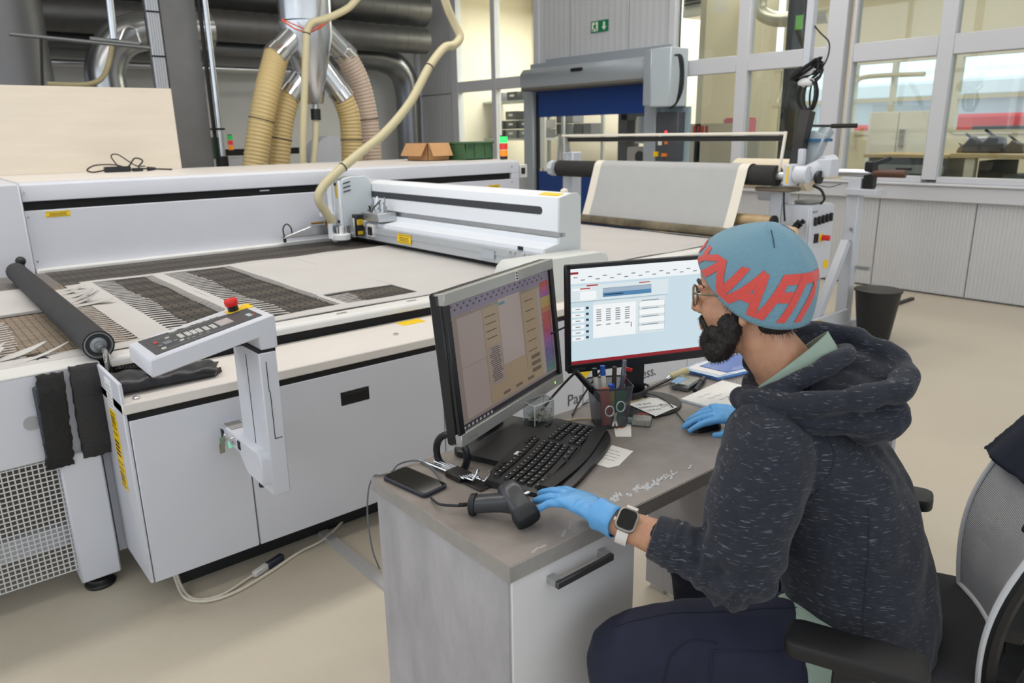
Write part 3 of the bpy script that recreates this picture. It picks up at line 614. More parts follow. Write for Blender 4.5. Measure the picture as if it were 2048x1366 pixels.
for gx, nx in ((.632, 2), (.652, 2), (.668, 2), (.684, 2), (.704, 2), (.724, 2)):
    for j in range(3):
        P('key_button', cc, M_key, onpad(gx, 2.352-.016*j-.25*(gx-.632), .013, .011, .0035, .001))
P('display', cc, mat('lcd', (190, 178, 178), rough=.2), onpad(.760, 2.318, .042, .062, .003, .001))
PS('cursor_key', cc, mat('key_dark', (120, 124, 128), rough=.4), onpad(.587, 2.315, .022, .03, .004, .001), onpad(.61, 2.31, .012, .012, .003, .001), onpad(.565, 2.31, .012, .012, .003, .001))
P('stop_key', cc, mat('key_red', (196, 70, 60), rough=.4), onpad(.563, 2.355, .012, .014, .0035, .001))
PS('white_key', cc, M_key, onpad(.565, 2.275, .013, .012, .0035, .001), onpad(.60, 2.365, .012, .008, .0035, .001), onpad(.622, 2.29, .012, .01, .0035, .001))
PS('keypad_print', cc, mat('print_line', (150, 150, 150), rough=.5), *[onpad(x, 2.285-.1*(x-.64), .010, .006, .001, .0015) for x in (.64, .655, .675, .695)], onpad(.66, 2.39, .20, .0012, .001, .0015), onpad(.66, 2.262, .2, .0012, .001, .0015))
P('badge', cc, mat('badge_white', (180, 190, 196), rough=.4), onpad(.834, 2.30, .014, .034, .001, .0015)); P('badge_red', cc, mat('key_red', (196, 70, 60)), onpad(.845, 2.285, .006, .014, .001, .002))
es_ = P('stop_button', cc, M_black, lathe([(.017, 0), (.017, .022)], np.array([.824, 2.405, TZ(.824)]), TN, n=24))
P('red_cap', es_, mat('stop_red', (222, 36, 30), rough=.35), lathe([(.02, 0), (.0215, .004), (.0215, .016), (.019, .021), (.008, .022)], np.array([.824, 2.405, TZ(.824)])+TN*.02, TN, n=24))
PS('stop_plate', cc, M_yellow, onpad(.832, 2.405, .062, .048, .002, .0), onpad(.869, 2.405, .02, .06, .0025, .0))

# ---- things lying on the ledge
cb_ = thing('folded_cloth', (.67, 2.76, .797), 'black folded plastic cloth lying on the cabinet ledge under the console', 'cloth')
V = []
for i in range(31):
    t = i/30; x = .505+.335*t; w_ = .088*(1-.18*t)*(1 if 0 < i < 30 else .8); cy_ = 2.775-.02*t
    for k in range(20):
        a = 2*PI*k/20; c_, s_ = math.cos(a), math.sin(a)
        yy = cy_+w_*np.sign(c_)*abs(c_)**.6; zz = .797+.028*(1-.25*t)*(1+np.sign(s_)*abs(s_)**.7)+.004*math.sin(23*t+3*a)*(s_ > 0)
        V.append((x+.006*math.sin(5*a), yy, max(zz, .7975)))
V = np.array(V)
P('roll', cb_, mat('black_foil', (26, 28, 34), rough=.4, var=.15, vs=20, bump=.3, bs=25), loft([V[i*20:(i+1)*20] for i in range(31)]))
P('torn_end', cb_, mat('foil_end', (60, 56, 52), rough=.6), obox((.842, 2.76, .82), ((.5, 1, 0), (0, 0, 1)), (.11, .004, .03)), obox((.848, 2.72, .81), ((.9, .4, .1), (0, .2, 1)), (.03, .02, .004)))
bs = thing('cleaning_brush', (.585, 2.86, .80), 'yellow hand brush with black bristles on the machine ledge', 'brush')
bu = np.array([.86, -.5, 0]); bv = np.array([.5, .86, 0])
P('handle', bs, mat('brush_yellow', (226, 206, 60), rough=.45), obox((.60, 2.855, .812), (bu, bv), (.13, .05, .022)), bev=.006, seg=2)
P('bristles', bs, M_black, *[cyl(np.array([.60, 2.855, .822])+bu*(-.055+.0095*i)+bv*(-.016+.011*j), np.array([.60, 2.855, .85])+bu*(-.055+.0095*i+.003*random.uniform(-1, 1))+bv*(-.018+.012*j), .0035, n=5) for i in range(12) for j in range(4)], kind='stuff')
P('blue_rag', None, mat('rag_navy', (34, 38, 56), rough=.9), ell((.57, 2.915, .802), (.05, .025, .012)), label='small navy rag beside the yellow brush', cat='rag')
P('caution_label', mc, M_yellow, box((.575, 2.93, .797), (.62, 2.955, .7985)))
PS('ledge_bolt', mc, M_chrome, ell((.545, 2.64, .80), (.012, .012, .006)), cyl((.64, 2.94, .797), (.64, 2.94, .815), .007, n=8))
ac = thing('adapter_cable', (1.4, 6.35, 1.404), 'black power adapter with tangled cable on the rear housing', 'adapter')
P('adapter', ac, M_black, box((1.34, 6.30, 1.405), (1.52, 6.36, 1.445)), box((1.53, 6.28, 1.405), (1.6, 6.35, 1.43)), bev=.006)
P('cable', ac, mat('cable_dark', (52, 48, 42), rough=.5), tube(spline([(1.34, 6.33, 1.42), (1.26, 6.33, 1.41), (1.22, 6.3, 1.43), (1.28, 6.3, 1.46), (1.4, 6.3, 1.46), (1.5, 6.32, 1.44), (1.56, 6.33, 1.5), (1.62, 6.35, 1.48), (1.58, 6.33, 1.43), (1.66, 6.3, 1.42), (1.8, 6.25, 1.41)]), .006, n=6), tube(spline([(1.44, 6.33, 1.44), (1.40, 6.33, 1.52), (1.45, 6.33, 1.53), (1.55, 6.3, 1.45), (1.62, 6.3, 1.44)]), .005, n=6))
P('plug', ac, M_black, cyl((1.63, 6.3, 1.42), (1.69, 6.28, 1.42), .018, .01, n=10))
# ---- floor cables beside the plinth
fc = thing('floor_cable', (.8, 2.6, 0), 'beige cable with plug connectors lying on the floor at the plinth', 'cable')
P('cable', fc, mat('cable_beige', (214, 206, 190), rough=.5), tube(spline([(.60, 2.78, .12), (.598, 2.72, .03), (.60, 2.62, .008), (.66, 2.55, .008), (.76, 2.54, .008), (.90, 2.58, .008), (1.05, 2.64, .008), (1.18, 2.67, .008), (1.35, 2.78, .01)]), .006, n=8), tube(spline([(.61, 2.78, .12), (.605, 2.70, .03), (.62, 2.6, .008), (.70, 2.55, .012), (.84, 2.6, .01)]), .005, n=8))
P('connector', fc, mat('connector_white', (206, 204, 200), rough=.5), obox((.875, 2.605, .016), ((.9, .4, 0), (0, 0, 1)), (.07, .026, .024)), bev=.004)
P('connector', fc, mat('connector_navy', (44, 46, 62), rough=.5), obox((.945, 2.63, .016), ((.9, .35, 0), (0, 0, 1)), (.08, .028, .026)), bev=.004)
P('cable_channel', None, mat('channel_grey', (170, 168, 166), rough=.5), prism([(1.175, 0), (1.182, .012), (1.222, .012), (1.23, 0)], 'y', 1.9, 2.73), label='flat grey cable duct on the floor between cabinet and desk', cat='cable duct')

# ================================================================== roll stand at the infeed end
M_roller = mat('black_roll', (46, 44, 43), rough=.85, var=.12, vs=20, bump=.3, bs=150)
M_standw = mat('stand_enamel', (206, 210, 218), rough=.4, var=.03, vs=4)
M_ivory = mat('ivory_tape', (236, 229, 214), rough=.7)
XR_ = 4.9
rs = thing('roll_stand', (5.1, 4, 0), 'fabric unwinding stand with black roller, hand crank and motor', 'stand')
P('black_roller', rs, M_roller, cyl((XR_, 2.92, 1.318), (XR_, 5.15, 1.318), .072, n=36))
PS('roller_core', rs, M_alu, cyl((XR_, 2.86, 1.318), (XR_, 2.92, 1.318), .03, n=16), cyl((XR_, 5.15, 1.318), (XR_, 5.25, 1.318), .03, n=16))
P('end_bracket', rs, M_standw, cyl((XR_, 5.20, 1.318), (XR_, 5.26, 1.318), .07, n=8))
P('end_post', rs, M_standw, box((5.02, 5.10, 0), (5.14, 5.24, 1.46)), bev=.008)
P('top_bar', rs, M_ivory, box((4.94, 2.915, 1.597), (4.97, 5.17, 1.617)), bev=.004)
P('black_bar', rs, mat('bar_black', (34, 34, 37), rough=.3), cyl((4.985, 2.93, 1.573), (4.985, 5.12, 1.573), .02, n=16))
P('swing_arm', rs, M_ivory, obox((4.92, 2.91, 1.475), ((-.14, .02, -1), (0, 1, 0)), (.29, .016, .016)))
P('swing_arm', rs, M_alu, obox((4.93, 5.19, 1.46), ((-.05, .02, -1), (0, 1, 0)), (.31, .016, .03)), obox((4.98, 5.13, 1.53), ((.2, .1, -1), (0, 1, 0)), (.14, .03, .03)))
P('bearing_plate', rs, M_standw, box((4.86, 2.80, 1.25), (4.98, 2.86, 1.40)), bev=.01)
P('bearing_label', rs, M_yellow, box((4.857, 2.815, 1.27), (4.8605, 2.83, 1.385)))
P('gear_motor', rs, M_standw, cyl((4.93, 2.80, 1.33), (4.93, 2.70, 1.33), .06, n=20), cyl((4.96, 2.74, 1.33), (5.10, 2.70, 1.38), .058, n=20), cyl((5.10, 2.70, 1.38), (5.18, 2.66, 1.39), .07, n=20), box((5.02, 2.60, 1.31), (5.14, 2.70, 1.43)), bev=.004)
P('motor_fan', rs, M_black, cyl((5.0, 2.68, 1.31), (5.0, 2.655, 1.31), .045, n=20))
P('motor_post', rs, M_standw, box((5.0, 2.935, 0), (5.1, 3.03, 1.26)), box((5.0, 2.80, 1.38), (5.05, 2.84, 1.50)), bev=.006)
P('crank_column', rs, mat('crank_column', (52, 50, 49), rough=.5), obox((5.13, 2.90, 1.50), ((.18, -.06, 1), (0, 1, 0)), (.52, .07, .08)))
P('crank_arm', rs, M_black, cyl((5.2, 2.88, 1.655), (5.32, 2.70, 1.65), .008, n=8)); P('crank_grip', rs, M_black, cyl((5.28, 2.76, 1.65), (5.38, 2.62, 1.65), .016, n=14))
P('crank_housing', rs, mat('housing_grey', (176, 186, 192), rough=.45), obox((5.22, 2.84, 1.48), ((.1, -.3, 1), (0, 1, 0)), (.26, .11, .09)), obox((5.28, 2.8, 1.60), ((.4, -.3, .8), (0, 1, 0)), (.08, .08, .08)), bev=.008)
P('blue_clamp', rs, mat('clamp_blue', (40, 92, 130), rough=.4), obox((5.22, 2.82, 1.555), ((1, -.6, 0), (0, 0, 1)), (.16, .02, .12)))
P('drip_tray', rs, mat('tray_brown', (120, 110, 92), rough=.6), box((4.90, 2.82, 1.205), (5.06, 3.10, 1.235)), bev=.01)
P('side_shield', rs, M_standw, box((5.1, 2.95, 1.12), (5.15, 3.2, 1.20)), bev=.012)
P('lower_roll', rs, mat('dirty_roll', (176, 152, 116), rough=.5, metal=.3, var=.25, vs=6), cyl((4.80, 2.86, 1.0), (4.80, 4.6, 1.0), .05, n=20))
P('roll_end', rs, M_dark, cyl((4.80, 2.855, 1.0), (4.80, 2.872, 1.0), .052, n=20))
P('lower_cloth', rs, mat('cloth_tan', (206, 178, 146), rough=.8, var=.15, vs=12), obox((4.86, 2.80, .93), ((.3, 1, 0), (0, 0, 1)), (.22, .10, .06)), bev=.03, seg=2)
P('valves', rs, M_black, *[cyl((4.86+.02*k, 2.76, .95+.02*(k % 3)), (4.86+.02*k, 2.72, .99+.015*((k*5) % 3)), .012, n=8) for k in range(6)], kind='stuff')
P('infeed_bar', rs, mat('worn_bar', (150, 140, 118), rough=.4, metal=.5, var=.45, vs=5, rgb2=(84, 76, 60)), cyl((4.66, 3.02, .915), (4.66, 4.72, .915), .037, n=20))
P('hose', rs, M_black, tube(spline([(5.03, 2.72, 1.25), (5.07, 2.68, 1.22), (5.09, 2.66, 1.16), (5.08, 2.68, 1.12)]), .009, n=8), tube(spline([(5.04, 2.72, 1.26), (5.1, 2.64, 1.24), (5.15, 2.58, 1.26)]), .003, n=6), tube(spline([(4.93, 2.88, 1.21), (4.93, 2.87, 1.1), (4.94, 2.86, 1.0)]), .007, n=8))
P('foot_beam', rs, M_standw, box((4.95, 2.70, .02), (5.15, 5.24, .10)), bev=.008)
# cloth running from the roller down to the infeed bar
fb = thing('fabric_web', (4.78, 3.9, .9), 'grey white fabric web hanging from the black roller to the worn bar', 'fabric')
prof = [(4.69, .945), (4.72, 1.02), (4.76, 1.13), (4.795, 1.24), (4.822, 1.32), (4.835, 1.36), (4.855, 1.383), (4.885, 1.394), (4.93, 1.390), (4.965, 1.36), (4.978, 1.32), (4.965, 1.27)]
pr_ = spline([(x, 0, z) for x, z in prof], 3)
def web(y0, y1, off=0, t=.003):
    R_ = []
    for i, p_ in enumerate(pr_):
        tg = pr_[min(i+1, len(pr_)-1)]-pr_[max(i-1, 0)]; nr = np.array([-tg[2], 0, tg[0]]); nr /= np.linalg.norm(nr)
        a, b = p_+nr*off, p_+nr*(off+t)
        R_.append(np.array([(a[0], y0, a[2]), (a[0], y1, a[2]), (b[0], y1, b[2]), (b[0], y0, b[2])]))
    return loft(R_)
P('sheet', fb, mat('web_grey', (180, 181, 181), rough=.9, var=.02, vs=10), web(3.13, 4.63))
P('edge_tape', fb, M_ivory, web(4.56, 4.64, .0032, .001)); P('edge_tape', fb, M_ivory, web(3.12, 3.20, .0032, .001))
# switch cabinet
sw = thing('switch_cabinet', (5.15, 2.8, .6), 'pale blue grey switch cabinet with toggle row and red main switch', 'cabinet')
P('body', sw, M_standw, box((5.0, 2.715, .56), (5.33, 2.93, 1.112)), bev=.006)
P('door', sw, M_standw, box((5.004, 2.70, .57), (5.328, 2.716, 1.105)), bev=.004)
P('name_plate', sw, mat('label_grey', (150, 150, 148)), box((5.02, 2.698, 1.06), (5.09, 2.701, 1.075)))
for k in range(5): P('toggle', sw, M_black, box((5.045+.054*k, 2.68, .97+.004*k), (5.07+.054*k, 2.70, 1.03+.004*k)), bev=.004)
ms = P('main_switch', sw, M_yellow, cyl((5.175, 2.70, .875), (5.175, 2.69, .875), .028, n=18)); P('switch_knob', ms, mat('stop_red', (222, 36, 30)), cyl((5.175, 2.69, .875), (5.185, 2.64, .875), .02, n=16))
P('switch_plate', sw, M_black, box((5.07, 2.69, .845), (5.12, 2.70, .91)))
P('warning_label', sw, M_yellow, box((5.24, 2.697, .64), (5.31, 2.701, .70)))
P('tray_top', sw, mat('junk_grey', (150, 148, 144), rough=.6), box((5.06, 2.74, 1.112), (5.22, 2.88, 1.14)), bev=.02)
P('cabinet_leg', sw, M_standw, box((5.24, 2.80, 0), (5.31, 2.87, .56)))
# second roll holder with post, brace and shaft
rh = thing('roll_holder', (6.0, 2.9, 0), 'white steel post with diagonal brace holding a roll shaft by the wall', 'stand')
P('post', rh, M_standw, box((5.96, 2.83, .05), (6.05, 2.93, 1.25)), bev=.005)
P('brace', rh, M_standw, obox((5.72, 2.88, .42), ((.62, 0, 1), (0, 1, 0)), (.78, .06, .06)))
P('foot', rh, M_standw, box((5.36, 2.80, 0), (6.12, 2.95, .09)), bev=.006); sticker(rh, (5.42, .11), (5.50, .19), ('y', 2.80))
P('foot_plate', rh, M_standw, box((5.36, 2.805, .09), (5.95, 2.83, .2)))
P('shaft', rh, M_alu, cyl((5.98, 3.09, 1.29), (6.0, 2.75, 1.29), .03, n=16)); P('shaft_handle', rh, mat('wood_handle', (92, 60, 44), rough=.5), cyl((6.0, 2.75, 1.29), (6.02, 2.52, 1.29), .03, n=16))
P('shaft_cone', rh, mat('cone_wood', (186, 150, 116), rough=.6), cyl((5.97, 3.24, 1.29), (5.975, 3.16, 1.29), .065, .06, n=18)); P('shaft_hub', rh, M_standw, cyl((5.975, 3.16, 1.29), (5.98, 3.08, 1.29), .05, .032, n=16))
P('clamp', rh, M_black, box((5.97, 2.74, 1.17), (6.05, 2.82, 1.38)), bev=.01); P('clamp_lever', rh, M_black, obox((6.05, 2.72, 1.38), ((.8, -.5, .3), (0, 0, 1)), (.14, .03, .03)))
P('shelf', rh, M_standw, box((5.92, 2.68, 1.12), (6.1, 2.93, 1.17)), bev=.004)
PS('bolt', rh, M_alu, *[cyl((5.955, 2.86, z), (5.945, 2.86, z), .014, n=8) for z in (.85, .75)])
P('handle', rh, M_alu, box((6.02, 2.72, .52), (6.06, 2.84, .55)))
rp = thing('material_roll', (6.15, 3.25, 0), 'wrapped tan material roll standing behind the switch cabinet', 'roll')
P('wrap', rp, mat('wrap_film', (196, 176, 152), rough=.35, var=.3, vs=9), cyl((5.95, 3.35, .0), (6.0, 3.2, .82), .12, n=18), bev=.01); P('core', rp, mat('core_pink', (206, 164, 150), rough=.6), cyl((6.0, 3.2, .82), (6.004, 3.19, .86), .05, n=14))
big = thing('cream_roll', (5.97, 3.6, 0), 'large cream fabric roll on the shaft behind the motor', 'roll')
P('roll', big, mat('cream_cloth', (222, 210, 188), rough=.8), cyl((5.97, 3.25, 1.26), (5.96, 3.95, 1.26), .13, n=32)); P('core', big, M_alu, cyl((5.97, 3.2, 1.26), (5.96, 4.1, 1.26), .03, n=12))
P('cradle', big, M_standw, box((5.9, 4.0, 0), (6.04, 4.06, 1.3)))
wb = thing('waste_bin', (5.9, 2.62, 0), 'black tapered plastic waste bin standing beside the roll holder', 'bin')
P('bucket', wb, mat('bin_black', (30, 30, 32), rough=.45), lathe([(.0, 0), (.115, 0), (.12, .01), (.17, .40), (.165, .40), (.115, .02), (0, .02)], (5.93, 2.58, 0), n=32)); P('rim', wb, M_black, lathe([(.168, .388), (.178, .39), (.178, .402), (.165, .404)], (5.93, 2.58, 0), n=32))
P('floor_rail', None, mat('rail_black', (40, 38, 38), rough=.5), box((6.8, 2.95, 0), (7.6, 2.99, .025)), bev=.005, label='thin dark rail lying on the floor near the ribbed wall', cat='rail')

# ================================================================== things on and behind the rear housing
pb = P('plywood_board', None, mat('plywood', (216, 206, 190), rough=.7, var=.04, vs=2, stretch=(1, 1, 8)), obox((.62, 6.56, 1.715), ((1, 0, 0), (0, .02, 1)), (2.68, .62, .02)), label='pale plywood board standing on the rear housing', cat='board')
cx = thing('cardboard_box', (4.05, 6.0, 1.404), 'brown open cardboard box on the rear housing', 'box')
M_card = mat('cardboard', (196, 150, 104), rough=.8, var=.05, vs=10)
bx0, by0, bx1, by1, bz0, bz1 = 3.92, 5.86, 4.16, 6.2, 1.404, 1.56
P('side', cx, M_card, box((bx0, by0, bz0), (bx1, by0+.006, bz1)), box((bx0, by1-.006, bz0), (bx1, by1, bz1)), box((bx0, by0, bz0), (bx0+.006, by1, bz1)), box((bx1-.006, by0, bz0), (bx1, by1, bz1)))
P('bottom', cx, M_card, box((bx0, by0, bz0), (bx1, by1, bz0+.006)))
P('flap', cx, M_card, obox((bx0-.045, (by0+by1)/2, bz1-.055), ((.6, 0, 1), (0, 1, 0)), (.13, .34, .005))); P('flap', cx, M_card, obox(((bx0+bx1)/2, by0-.04, bz1-.055), ((1, 0, 0), (0, .55, 1)), (.22, .13, .005)))
gc = thing('green_crate', (4.4, 5.85, 1.404), 'dark green plastic storage crate next to the cardboard box', 'crate')
M_green = mat('crate_green', (62, 98, 66), rough=.5, var=.08, vs=12)
P('tub', gc, M_green, *[prism([(4.21, 1.406), (4.19, 1.56), (4.52, 1.56), (4.50, 1.406)], 'y', a, b) for a, b in ((5.66, 5.67), (5.95, 5.96))], box((4.19, 5.66, 1.406), (4.205, 5.96, 1.56)), box((4.505, 5.66, 1.406), (4.52, 5.96, 1.53)), box((4.2, 5.66, 1.404), (4.51, 5.96, 1.415)))
P('rim', gc, M_green, *[box((4.18, y-.012, 1.55), (4.53, y+.012, 1.566)) for y in (5.66, 5.96)], *[box((x-.012, 5.66, 1.55), (x+.012, 5.96, 1.566)) for x in (4.19, 4.52)], bev=.003)
P('label_holder', gc, mat('green_dark', (46, 76, 52), rough=.5), box((4.24, 5.653, 1.51), (4.29, 5.659, 1.535)), box((4.3, 5.655, 1.43), (4.303, 5.66, 1.55)), box((4.42, 5.655, 1.43), (4.423, 5.66, 1.55)))
def tower(c, h, r, name_label, lit):
    t = thing('signal_tower', c, name_label, 'signal light', 'signal towers')
    P('base', t, M_black, cyl(c, c+np.array([0, 0, h*.14]), r*.95, n=16))
    for k, (n_, col, on) in enumerate((('amber', (240, 140, 30), 0), ('red', (214, 50, 44), 0), ('green', (40, 190, 80), lit))):
        z0 = h*(.14+.28*k); P('lens', t, mat('lens_'+n_+str(on), col, rough=.25, emit=col, es=(3.0 if on else .35)), cyl(c+np.array([0, 0, z0]), c+np.array([0, 0, z0+h*.25]), r, n=20), label=n_+' lens')
    P('cap', t, M_black, cyl(c+np.array([0, 0, h*.95]), c+np.array([0, 0, h]), r*.9, n=16))
tower(np.array([4.52, 5.50, 1.404]), .215, .036, 'signal tower with lit green lens on the end of the rear housing', 1)
tower(A(463, 305, 'y', 9.3)+[0, 0, 0], .21, .03, 'small distant signal tower between the pipe and the bellows hoses', 0)
cbx = A(463, 322, 'y', 9.3); rd = thing('rear_device', (cbx[0], 9.4, 0), 'pale cabinet with green lid standing behind the rear housing', 'machine')
P('body', rd, M_mach, box((cbx[0]-.35, 9.25, 0), (cbx[0]+.25, 9.8, cbx[2]+.03))); P('dark_slot', rd, M_dark, box((cbx[0]-.05, 9.24, cbx[2]-.14), (cbx[0]+.1, 9.255, cbx[2]-.08))); P('green_lid', rd, M_green, box((cbx[0]-.34, 9.3, cbx[2]+.03), (cbx[0]-.1, 9.7, cbx[2]+.28)))

# ---- column with cable tray, pipe, second column, ducts
M_conc = mat('column_grey', (128, 128, 128), rough=.8, var=.07, vs=4)
c0, c1 = A(340, 170, 'y', 8.5), A(410, 170, 'y', 8.5)
P('column', None, M_conc, box((c0[0], 8.5, 0), (c1[0], 8.9, 5.25)), bev=.01, label='dark grey concrete column behind the plywood board', cat='column')
ct = thing('cable_tray', (c0[0]-.1, 8.45, 0), 'vertical galvanised cable tray with bundled cables beside the column', 'cable tray')
P('tray', ct, M_steel, box((c0[0]-.14, 8.52, 1.0), (c0[0]-.01, 8.58, 5.2)))
for k in range(5): P('cable', ct, mat('cable_blue_grey', (150, 164, 186) if k % 2 else (196, 200, 206), rough=.4), cyl((c0[0]-.125+.024*k, 8.49, 1.0), (c0[0]-.125+.024*k, 8.49, 5.2), .013, n=8)) if k < 5 else 0
P('clips', ct, M_dark, *[box((c0[0]-.145, 8.472, 1.6+.42*k), (c0[0]-.015, 8.48, 1.615+.42*k)) for k in range(8)], kind='stuff')
pp = thing('grey_pipe', tuple(A(425, 170, 'y', 8.3)*[1, 1, 0]), 'thin vertical conduit pipe right of the dark column', 'pipe')
px_ = A(425, 165, 'y', 8.3)[0]
P('pipe', pp, M_steel, cyl((px_+.02, 8.3, 0), (px_+.02, 8.3, 5.2), .028, n=14)); P('dark_pipe', pp, M_dark, cyl((px_-.035, 8.32, 0), (px_-.035, 8.32, 5.2), .02, n=10)); P('clamp', pp, M_dark, box((px_-.07, 8.26, 1.72), (px_+.06, 8.34, 1.74)), cyl((px_+.02, 8.3, 1.25), (px_+.02, 8.3, 1.45), .05, n=14))
q = A(40, 90, 'y', 10.2)
P('round_column', None, mat('round_column', (120, 120, 122), rough=.45, var=.06, vs=2, metal=.4), cyl((q[0]-.15, 10.2, 0), (q[0]-.15, 10.2, 5.25), .42, n=40), label='large round grey metal column at the far left', cat='column')
# silver elbow duct behind the plywood board
e_ = [A(x, y, 'y', 10.3) for x, y in ((225, 230), (215, 180), (210, 140), (225, 95), (262, 68), (330, 60), (420, 62))]
P('elbow_duct', None, mat('duct_silver', (176, 178, 180), rough=.25, metal=.9), tube(spline(e_, 6), .22, n=24), label='shiny silver elbow duct between the left columns', cat='duct')
def duct(name, label, pts, r, m, rib=False):
    t = thing(name, pts[0], label, 'duct', 'ducts under the ceiling')
    P('pipe', t, m, tube(spline(pts, 10) if len(pts) > 2 else pts, r, n=28))
    if rib:
        a, b = np.array(pts[0]), np.array(pts[-1]); L = np.linalg.norm(b-a); n = int(L/.22)
        P('seams', t, m, *[cyl(a+(b-a)*(k/n), a+(b-a)*(k/n+.004), r*1.015, n=28) for k in range(n)], kind='stuff')
    return t
M_duct = mat('duct_dark', (112, 112, 112), rough=.42, metal=.75, var=.06, vs=3)
z1, z2 = A(700, 20, 'y', 11.3)[2], A(700, 75, 'y', 11.5)[2]
duct('ceiling_duct', 'upper ribbed ventilation duct along the back wall', [(-2, 11.3, z1+.1), (7.6, 11.3, z1+.1)], .26, M_duct, True)
duct('ceiling_duct', 'middle ribbed ventilation duct along the back wall', [(-1, 11.0, z1-.42), (7.4, 11.0, z1-.42)], .2, M_duct, True)
ye_ = 11.55; v0 = A(700, 112, 'y', ye_); v1 = A(815, 190, 'y', ye_)
dd = duct('ceiling_duct', 'lowest duct turning down with a shiny bend in the wall corner', [(0.5, ye_, v0[2]), (3, ye_, v0[2]), (6.2, ye_, v0[2]), (v1[0]-.45, ye_, v0[2]-.03), (v1[0]-.12, ye_, v0[2]-.2), (v1[0], ye_, v0[2]-.55), (v1[0], ye_, 1.6), (v1[0], ye_, .2)], .21, mat('duct_bend', (120, 122, 126), rough=.28, metal=.8))
P('flange', dd, M_steel, cyl((6.1, ye_, v0[2]), (6.12, ye_, v0[2]), .23, n=28)); P('type_plate', dd, mat('paper_white', (232, 232, 232)), box((5.75, ye_-.215, v0[2]-.03), (5.88, ye_-.205, v0[2]+.07)))
duct('wall_pipe', 'thin light pipe running below the dark ducts', [(0, 11.3, v0[2]-.30), (5.2, 11.3, v0[2]-.30)], .04, M_steel)
# hanging tube rack on the left
hr = thing('hanging_rack', tuple(A(150, 80, 'y', 7.6)), 'thin hanging metal rail with hose guide above the plywood board', 'rail')
ra, rb, rc = A(18, 68, 'y', 7.6), A(300, 96, 'y', 7.6), A(228, 78, 'y', 7.6)
P('rail', hr, mat('rail_metal', (120, 122, 124), rough=.4, metal=.6), cyl(ra, rb, .016, n=10), cyl(A(180, 78, 'y', 7.6), A(278, 88, 'y', 7.6), .022, n=10)); P('rod', hr, M_steel, cyl(rc, A(215, -40, 'y', 7.6), .03, n=10))
P('hose', hr, mat('hose_tan', (150, 138, 104), rough=.5), tube(spline([A(224, 92, 'y', 7.6), A(218, 125, 'y', 7.6), A(205, 155, 'y', 7.5), A(180, 168, 'y', 7.4), A(140, 170, 'y', 7.4), A(95, 168, 'y', 7.4)], 6), .022, n=10))
P('hook', hr, M_steel, tube(spline([A(240, 80, 'y', 7.6), A(252, 55, 'y', 7.6), A(270, 58, 'y', 7.6), A(281, 85, 'y', 7.6)], 6), .009, n=6)); P('wire', hr, M_dark, cyl(A(82, 78, 'y', 7.6), A(85, 175, 'y', 7.6), .012, n=8))

# ---- suction manifold with four bellows hoses
YV = 7.4
sm = thing('suction_manifold', (3.6, YV, 1.9), 'silver extraction manifold with four tan bellows hoses', 'manifold')
V_ = lambda px, py, y=YV: A(px, py, 'y', y)
top, mid, low = V_(611, -60), V_(611, 45), V_(626, 208)
rT = np.linalg.norm(V_(658, 20)-V_(563, 20))/2; rB = np.linalg.norm(V_(640, 200)-V_(610, 200))/2
P('trunk', sm, M_steel, cyl(top+[0, 0, 1.6], mid, rT, n=36)); P('cone', sm, M_steel, lathe([(rT, 0), (rT*.98, .12), (rB*1.15, .75), (rB, (mid-low)[2])], mid, (0.03, 0, -1), n=36))
P('red_cord', sm, mat('cord_orange', (216, 96, 60), rough=.6), tube([V_(563, 40, YV-.3), V_(590, 58, YV-.36), V_(618, 66, YV-.37), V_(640, 56, YV-.36), V_(656, 42, YV-.28)], .008, n=6), tube([V_(563, 38, YV-.3), V_(618, 62, YV-.37), V_(656, 44, YV-.28)], .006, n=6))
P('drain_stub', sm, M_alu, cyl(V_(631, 208), V_(631, 220), .03, n=12)); P('drain_clamp', sm, M_black, cyl(V_(631, 218), V_(632, 240), .05, n=12))
P('drain_hose', sm, mat('hose_cream', (214, 206, 172), rough=.45), tube(spline([V_(632, 240), V_(630, 290), V_(625, 345)], 6), .032, n=10))
M_bel = {0: mat('bellows_tan', (196, 172, 118), rough=.35, spec=.6), 1: mat('bellows_pink', (198, 176, 158), rough=.35, spec=.6)}
def bellows(pa, pb, path, r, m, y0):
    """metal spigot from pa to pb, then a ribbed hose along the path"""
    P('spigot', sm, M_steel, cyl(pa, pb, r*.96, n=24)); d = (np.array(pb)-np.array(pa)); d /= np.linalg.norm(d)
    P('clamp_band', sm, M_chrome, cyl(np.array(pb)-d*.06, np.array(pb)+d*.05, r*1.06, n=24))
    c = spline([pb]+path, 26); L = np.concatenate([[0], np.cumsum(np.linalg.norm(np.diff(c, axis=0), axis=1))]); n = int(L[-1]/.009)
    s_ = np.linspace(0, L[-1], n); c = np.stack([np.interp(s_, L, c[:, i]) for i in range(3)], 1)
    rr = r*(1+.04*np.cos(np.arange(n)*2*PI/4)); hs = P('bellows_hose', sm, m, tube(c, rr, n=26), angle=80)
    for f_ in (.55,):
        i = int(n*f_); P('cable_tie', hs, M_dark, tube(c[i:i+2]+[0, 0, 0], r*1.05, n=26, cap=False))
r_ = np.linalg.norm(V_(575, 105)-V_(527, 105))/2*.95
bellows(V_(605, 55), V_(553, 110, YV-.1), [V_(535, 180, YV-.15), V_(520, 260, YV-.15), V_(508, 350, YV-.15)], r_, M_bel[0], 0)
bellows(V_(618, 130, YV+.1), V_(578, 190, YV), [V_(567, 230, YV), V_(560, 280, YV), V_(556, 350, YV)], r_*.95, M_bel[0], 0)
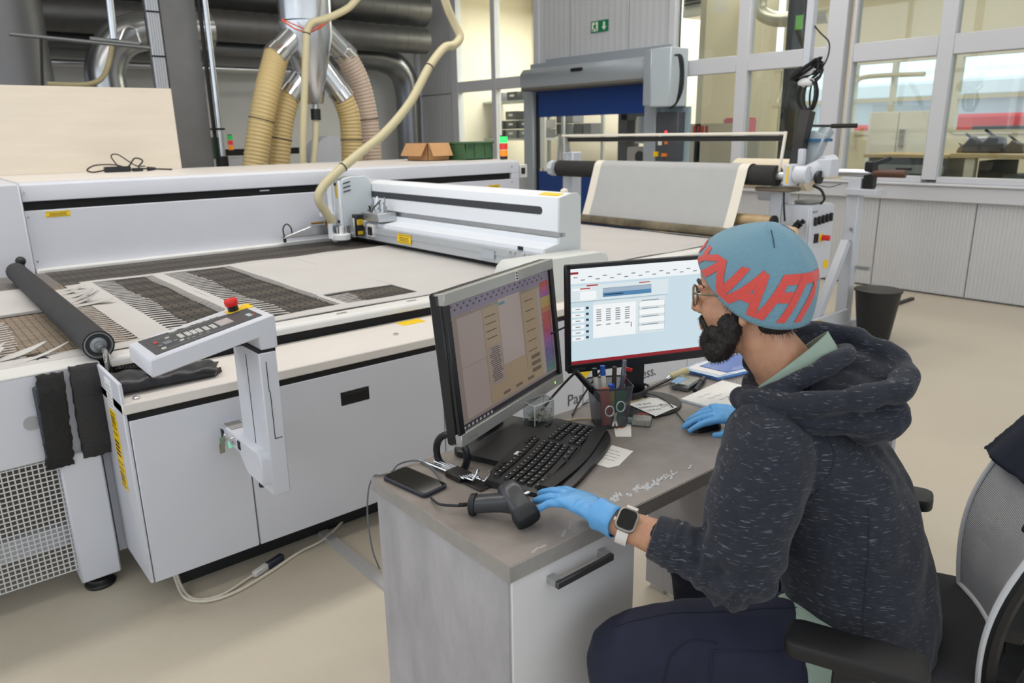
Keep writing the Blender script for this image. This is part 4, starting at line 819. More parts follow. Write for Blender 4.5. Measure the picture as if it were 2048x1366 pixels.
bellows(V_(640, 55, YV+.2), V_(690, 108, YV+.25), [V_(718, 165, YV+.25), V_(735, 240, YV+.25), V_(745, 345, YV+.25)], r_, M_bel[1], 0)
bellows(V_(640, 130), V_(683, 190, YV-.05), [V_(698, 230, YV-.05), V_(703, 280, YV-.05), V_(705, 350, YV-.05)], r_*.95, M_bel[0], 0)
fan = thing('blower', tuple(A(665, 330, 'y', 9.2)*[1, 1, 0]), 'light blue grey blower housing behind the bellows hoses', 'machine')
fc_ = A(665, 310, 'y', 9.2); P('volute', fan, M_standw, cyl(fc_, fc_+[0, .3, 0], .24, n=28)); P('base', fan, M_standw, box((fc_[0]-.35, 9.15, 0), (fc_[0]+.35, 9.6, fc_[2]-.12)))
P('rail', fan, M_dark, box((fc_[0]-1.2, 9.7, fc_[2]+.02), (fc_[0]+.9, 9.75, fc_[2]+.1)))
# cream suction hoses
M_hose = mat('hose_beige', (198, 188, 152), rough=.45)
def ribhose(name, label, pts, r, seams):
    c = spline(pts, 24); L = np.concatenate([[0], np.cumsum(np.linalg.norm(np.diff(c, axis=0), axis=1))]); n = int(L[-1]/.009)
    s_ = np.linspace(0, L[-1], n); c = np.stack([np.interp(s_, L, c[:, i]) for i in range(3)], 1)
    t = thing(name, pts[-1], label, 'hose'); P('hose', t, M_hose, tube(c, r*(1+.045*np.cos(np.arange(n)*PI/1.0)), n=16), angle=80)
    for i in seams: k = int(n*i); P('band', t, M_dark, tube(c[k:k+2], r*1.12, n=14))
    return t
H = lambda px, py, y: A(px, py, 'y', y)
ribhose('suction_hose', 'cream hose running diagonally from the ceiling into the laser head', [H(872, -60, 5.3), H(893, 10, 5.3), H(908, 45, 5.3), H(920, 73, 5.28), H(908, 90, 5.26), H(888, 96, 5.25), H(858, 135, 5.2), H(820, 205, 5.15), H(770, 265, 5.12), H(715, 310, 5.1), H(668, 350, 5.08), H(645, 375, 5.07), H(637, 398, 5.07), H(650, 422, 5.08), H(665, 445, 5.09)], .033, (.37, .8))
ribhose('suction_hose', 'cream hose looping over the silver manifold and hanging down', [H(760, -60, 6.9), H(712, 0, 6.9), H(690, 20, 6.9), H(650, 38, 6.92), H(625, 45, 6.94), H(614, 62, 6.95), H(612, 90, 6.95), H(609, 180, 6.95), H(606, 280, 6.95), H(606, 345, 6.95)], .033, (.45,))
# hanging cable pole with coiled cables
hp = thing('cable_pole', tuple(A(1625, 0, 'x', 6.2)), 'white hanging cable pole with a coiled black cable bundle', 'cable pole')
X_ = 6.2; G = lambda px, py: A(px, py, 'x', X_)
a, b = G(1622, 150), G(1631, -60)
P('pole', hp, M_standw, box((X_-.03, b[1]-.035, a[2]), (X_+.03, b[1]+.035, 5.2)), bev=.006)
c_ = G(1613, 150); P('cable_coil', hp, M_black, *[tube([c_+np.array([.05*math.sin(k), .13*math.cos(t+.3*k)*(1-.3*(k % 3)/3), .07*math.sin(t)+.01*k]) for t in np.linspace(0, 2*PI, 18, endpoint=False)], .011, n=6, closed=True) for k in range(7)], kind='stuff')
c2 = G(1620, 190); P('cable_coil', hp, M_black, *[tube([c2+np.array([.03*math.sin(k*2), (.02+.05*(k/6))*math.cos(t)*1.2+.02*(k-3)*.4, .12*math.sin(t)]) for t in np.linspace(0, 2*PI, 18, endpoint=False)], .008, n=6, closed=True) for k in range(7)], kind='stuff')
P('socket', hp, mat('socket_white', (226, 228, 230)), ell(G(1613, 165), (.04, .08, .04))); P('label_ring', hp, mat('paper_white', (232, 232, 232)), ell(G(1619, 135), (.03, .05, .06)))
P('wire', hp, M_dark, tube(spline([G(1619, 40), G(1640, 65), G(1658, 85), G(1655, 115), G(1640, 140), G(1625, 150)], 6), .006, n=6))

# ================================================================== fast roll-up gate, exit sign, rooms behind
M_gate = mat('gate_alu', (176, 184, 192), rough=.4, metal=.35)
gt = thing('roll_gate', (7.8, 7.6, 0), 'high speed roll-up gate with blue curtain and grey hood', 'gate')
P('hood', gt, M_gate, prism([(7.93, 2.24), (7.62, 2.24), (7.58, 2.30), (7.58, 2.46), (7.64, 2.53), (7.93, 2.55)], 'y', 6.36, 8.82), bev=.01)
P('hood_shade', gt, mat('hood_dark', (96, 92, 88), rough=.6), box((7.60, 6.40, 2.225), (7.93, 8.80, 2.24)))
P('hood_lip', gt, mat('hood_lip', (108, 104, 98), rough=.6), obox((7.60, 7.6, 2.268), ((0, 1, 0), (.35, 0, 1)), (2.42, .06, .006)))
P('top_rail', gt, M_gate, box((7.86, 6.3, 2.55), (7.95, 8.9, 2.62)), box((7.9, 6.3, 2.62), (7.95, 8.6, 2.67)))
P('hood_sensor', gt, M_black, box((7.555, 7.52, 2.43), (7.585, 7.74, 2.475)), bev=.008)
P('guide_post', gt, M_gate, box((7.80, 8.78, 0), (7.95, 9.0, 2.24)), bev=.008); P('guide_post', gt, M_gate, box((7.80, 6.42, 0), (7.95, 6.62, 2.24)), bev=.008)
M_blue = mat('curtain_blue', (24, 62, 132), rough=.38, var=.06, vs=3)
P('curtain_top', gt, M_blue, box((7.865, 6.62, 1.86), (7.875, 8.78, 2.24))); P('curtain_bottom', gt, M_blue, box((7.865, 6.62, .03), (7.875, 8.78, 1.07)))
P('clear_window', gt, glassmat('curtain_clear', (236, 238, 236), refl=.05, rough=.08), box((7.868, 6.62, 1.07), (7.872, 8.78, 1.86)))
P('curtain_bar', gt, M_dark, box((7.86, 8.74, 2.15), (7.90, 8.86, 2.19)), box((7.855, 8.735, .05), (7.885, 8.775, 2.15)))
mb = P('motor_box', gt, mat('motor_box', (192, 202, 208), rough=.4), box((7.55, 6.02, 1.92), (7.9, 6.36, 2.60)), bev=.012); P('motor_cover', mb, M_gate, box((7.53, 6.30, 1.94), (7.6, 6.42, 2.58)), bev=.006)
P('motor_cable', gt, M_black, *[tube(spline([(7.6, 6.0, 2.5), (7.6, 5.94-.02*k, 2.48), (7.62, 5.92-.02*k, 2.3), (7.62, 5.93-.02*k, 2.1), (7.62, 5.97, 1.95), (7.62, 6.06, 1.9)], 5), .013, n=6) for k in range(3)])
P('control_plate', gt, mat('plate_blue_grey', (150, 168, 178), rough=.5), box((7.88, 5.97, 1.05), (7.93, 6.42, 1.92)))
P('control_box', gt, mat('control_dark', (74, 78, 84), rough=.5), box((7.74, 6.02, 1.27), (7.88, 6.36, 1.86)), bev=.01)
P('control_label', gt, mat('paper_white', (232, 232, 232)), box((7.735, 6.26, 1.46), (7.742, 6.32, 1.58))); P('control_light', gt, mat('lamp_red', (230, 60, 60), emit=(255, 60, 60), es=1.5), ell((7.735, 6.2, 1.62), (.01, .02, .02)))
P('control_stop', gt, M_yellow, box((7.71, 6.31, 1.32), (7.742, 6.37, 1.38))); PS('control_stop', gt, mat('lamp_orange', (236, 130, 50), rough=.4), box((7.71, 6.17, 1.32), (7.742, 6.24, 1.36)), box((7.73, 6.17, 1.47), (7.742, 6.21, 1.52)))
# exit sign
xs_ = thing('exit_sign', (XW, 7.56, 2.93), 'green and white emergency exit sign above the gate', 'sign')
s0, s1 = A(1183, 54, 'x', XW)[1], A(1217, 54, 'x', XW)[1]; z0, z1 = A(1200, 64, 'x', XW)[2], A(1200, 41, 'x', XW)[2]
P('plate', xs_, mat('sign_green', (16, 120, 84), rough=.4), box((XW-.012, s1, z0), (XW, s0, z1)))
w_ = s0-s1; h_ = z1-z0; M_sw = mat('sign_white', (226, 236, 214), rough=.5)
P('arrow', xs_, M_sw, prism([(s1+w_*.22, z0+h_*.12), (s1+w_*.08, z0+h_*.45), (s1+w_*.17, z0+h_*.42), (s1+w_*.17, z0+h_*.85), (s1+w_*.28, z0+h_*.85), (s1+w_*.28, z0+h_*.42), (s1+w_*.37, z0+h_*.45)], 'x', XW-.014, XW-.011))
P('door_field', xs_, M_sw, box((XW-.014, s0-w_*.42, z0+h_*.1), (XW-.011, s0-w_*.06, z0+h_*.9)))
P('running_figure', xs_, mat('sign_green', (16, 120, 84)), prism([(s0-w_*.12, z0+h_*.12), (s0-w_*.22, z0+h_*.42), (s0-w_*.32, z0+h_*.15), (s0-w_*.36, z0+h_*.2), (s0-w_*.28, z0+h_*.5), (s0-w_*.36, z0+h_*.6), (s0-w_*.24, z0+h_*.72), (s0-w_*.14, z0+h_*.55), (s0-w_*.2, z0+h_*.45), (s0-w_*.08, z0+h_*.2)], 'x', XW-.016, XW-.013), ell((XW-.014, s0-w_*.26, z0+h_*.8), (.003, w_*.035, h_*.06), n=10, m=6))
# dark post behind the glazing, shelf unit, benches, far room furniture
pt = A(1590, 150, 'x', 9.0); P('dark_post', None, mat('post_black', (44, 44, 46), rough=.5), box((8.9, pt[1]-.1, 0), (9.1, pt[1]+.1, 4.3)), label='dark steel post behind the glazed wall near the cable pole', cat='column')
gs_ = A(1599, 45, 'x', 8.9); P('green_tag', None, mat('tag_green', (120, 190, 80), rough=.6), box((8.885, gs_[1]-.045, gs_[2]-.08), (8.9, gs_[1]+.045, gs_[2]+.08)), label='small bright green tag on the dark post', cat='tag')
M_shelf = mat('shelf_grey', (176, 182, 184), rough=.45, metal=.3); M_bin = [mat('bin_grey_a', (96, 98, 102), rough=.6), mat('bin_grey_b', (128, 130, 134), rough=.6), mat('bin_grey_c', (74, 74, 78), rough=.6)]
def shelf(x, y0, y1, zs, label):
    t = thing('shelf_unit', (x, (y0+y1)/2, 0), label, 'shelf', 'shelf units in the store room')
    for z in zs: P('shelf_board', t, M_shelf, box((x, y0, z-.04), (x+.5, y1, z)))
    for y in (y0, y1): P('upright', t, M_shelf, box((x-.02, y-.03, 0), (x+.03, y+.03, zs[-1]+.5))); P('upright', t, M_shelf, box((x+.47, y-.03, 0), (x+.52, y+.03, zs[-1]+.5)))
    return t
SX = 9.6
za, zb = A(960, 205, 'x', SX)[2], A(960, 277, 'x', SX)[2]; yl, yr = A(935, 250, 'x', SX)[1], A(1062, 250, 'x', SX)[1]
shelf(SX, yr-.35, yl+.2, [.5, zb, za], 'grey storage shelf behind the left glazing filled with grey bins')
k = 0
for z, row in ((za, [(yl-.15, 1), (yr+1.05, 1), (yr+.6, 1), (yr+.2, 1), (yr-.14, 1)]), (zb, [(yl-.1, 3), (yr+1.05, 2), (yr+.65, 3), (yr+.25, 2), (yr-.1, 2)])):
    for y, n in row:
        for j in range(n):
            nth = ['first', 'second', 'third', 'fourth', 'fifth'][row.index((y, n))]; lv = '' if n == 1 else [', bottom of stack', ', second up', ', third up'][j]
            t = P('storage_bin', None, M_bin[k % 3], prism([(y-.15, z+.002+.17*j), (y-.16, z+.16+.17*j), (y+.16, z+.16+.17*j), (y+.15, z+.002+.17*j)], 'x', SX+.05, SX+.4), bev=.008, label='grey bin %s from left on %s shelf behind left glazing%s' % (nth, 'upper' if z == za else 'lower', lv), cat='bin', group='bins on the glazed shelf'); k += 1
            P('label_tab', t, mat('paper_white', (232, 232, 232)), box((SX+.045, y-.06, z+.07+.17*j), (SX+.05, y+.06, z+.11+.17*j)))
# seen through the clear part of the gate
GX = 10.2
g0, g1 = A(1112, 285, 'x', GX), A(1205, 285, 'x', GX); zc = A(1150, 268, 'x', GX)[2]
shelf(GX, g1[1], g0[1]+.2, [.5, zc], 'shelf seen through the clear gate window with small bins')
for j, (px, n) in enumerate(((1116, 2), (1134, 2), (1152, 1), (1170, 1))):
    c = A(px, 260, 'x', GX)
    for q_ in range(n): P('storage_bin', None, M_bin[j % 3], prism([(c[1]-.1, zc+.002+.2*q_), (c[1]-.11, zc+.19+.2*q_), (c[1]+.11, zc+.19+.2*q_), (c[1]+.1, zc+.002+.2*q_)], 'x', GX+.05, GX+.35), bev=.008, label='bin %s from left on shelf behind clear gate curtain%s' % (['first', 'second', 'third', 'fourth'][j], [', lower of two', ', upper of two'][q_] if n == 2 else ''), cat='bin', group='bins seen through the gate')
dk = A(1270, 290, 'x', 9.2); mk = thing('packing_machine', (9.3, dk[1], 0), 'grey machine with silver top seen through the gate beside the right post', 'machine')
P('frame', mk, mat('machine_dark', (84, 86, 92), rough=.5), box((9.2, dk[1]+.18, 0), (9.5, dk[1]+.36, 2.3)), box((9.2, dk[1]-.4, 1.8), (9.6, dk[1]+.3, 2.2))); P('silver_tank', mk, M_alu, cyl((9.4, dk[1]-.1, 1.45), (9.4, dk[1]-.1, 1.85), .22, n=20)); P('body', mk, mat('machine_pale', (196, 188, 180), rough=.5), box((9.2, dk[1]-.35, 0), (9.7, dk[1]+.18, 1.4)), bev=.02); P('porthole', mk, M_dark, cyl((9.2, dk[1]-.1, 1.25), (9.19, dk[1]-.1, 1.25), .09, n=18))
# workbench with drawers behind the right glazing
BX = 9.4
def cab(px0, px1, py0, py1, x, depth): a = A(px0, py0, 'x', x); b = A(px1, py1, 'x', x); return (b[1], a[1], b[2], a[2])
y0, y1, z0, z1 = cab(1738, 1842, 318, 370, BX, .6)
dr = thing('drawer_cabinet', (BX, (y0+y1)/2, 0), 'dark drawer cabinet with grey fronts behind the right glazing', 'cabinet')
P('carcass', dr, mat('carcass_dark', (84, 88, 90), rough=.5), box((BX, y0-.25, 0), (BX+.6, y1, z1+.02)))
for k in range(4):
    zt = z1-.06-.115*k; f = P('drawer', dr, mat('drawer_grey', (150, 152, 148), rough=.5), box((BX-.02, y0-.23, zt-.1), (BX, y1-.04, zt)), bev=.004); P('drawer_handle', f, M_dark, box((BX-.03, y0+.12, zt-.06), (BX-.019, y0+.3, zt-.035)), box((BX-.03, y0-.18, zt-.06), (BX-.019, y0-.02, zt-.035)))
    P('red_tag', f, mat('tag_red', (196, 66, 50), rough=.5), box((BX-.024, y1-.13, zt-.06), (BX-.019, y1-.07, zt-.03))) if k < 3 else 0
P('bench_top', dr, mat('bench_wood', (206, 178, 130), rough=.6), box((BX-.05, y0-.27, z1+.02), (BX+.7, y1+.05, z1+.06)), bev=.005)
y0, y1, z0, z1 = cab(1902, 2048, 312, 375, BX, .6)
wb2 = thing('workbench', (BX, (y0+y1)/2, 0), 'wooden workbench with tools behind the rightmost glazing', 'bench')
P('bench_top', wb2, mat('bench_wood', (206, 178, 130)), box((BX-.05, y0-1.2, z1-.02), (BX+.7, y1, z1+.03)), bev=.005)
PS('bench_leg', wb2, M_cream, box((BX, y1-.25, 0), (BX+.1, y1-.15, z1-.02)), box((BX, y0-1.1, 0), (BX+.1, y0-1.0, z1-.02))); P('lower_cabinet', wb2, mat('cabinet_green', (70, 92, 86), rough=.6), box((BX+.1, y0-1.0, 0), (BX+.6, y0+.45, z1-.2)), bev=.01); P('dark_cabinet', wb2, M_dark, box((BX+.05, y1-.5, 0), (BX+.6, y1-.28, z1-.05)))
for k, (px, py, c, r) in enumerate(((1945, 300, (52, 52, 58), .10), (1988, 290, (40, 40, 44), .12), (1922, 318, (120, 96, 60), .05), (2030, 300, (90, 76, 60), .09), (1967, 325, (186, 180, 170), .05))):
    c_ = A(px, py, 'x', BX+.2); z_ = max(c_[2], z1+.03+r)
    t = thing('bench_tool', (c_[0], c_[1], z1+.03), ['dark round tool housing left on the workbench', 'largest black tool housing on the workbench', 'small brown tool on the workbench edge', 'brown tool box at the right end of the workbench', 'pale small tool in front on the workbench'][k], 'tool', 'tools on the far workbench')
    mm = mat('tool_%d' % k, c, rough=.5); P('body', t, mm, prism([(c_[1]-r, z1+.03), (c_[1]-r*.8, z1+.03+r*(1.1+.3*(k % 3))), (c_[1]+r*(.1+.2*(k % 2)), z1+.03+r*(1.9-.3*(k % 2))), (c_[1]+r*.9, z1+.03+r*.8), (c_[1]+r, z1+.03)], 'x', c_[0]-r*.7, c_[0]+r*.7), bev=r*.15); P('handle', t, M_dark, cyl((c_[0], c_[1]-r*.3, z1+.03+r*1.2), (c_[0], c_[1]+r*.9, z1+.03+r*2.1), r*.13, n=10))
P('white_crate', None, mat('crate_white', (222, 226, 232), rough=.5), *[box((BX+.35, A(px, 300, 'x', BX)[1]-.16, z1+.032), (BX+.6, A(px, 300, 'x', BX)[1]+.1, z1+.2)) for px in (1925,)], bev=.01, label='white plastic crate on the far workbench behind the tools', cat='crate')
# door in the far room, cable trays and a duct under its ceiling
dr0, dr1 = A(1740, 220, 'x', 11.8), A(1862, 220, 'x', 11.8); zt = A(1800, 128, 'x', 11.8)[2]
dw = thing('door_1', (11.8, (dr0[1]+dr1[1])/2, 0), None, None, kind='structure')
P('leaf', dw, mat('door_white', (232, 230, 222), rough=.5), box((11.8, dr1[1], 0), (11.86, (dr0[1]+dr1[1])/2-.01, 1.85)), bev=.005); P('leaf', dw, mat('door_white', (232, 230, 222)), box((11.8, (dr0[1]+dr1[1])/2+.01, 0), (11.86, dr0[1], 1.85)), bev=.005)
P('handle', dw, M_alu, box((11.76, (dr0[1]+dr1[1])/2-.12, 1.35), (11.8, (dr0[1]+dr1[1])/2-.05, 1.6)))
for k, (x, z) in enumerate(((9.2, 3.55), (10.4, 3.7))):
    t = thing('ceiling_tray', (x, 3, z), ['near dark cable tray under the ceiling behind the glazing', 'rear dark cable tray under the ceiling behind the glazing'][k], 'cable tray', 'trays in the far room'); P('tray', t, mat('tray_dark', (96, 92, 82), rough=.6), box((x, -3.5, z), (x+.35, 3.9, z+.12))); P('rung', t, M_dark, *[box((x-.01, -3.4+.5*i, z-.02), (x+.36, -3.3+.5*i, z)) for i in range(15)])
f_ = [A(x, y, 'x', 10.0) for x, y in ((1518, 60), (1520, 20), (1530, 35), (1550, 38), (1600, 36), (1660, 30))]
P('room_duct', None, mat('duct_pale', (196, 192, 176), rough=.35, metal=.4), tube(spline([f_[1]+[0, 0, .3], f_[1], f_[3], f_[4], f_[5]], 6), .1, n=16), label='pale bent duct behind the upper glazing near the dark post', cat='duct')
rp_ = A(1700, 190, 'x', 12.5); P('room_pipe', None, M_winfr, tube(spline([A(1705, 300, 'x', 12.5), A(1703, 200, 'x', 12.5), A(1712, 165, 'x', 12.5), A(1740, 153, 'x', 12.5), A(1850, 148, 'x', 12.5)], 6), .035, n=10), label='cream bent pipe on the far room wall', cat='pipe')
v_ = thing('vent_box', tuple(A(1385, 12, 'x', 9.3)), 'white air vent box behind the upper glazing', 'vent'); vb = A(1393, 8, 'x', 9.3)
P('housing', v_, mat('vent_white', (220, 216, 204), rough=.5), box((9.3, vb[1]-.25, vb[2]-.16), (9.7, vb[1]+.25, vb[2]+.6)), bev=.02); P('slat', v_, M_dark, *[box((9.285, vb[1]-.2, vb[2]+.05*k), (9.3, vb[1]+.2, vb[2]+.02+.05*k)) for k in range(4)])
rn = thing('red_notice', tuple(A(1402, 260, 'x', 9.2)), 'red lettered notice seen through the glazing right of the gate', 'sign'); nb = A(1404, 259, 'x', 9.2)
P('board', rn, mat('notice_cream', (214, 200, 176), rough=.6), box((9.2, nb[1]-.55, 0), (9.25, nb[1]+.25, nb[2]+.08))); P('red_print', rn, mat('tag_red', (196, 66, 50)), *[box((9.192, nb[1]-.1+.07*k, nb[2]-.05), (9.2, nb[1]-.06+.07*k, nb[2]+.05)) for k in range(4)])
P('filing_cabinet', None, mat('cabinet_cream', (206, 198, 180), rough=.6), box((9.28, nb[1]-.9, 0), (9.7, nb[1]-.58, nb[2]-.065)), box((9.28, nb[1]-.58, 0), (9.7, nb[1]-.27, nb[2]-.065)), bev=.01, label='cream low cabinet under the pink box behind the glazing', cat='cabinet')
P('pink_box', None, mat('box_pink', (222, 130, 146), rough=.5), box((9.3, nb[1]-.62, nb[2]-.06), (9.6, nb[1]-.28, nb[2]+.13)), box((9.31, nb[1]-.61, nb[2]+.13), (9.59, nb[1]-.29, nb[2]+.15)), bev=.01, label='pink box behind the glazing right of the red notice', cat='box')
SC = 1.0

# ================================================================== desk
M_desk = mat('desk_laminate', (136, 128, 122), rough=.40, var=.13, vs=14, bump=.08, bs=300)
M_deskside = mat('desk_concrete_decor', (166, 164, 168), rough=.5, var=.17, vs=9, stretch=(1, 1, .4), bump=.06, bs=200)
M_white = mat('white_melamine', (222, 220, 220), rough=.35)
dk_ = thing('desk', (1.7, 1.33, 0), 'grey concrete-look desk with white drawer front on the left', 'desk')
DT = .74
P('desk_top', dk_, M_desk, box((.855, 1.047, .702), (2.75, 1.61, DT)), bev=.0015)
P('edge_band', dk_, mat('edge_band', (150, 146, 142), rough=.5, var=.12, vs=12), box((.8545, 1.046, .702), (.857, 1.612, .7385)), box((.855, 1.0455, .702), (2.75, 1.0475, .7385)))
P('side_panel', dk_, M_deskside, box((.862, 1.062, 0), (.882, 1.60, .702)))
P('back_panel', dk_, M_deskside, box((.882, 1.57, .12), (1.3, 1.59, .702)))
xr = DX(1268, 1150, 'y', 1.055)[0]
P('drawer_carcass', dk_, M_white, box((.884, 1.075, .05), (xr-.002, 1.568, .70)))
P('drawer_front', dk_, M_white, box((.868, 1.056, .05), (xr, 1.074, .698)), bev=.001)
h0, h1 = DX(1103, 1168, 'y', 1.04), DX(1214, 1112, 'y', 1.04)
hd = P('handle', dk_, mat('handle_steel', (92, 92, 94), rough=.35, metal=.7), box((h0[0], 1.018, h0[2]-.004), (h1[0], 1.028, h0[2]+.012)), bev=.001)
PS('handle_foot', hd, mat('handle_foot', (176, 176, 178), rough=.3, metal=.6), box((h0[0], 1.028, h0[2]-.004), (h0[0]+.016, 1.056, h0[2]+.012)), box((h1[0]-.016, 1.028, h0[2]-.004), (h1[0], 1.056, h0[2]+.012)))
P('leg_panel', dk_, M_deskside, box((1.89, 1.12, .02), (1.92, 1.53, .702))); PS('leg_glide', dk_, M_alu, box((1.892, 1.14, 0), (1.918, 1.2, .02)), box((1.892, 1.45, 0), (1.918, 1.51, .02)))
P('leg_panel', dk_, M_deskside, box((2.70, 1.06, 0), (2.73, 1.60, .702)))
s = []
for (x0, y0, x1, y1, n) in ((1218, 1000, 1300, 970, 34), (1300, 970, 1345, 950, 26), (1345, 952, 1352, 945, 3), (1368, 940, 1385, 934, 2)):
    for k in range(n):
        t = random.random(); c = D(x0+(x1-x0)*t+random.uniform(-9, 9), y0+(y1-y0)*t+random.uniform(-5, 5), DT); a = random.uniform(0, 3); m_ = random.randint(5, 7)
        s.append(oprism([(random.uniform(.0015, .0085)*math.cos(2*PI*i/m_)*1.8, random.uniform(.001, .006)*math.sin(2*PI*i/m_)) for i in range(m_)], (c[0], c[1], DT-.0002+.000012*len(s)), (math.cos(a*.4), math.sin(a*.4), 0), (-math.sin(a*.4), math.cos(a*.4), 0), .0005))
P('worn_patches', dk_, mat('worn_core', (182, 186, 190), rough=.6), *s, kind='stuff', smooth=False)
s = [obox((*D(x, y)[:2], DT), ((1, .3*k, 0), (0, 1, 0)), (.02+.006*k, .006, .0004)) for k, (x, y) in enumerate(((1085, 1093), (1070, 1100), (1128, 1066), (1140, 1050)))]
P('scuffs', dk_, mat('scuff', (168, 160, 154), rough=.6), *s, kind='stuff')

# ---- monitors
M_bezel = mat('bezel_black', (20, 22, 26), rough=.35); M_silver = mat('bezel_silver', (178, 178, 174), rough=.38, metal=.5)
def monitor_axes(a, b, tilt):
    a = np.array(a); b = np.array(b); d = (b-a)/np.linalg.norm(b-a); up = np.array([0, 0, 1.0])+np.cross([0, 0, 1.0], d)*tilt; up /= np.linalg.norm(up); n = np.cross(d, up)
    return a, d, up, n, np.linalg.norm(b-a)          # n points at the viewer (towards -y)
def slab(o, d, up, n, x0, x1, y0, y1, z0, z1):
    c = o+d*(x0+x1)/2+up*(y0+y1)/2+n*(z0+z1)/2
    return obox(c, (d, up), (x1-x0, y1-y0, z1-z0))
def emitmat(name, c, s=1.0, rough=.35):
    return mat(name, tuple(v*.25 for v in c), rough=rough, emit=c, es=s)
# monitor 1: silver bezel
a1, d1, u1, n1, W1 = monitor_axes((1.050, 1.470, .81), (1.050+.561, 1.470+.2035, .81), .1); H1 = .408
m1 = thing('silver_monitor', (1.33, 1.58, DT), 'older monitor with silver and black bezel turned away showing dim beige dialogs', 'monitor')
B1 = lambda *q: slab(a1, d1, u1, n1, *q)
P('housing', m1, M_bezel, B1(0, W1, 0, H1, -.05, -.012), bev=.006)
PS('bezel_side', m1, M_bezel, B1(0, .022, .03, H1-.03, -.012, 0), B1(W1-.022, W1, .03, H1-.03, -.012, 0), bev=.002)
P('bezel_top', m1, M_silver, B1(0, W1, H1-.032, H1, -.03, .001), bev=.002); P('bezel_bottom', m1, M_silver, B1(0, W1, 0, .034, -.03, .001), bev=.002)
S1 = lambda x0, x1, y0, y1, z: B1(.022+x0*(W1-.044), .022+x1*(W1-.044), H1-.032-y1*(H1-.066), H1-.032-y0*(H1-.066), -.0098, -.0095+z)
sc1 = P('screen', m1, emitmat('scr1_base', (128, 116, 110), .8, rough=.25), B1(.022, W1-.022, .034, H1-.032, -.012, -.0097))
def scr(S, parent, name, col, rects, z, e=.8): return P(name, parent, emitmat('scr_%d_%d_%d' % col, col, e), *[S(*q, z) for q in rects])
scr(S1, sc1, 'toolbar', (120, 112, 128), [(0, 1, 0, .10)], .0001)
scr(S1, sc1, 'canvas', (150, 136, 130), [(.06, .88, .13, .93)], .0001)
scr(S1, sc1, 'dialog', (150, 132, 108), [(.28, .84, .13, .92)], .0002)
scr(S1, sc1, 'dialog_field', (158, 144, 138), [(.43, .66, .10, .66)], .0003)
scr(S1, sc1, 'list_panel', (142, 128, 122), [(.30, .43, .45, .78)], .00032)
ic = [(.02+.027*k, .034+.027*k, .02+.03*(k % 2), .035+.03*(k % 2)) for k in range(34)]+[(.31+.02*random.random(), .42-.02*random.random(), .47+.017*k, .476+.017*k) for k in range(17)]+[(.30, .40, .2+.06*k, .207+.06*k) for k in range(4)]+[(.70, .80, .2+.09*k, .206+.09*k) for k in range(6)]+[(.012, .022, .14+.04*k, .15+.04*k) for k in range(9)]
scr(S1, sc1, 'screen_text', (66, 62, 62), ic, .0004, .5)
scr(S1, sc1, 'outline', (110, 98, 84), [(.28, .282, .13, .92), (.28, .84, .918, .92), (.43, .432, .1, .66), (.66, .662, .1, .66), (.43, .66, .66, .662), (.67, .672, .13, .8), (.06, .06+.22, .52, .522)]+[(.72, .82, .70+.06*k, .735+.06*k) for k in range(3)]+[(.40+.13*k, .47+.13*k, .875, .9) for k in range(3)], .00042, .6)
scr(S1, sc1, 'taskbar', (44, 44, 52), [(0, 1, .955, 1)], .0004, .6)
scr(S1, sc1, 'task_icon', (150, 146, 150), [(.015+.035*k, .033+.035*k, .967, .988) for k in range(8)], .0005, .8)
scr(S1, sc1, 'selected_row', (60, 120, 132), [(.44, .50, .13, .15)], .0005)
pal = [(196, 40, 36), (190, 60, 120), (160, 60, 160), (188, 170, 70), (196, 160, 60), (190, 110, 50), (196, 50, 40), (190, 44, 44), (186, 40, 60), (180, 40, 90), (170, 50, 130), (150, 60, 160), (120, 60, 160), (90, 60, 150), (70, 70, 150), (60, 90, 140), (50, 110, 130), (50, 130, 120)]
for k, c in enumerate(pal):
    scr(S1, sc1, 'palette_row', c, [(.885, .985, .09+.047*k+.0157*j, .09+.047*k+.0157*j+.010) for j in range(3)], .0003, .55)
P('inventory_sticker', m1, mat('sticker_white', (230, 230, 228), rough=.6), B1(W1*.60, W1*.60+.013, H1-.029, H1-.003, .001, .0016)); P('sticker_print', m1, M_black, *[B1(W1*.60+.002, W1*.60+.011, H1-.026+.008*k, H1-.021+.008*k, .0016, .002) for k in range(3)])
P('power_led', m1, mat('led_green', (120, 255, 40), emit=(150, 255, 60), es=2), B1(W1-.062, W1-.058, .014, .021, .001, .0018)); text('maker_mark', m1, mat('mark_grey', (120, 120, 118), rough=.4), 'Compaq', a1+d1*.03+u1*.012+n1*.0012, d1, u1, .012, ext=.0002)
st = P('stand', m1, M_bezel, tube([a1+d1*.02-n1*.05+np.array([0, 0, -.03])+np.array([-n1[0]*.05*math.cos(t), -n1[1]*.05*math.cos(t), .055*math.sin(t)]) for t in np.linspace(0, 2*PI, 22, endpoint=False)], .010, n=8, closed=True), obox(a1+d1*W1*.45-n1*.075+u1*.1-[0, 0, .09], (d1, u1), (.10, .30, .03)), bev=.0)
P('stand_base', m1, M_bezel, oprism(rrect(.30, .21, .03), (1.262, 1.532, DT), (.94, .34, 0), (-.34, .94, 0), .022), bev=.004)
P('tray_recess', m1, mat('tray_grey', (56, 54, 54), rough=.5), oprism(rrect(.25, .13, .012), (1.232, 1.514, DT+.0222), (.94, .34, 0), (-.34, .94, 0), .001))
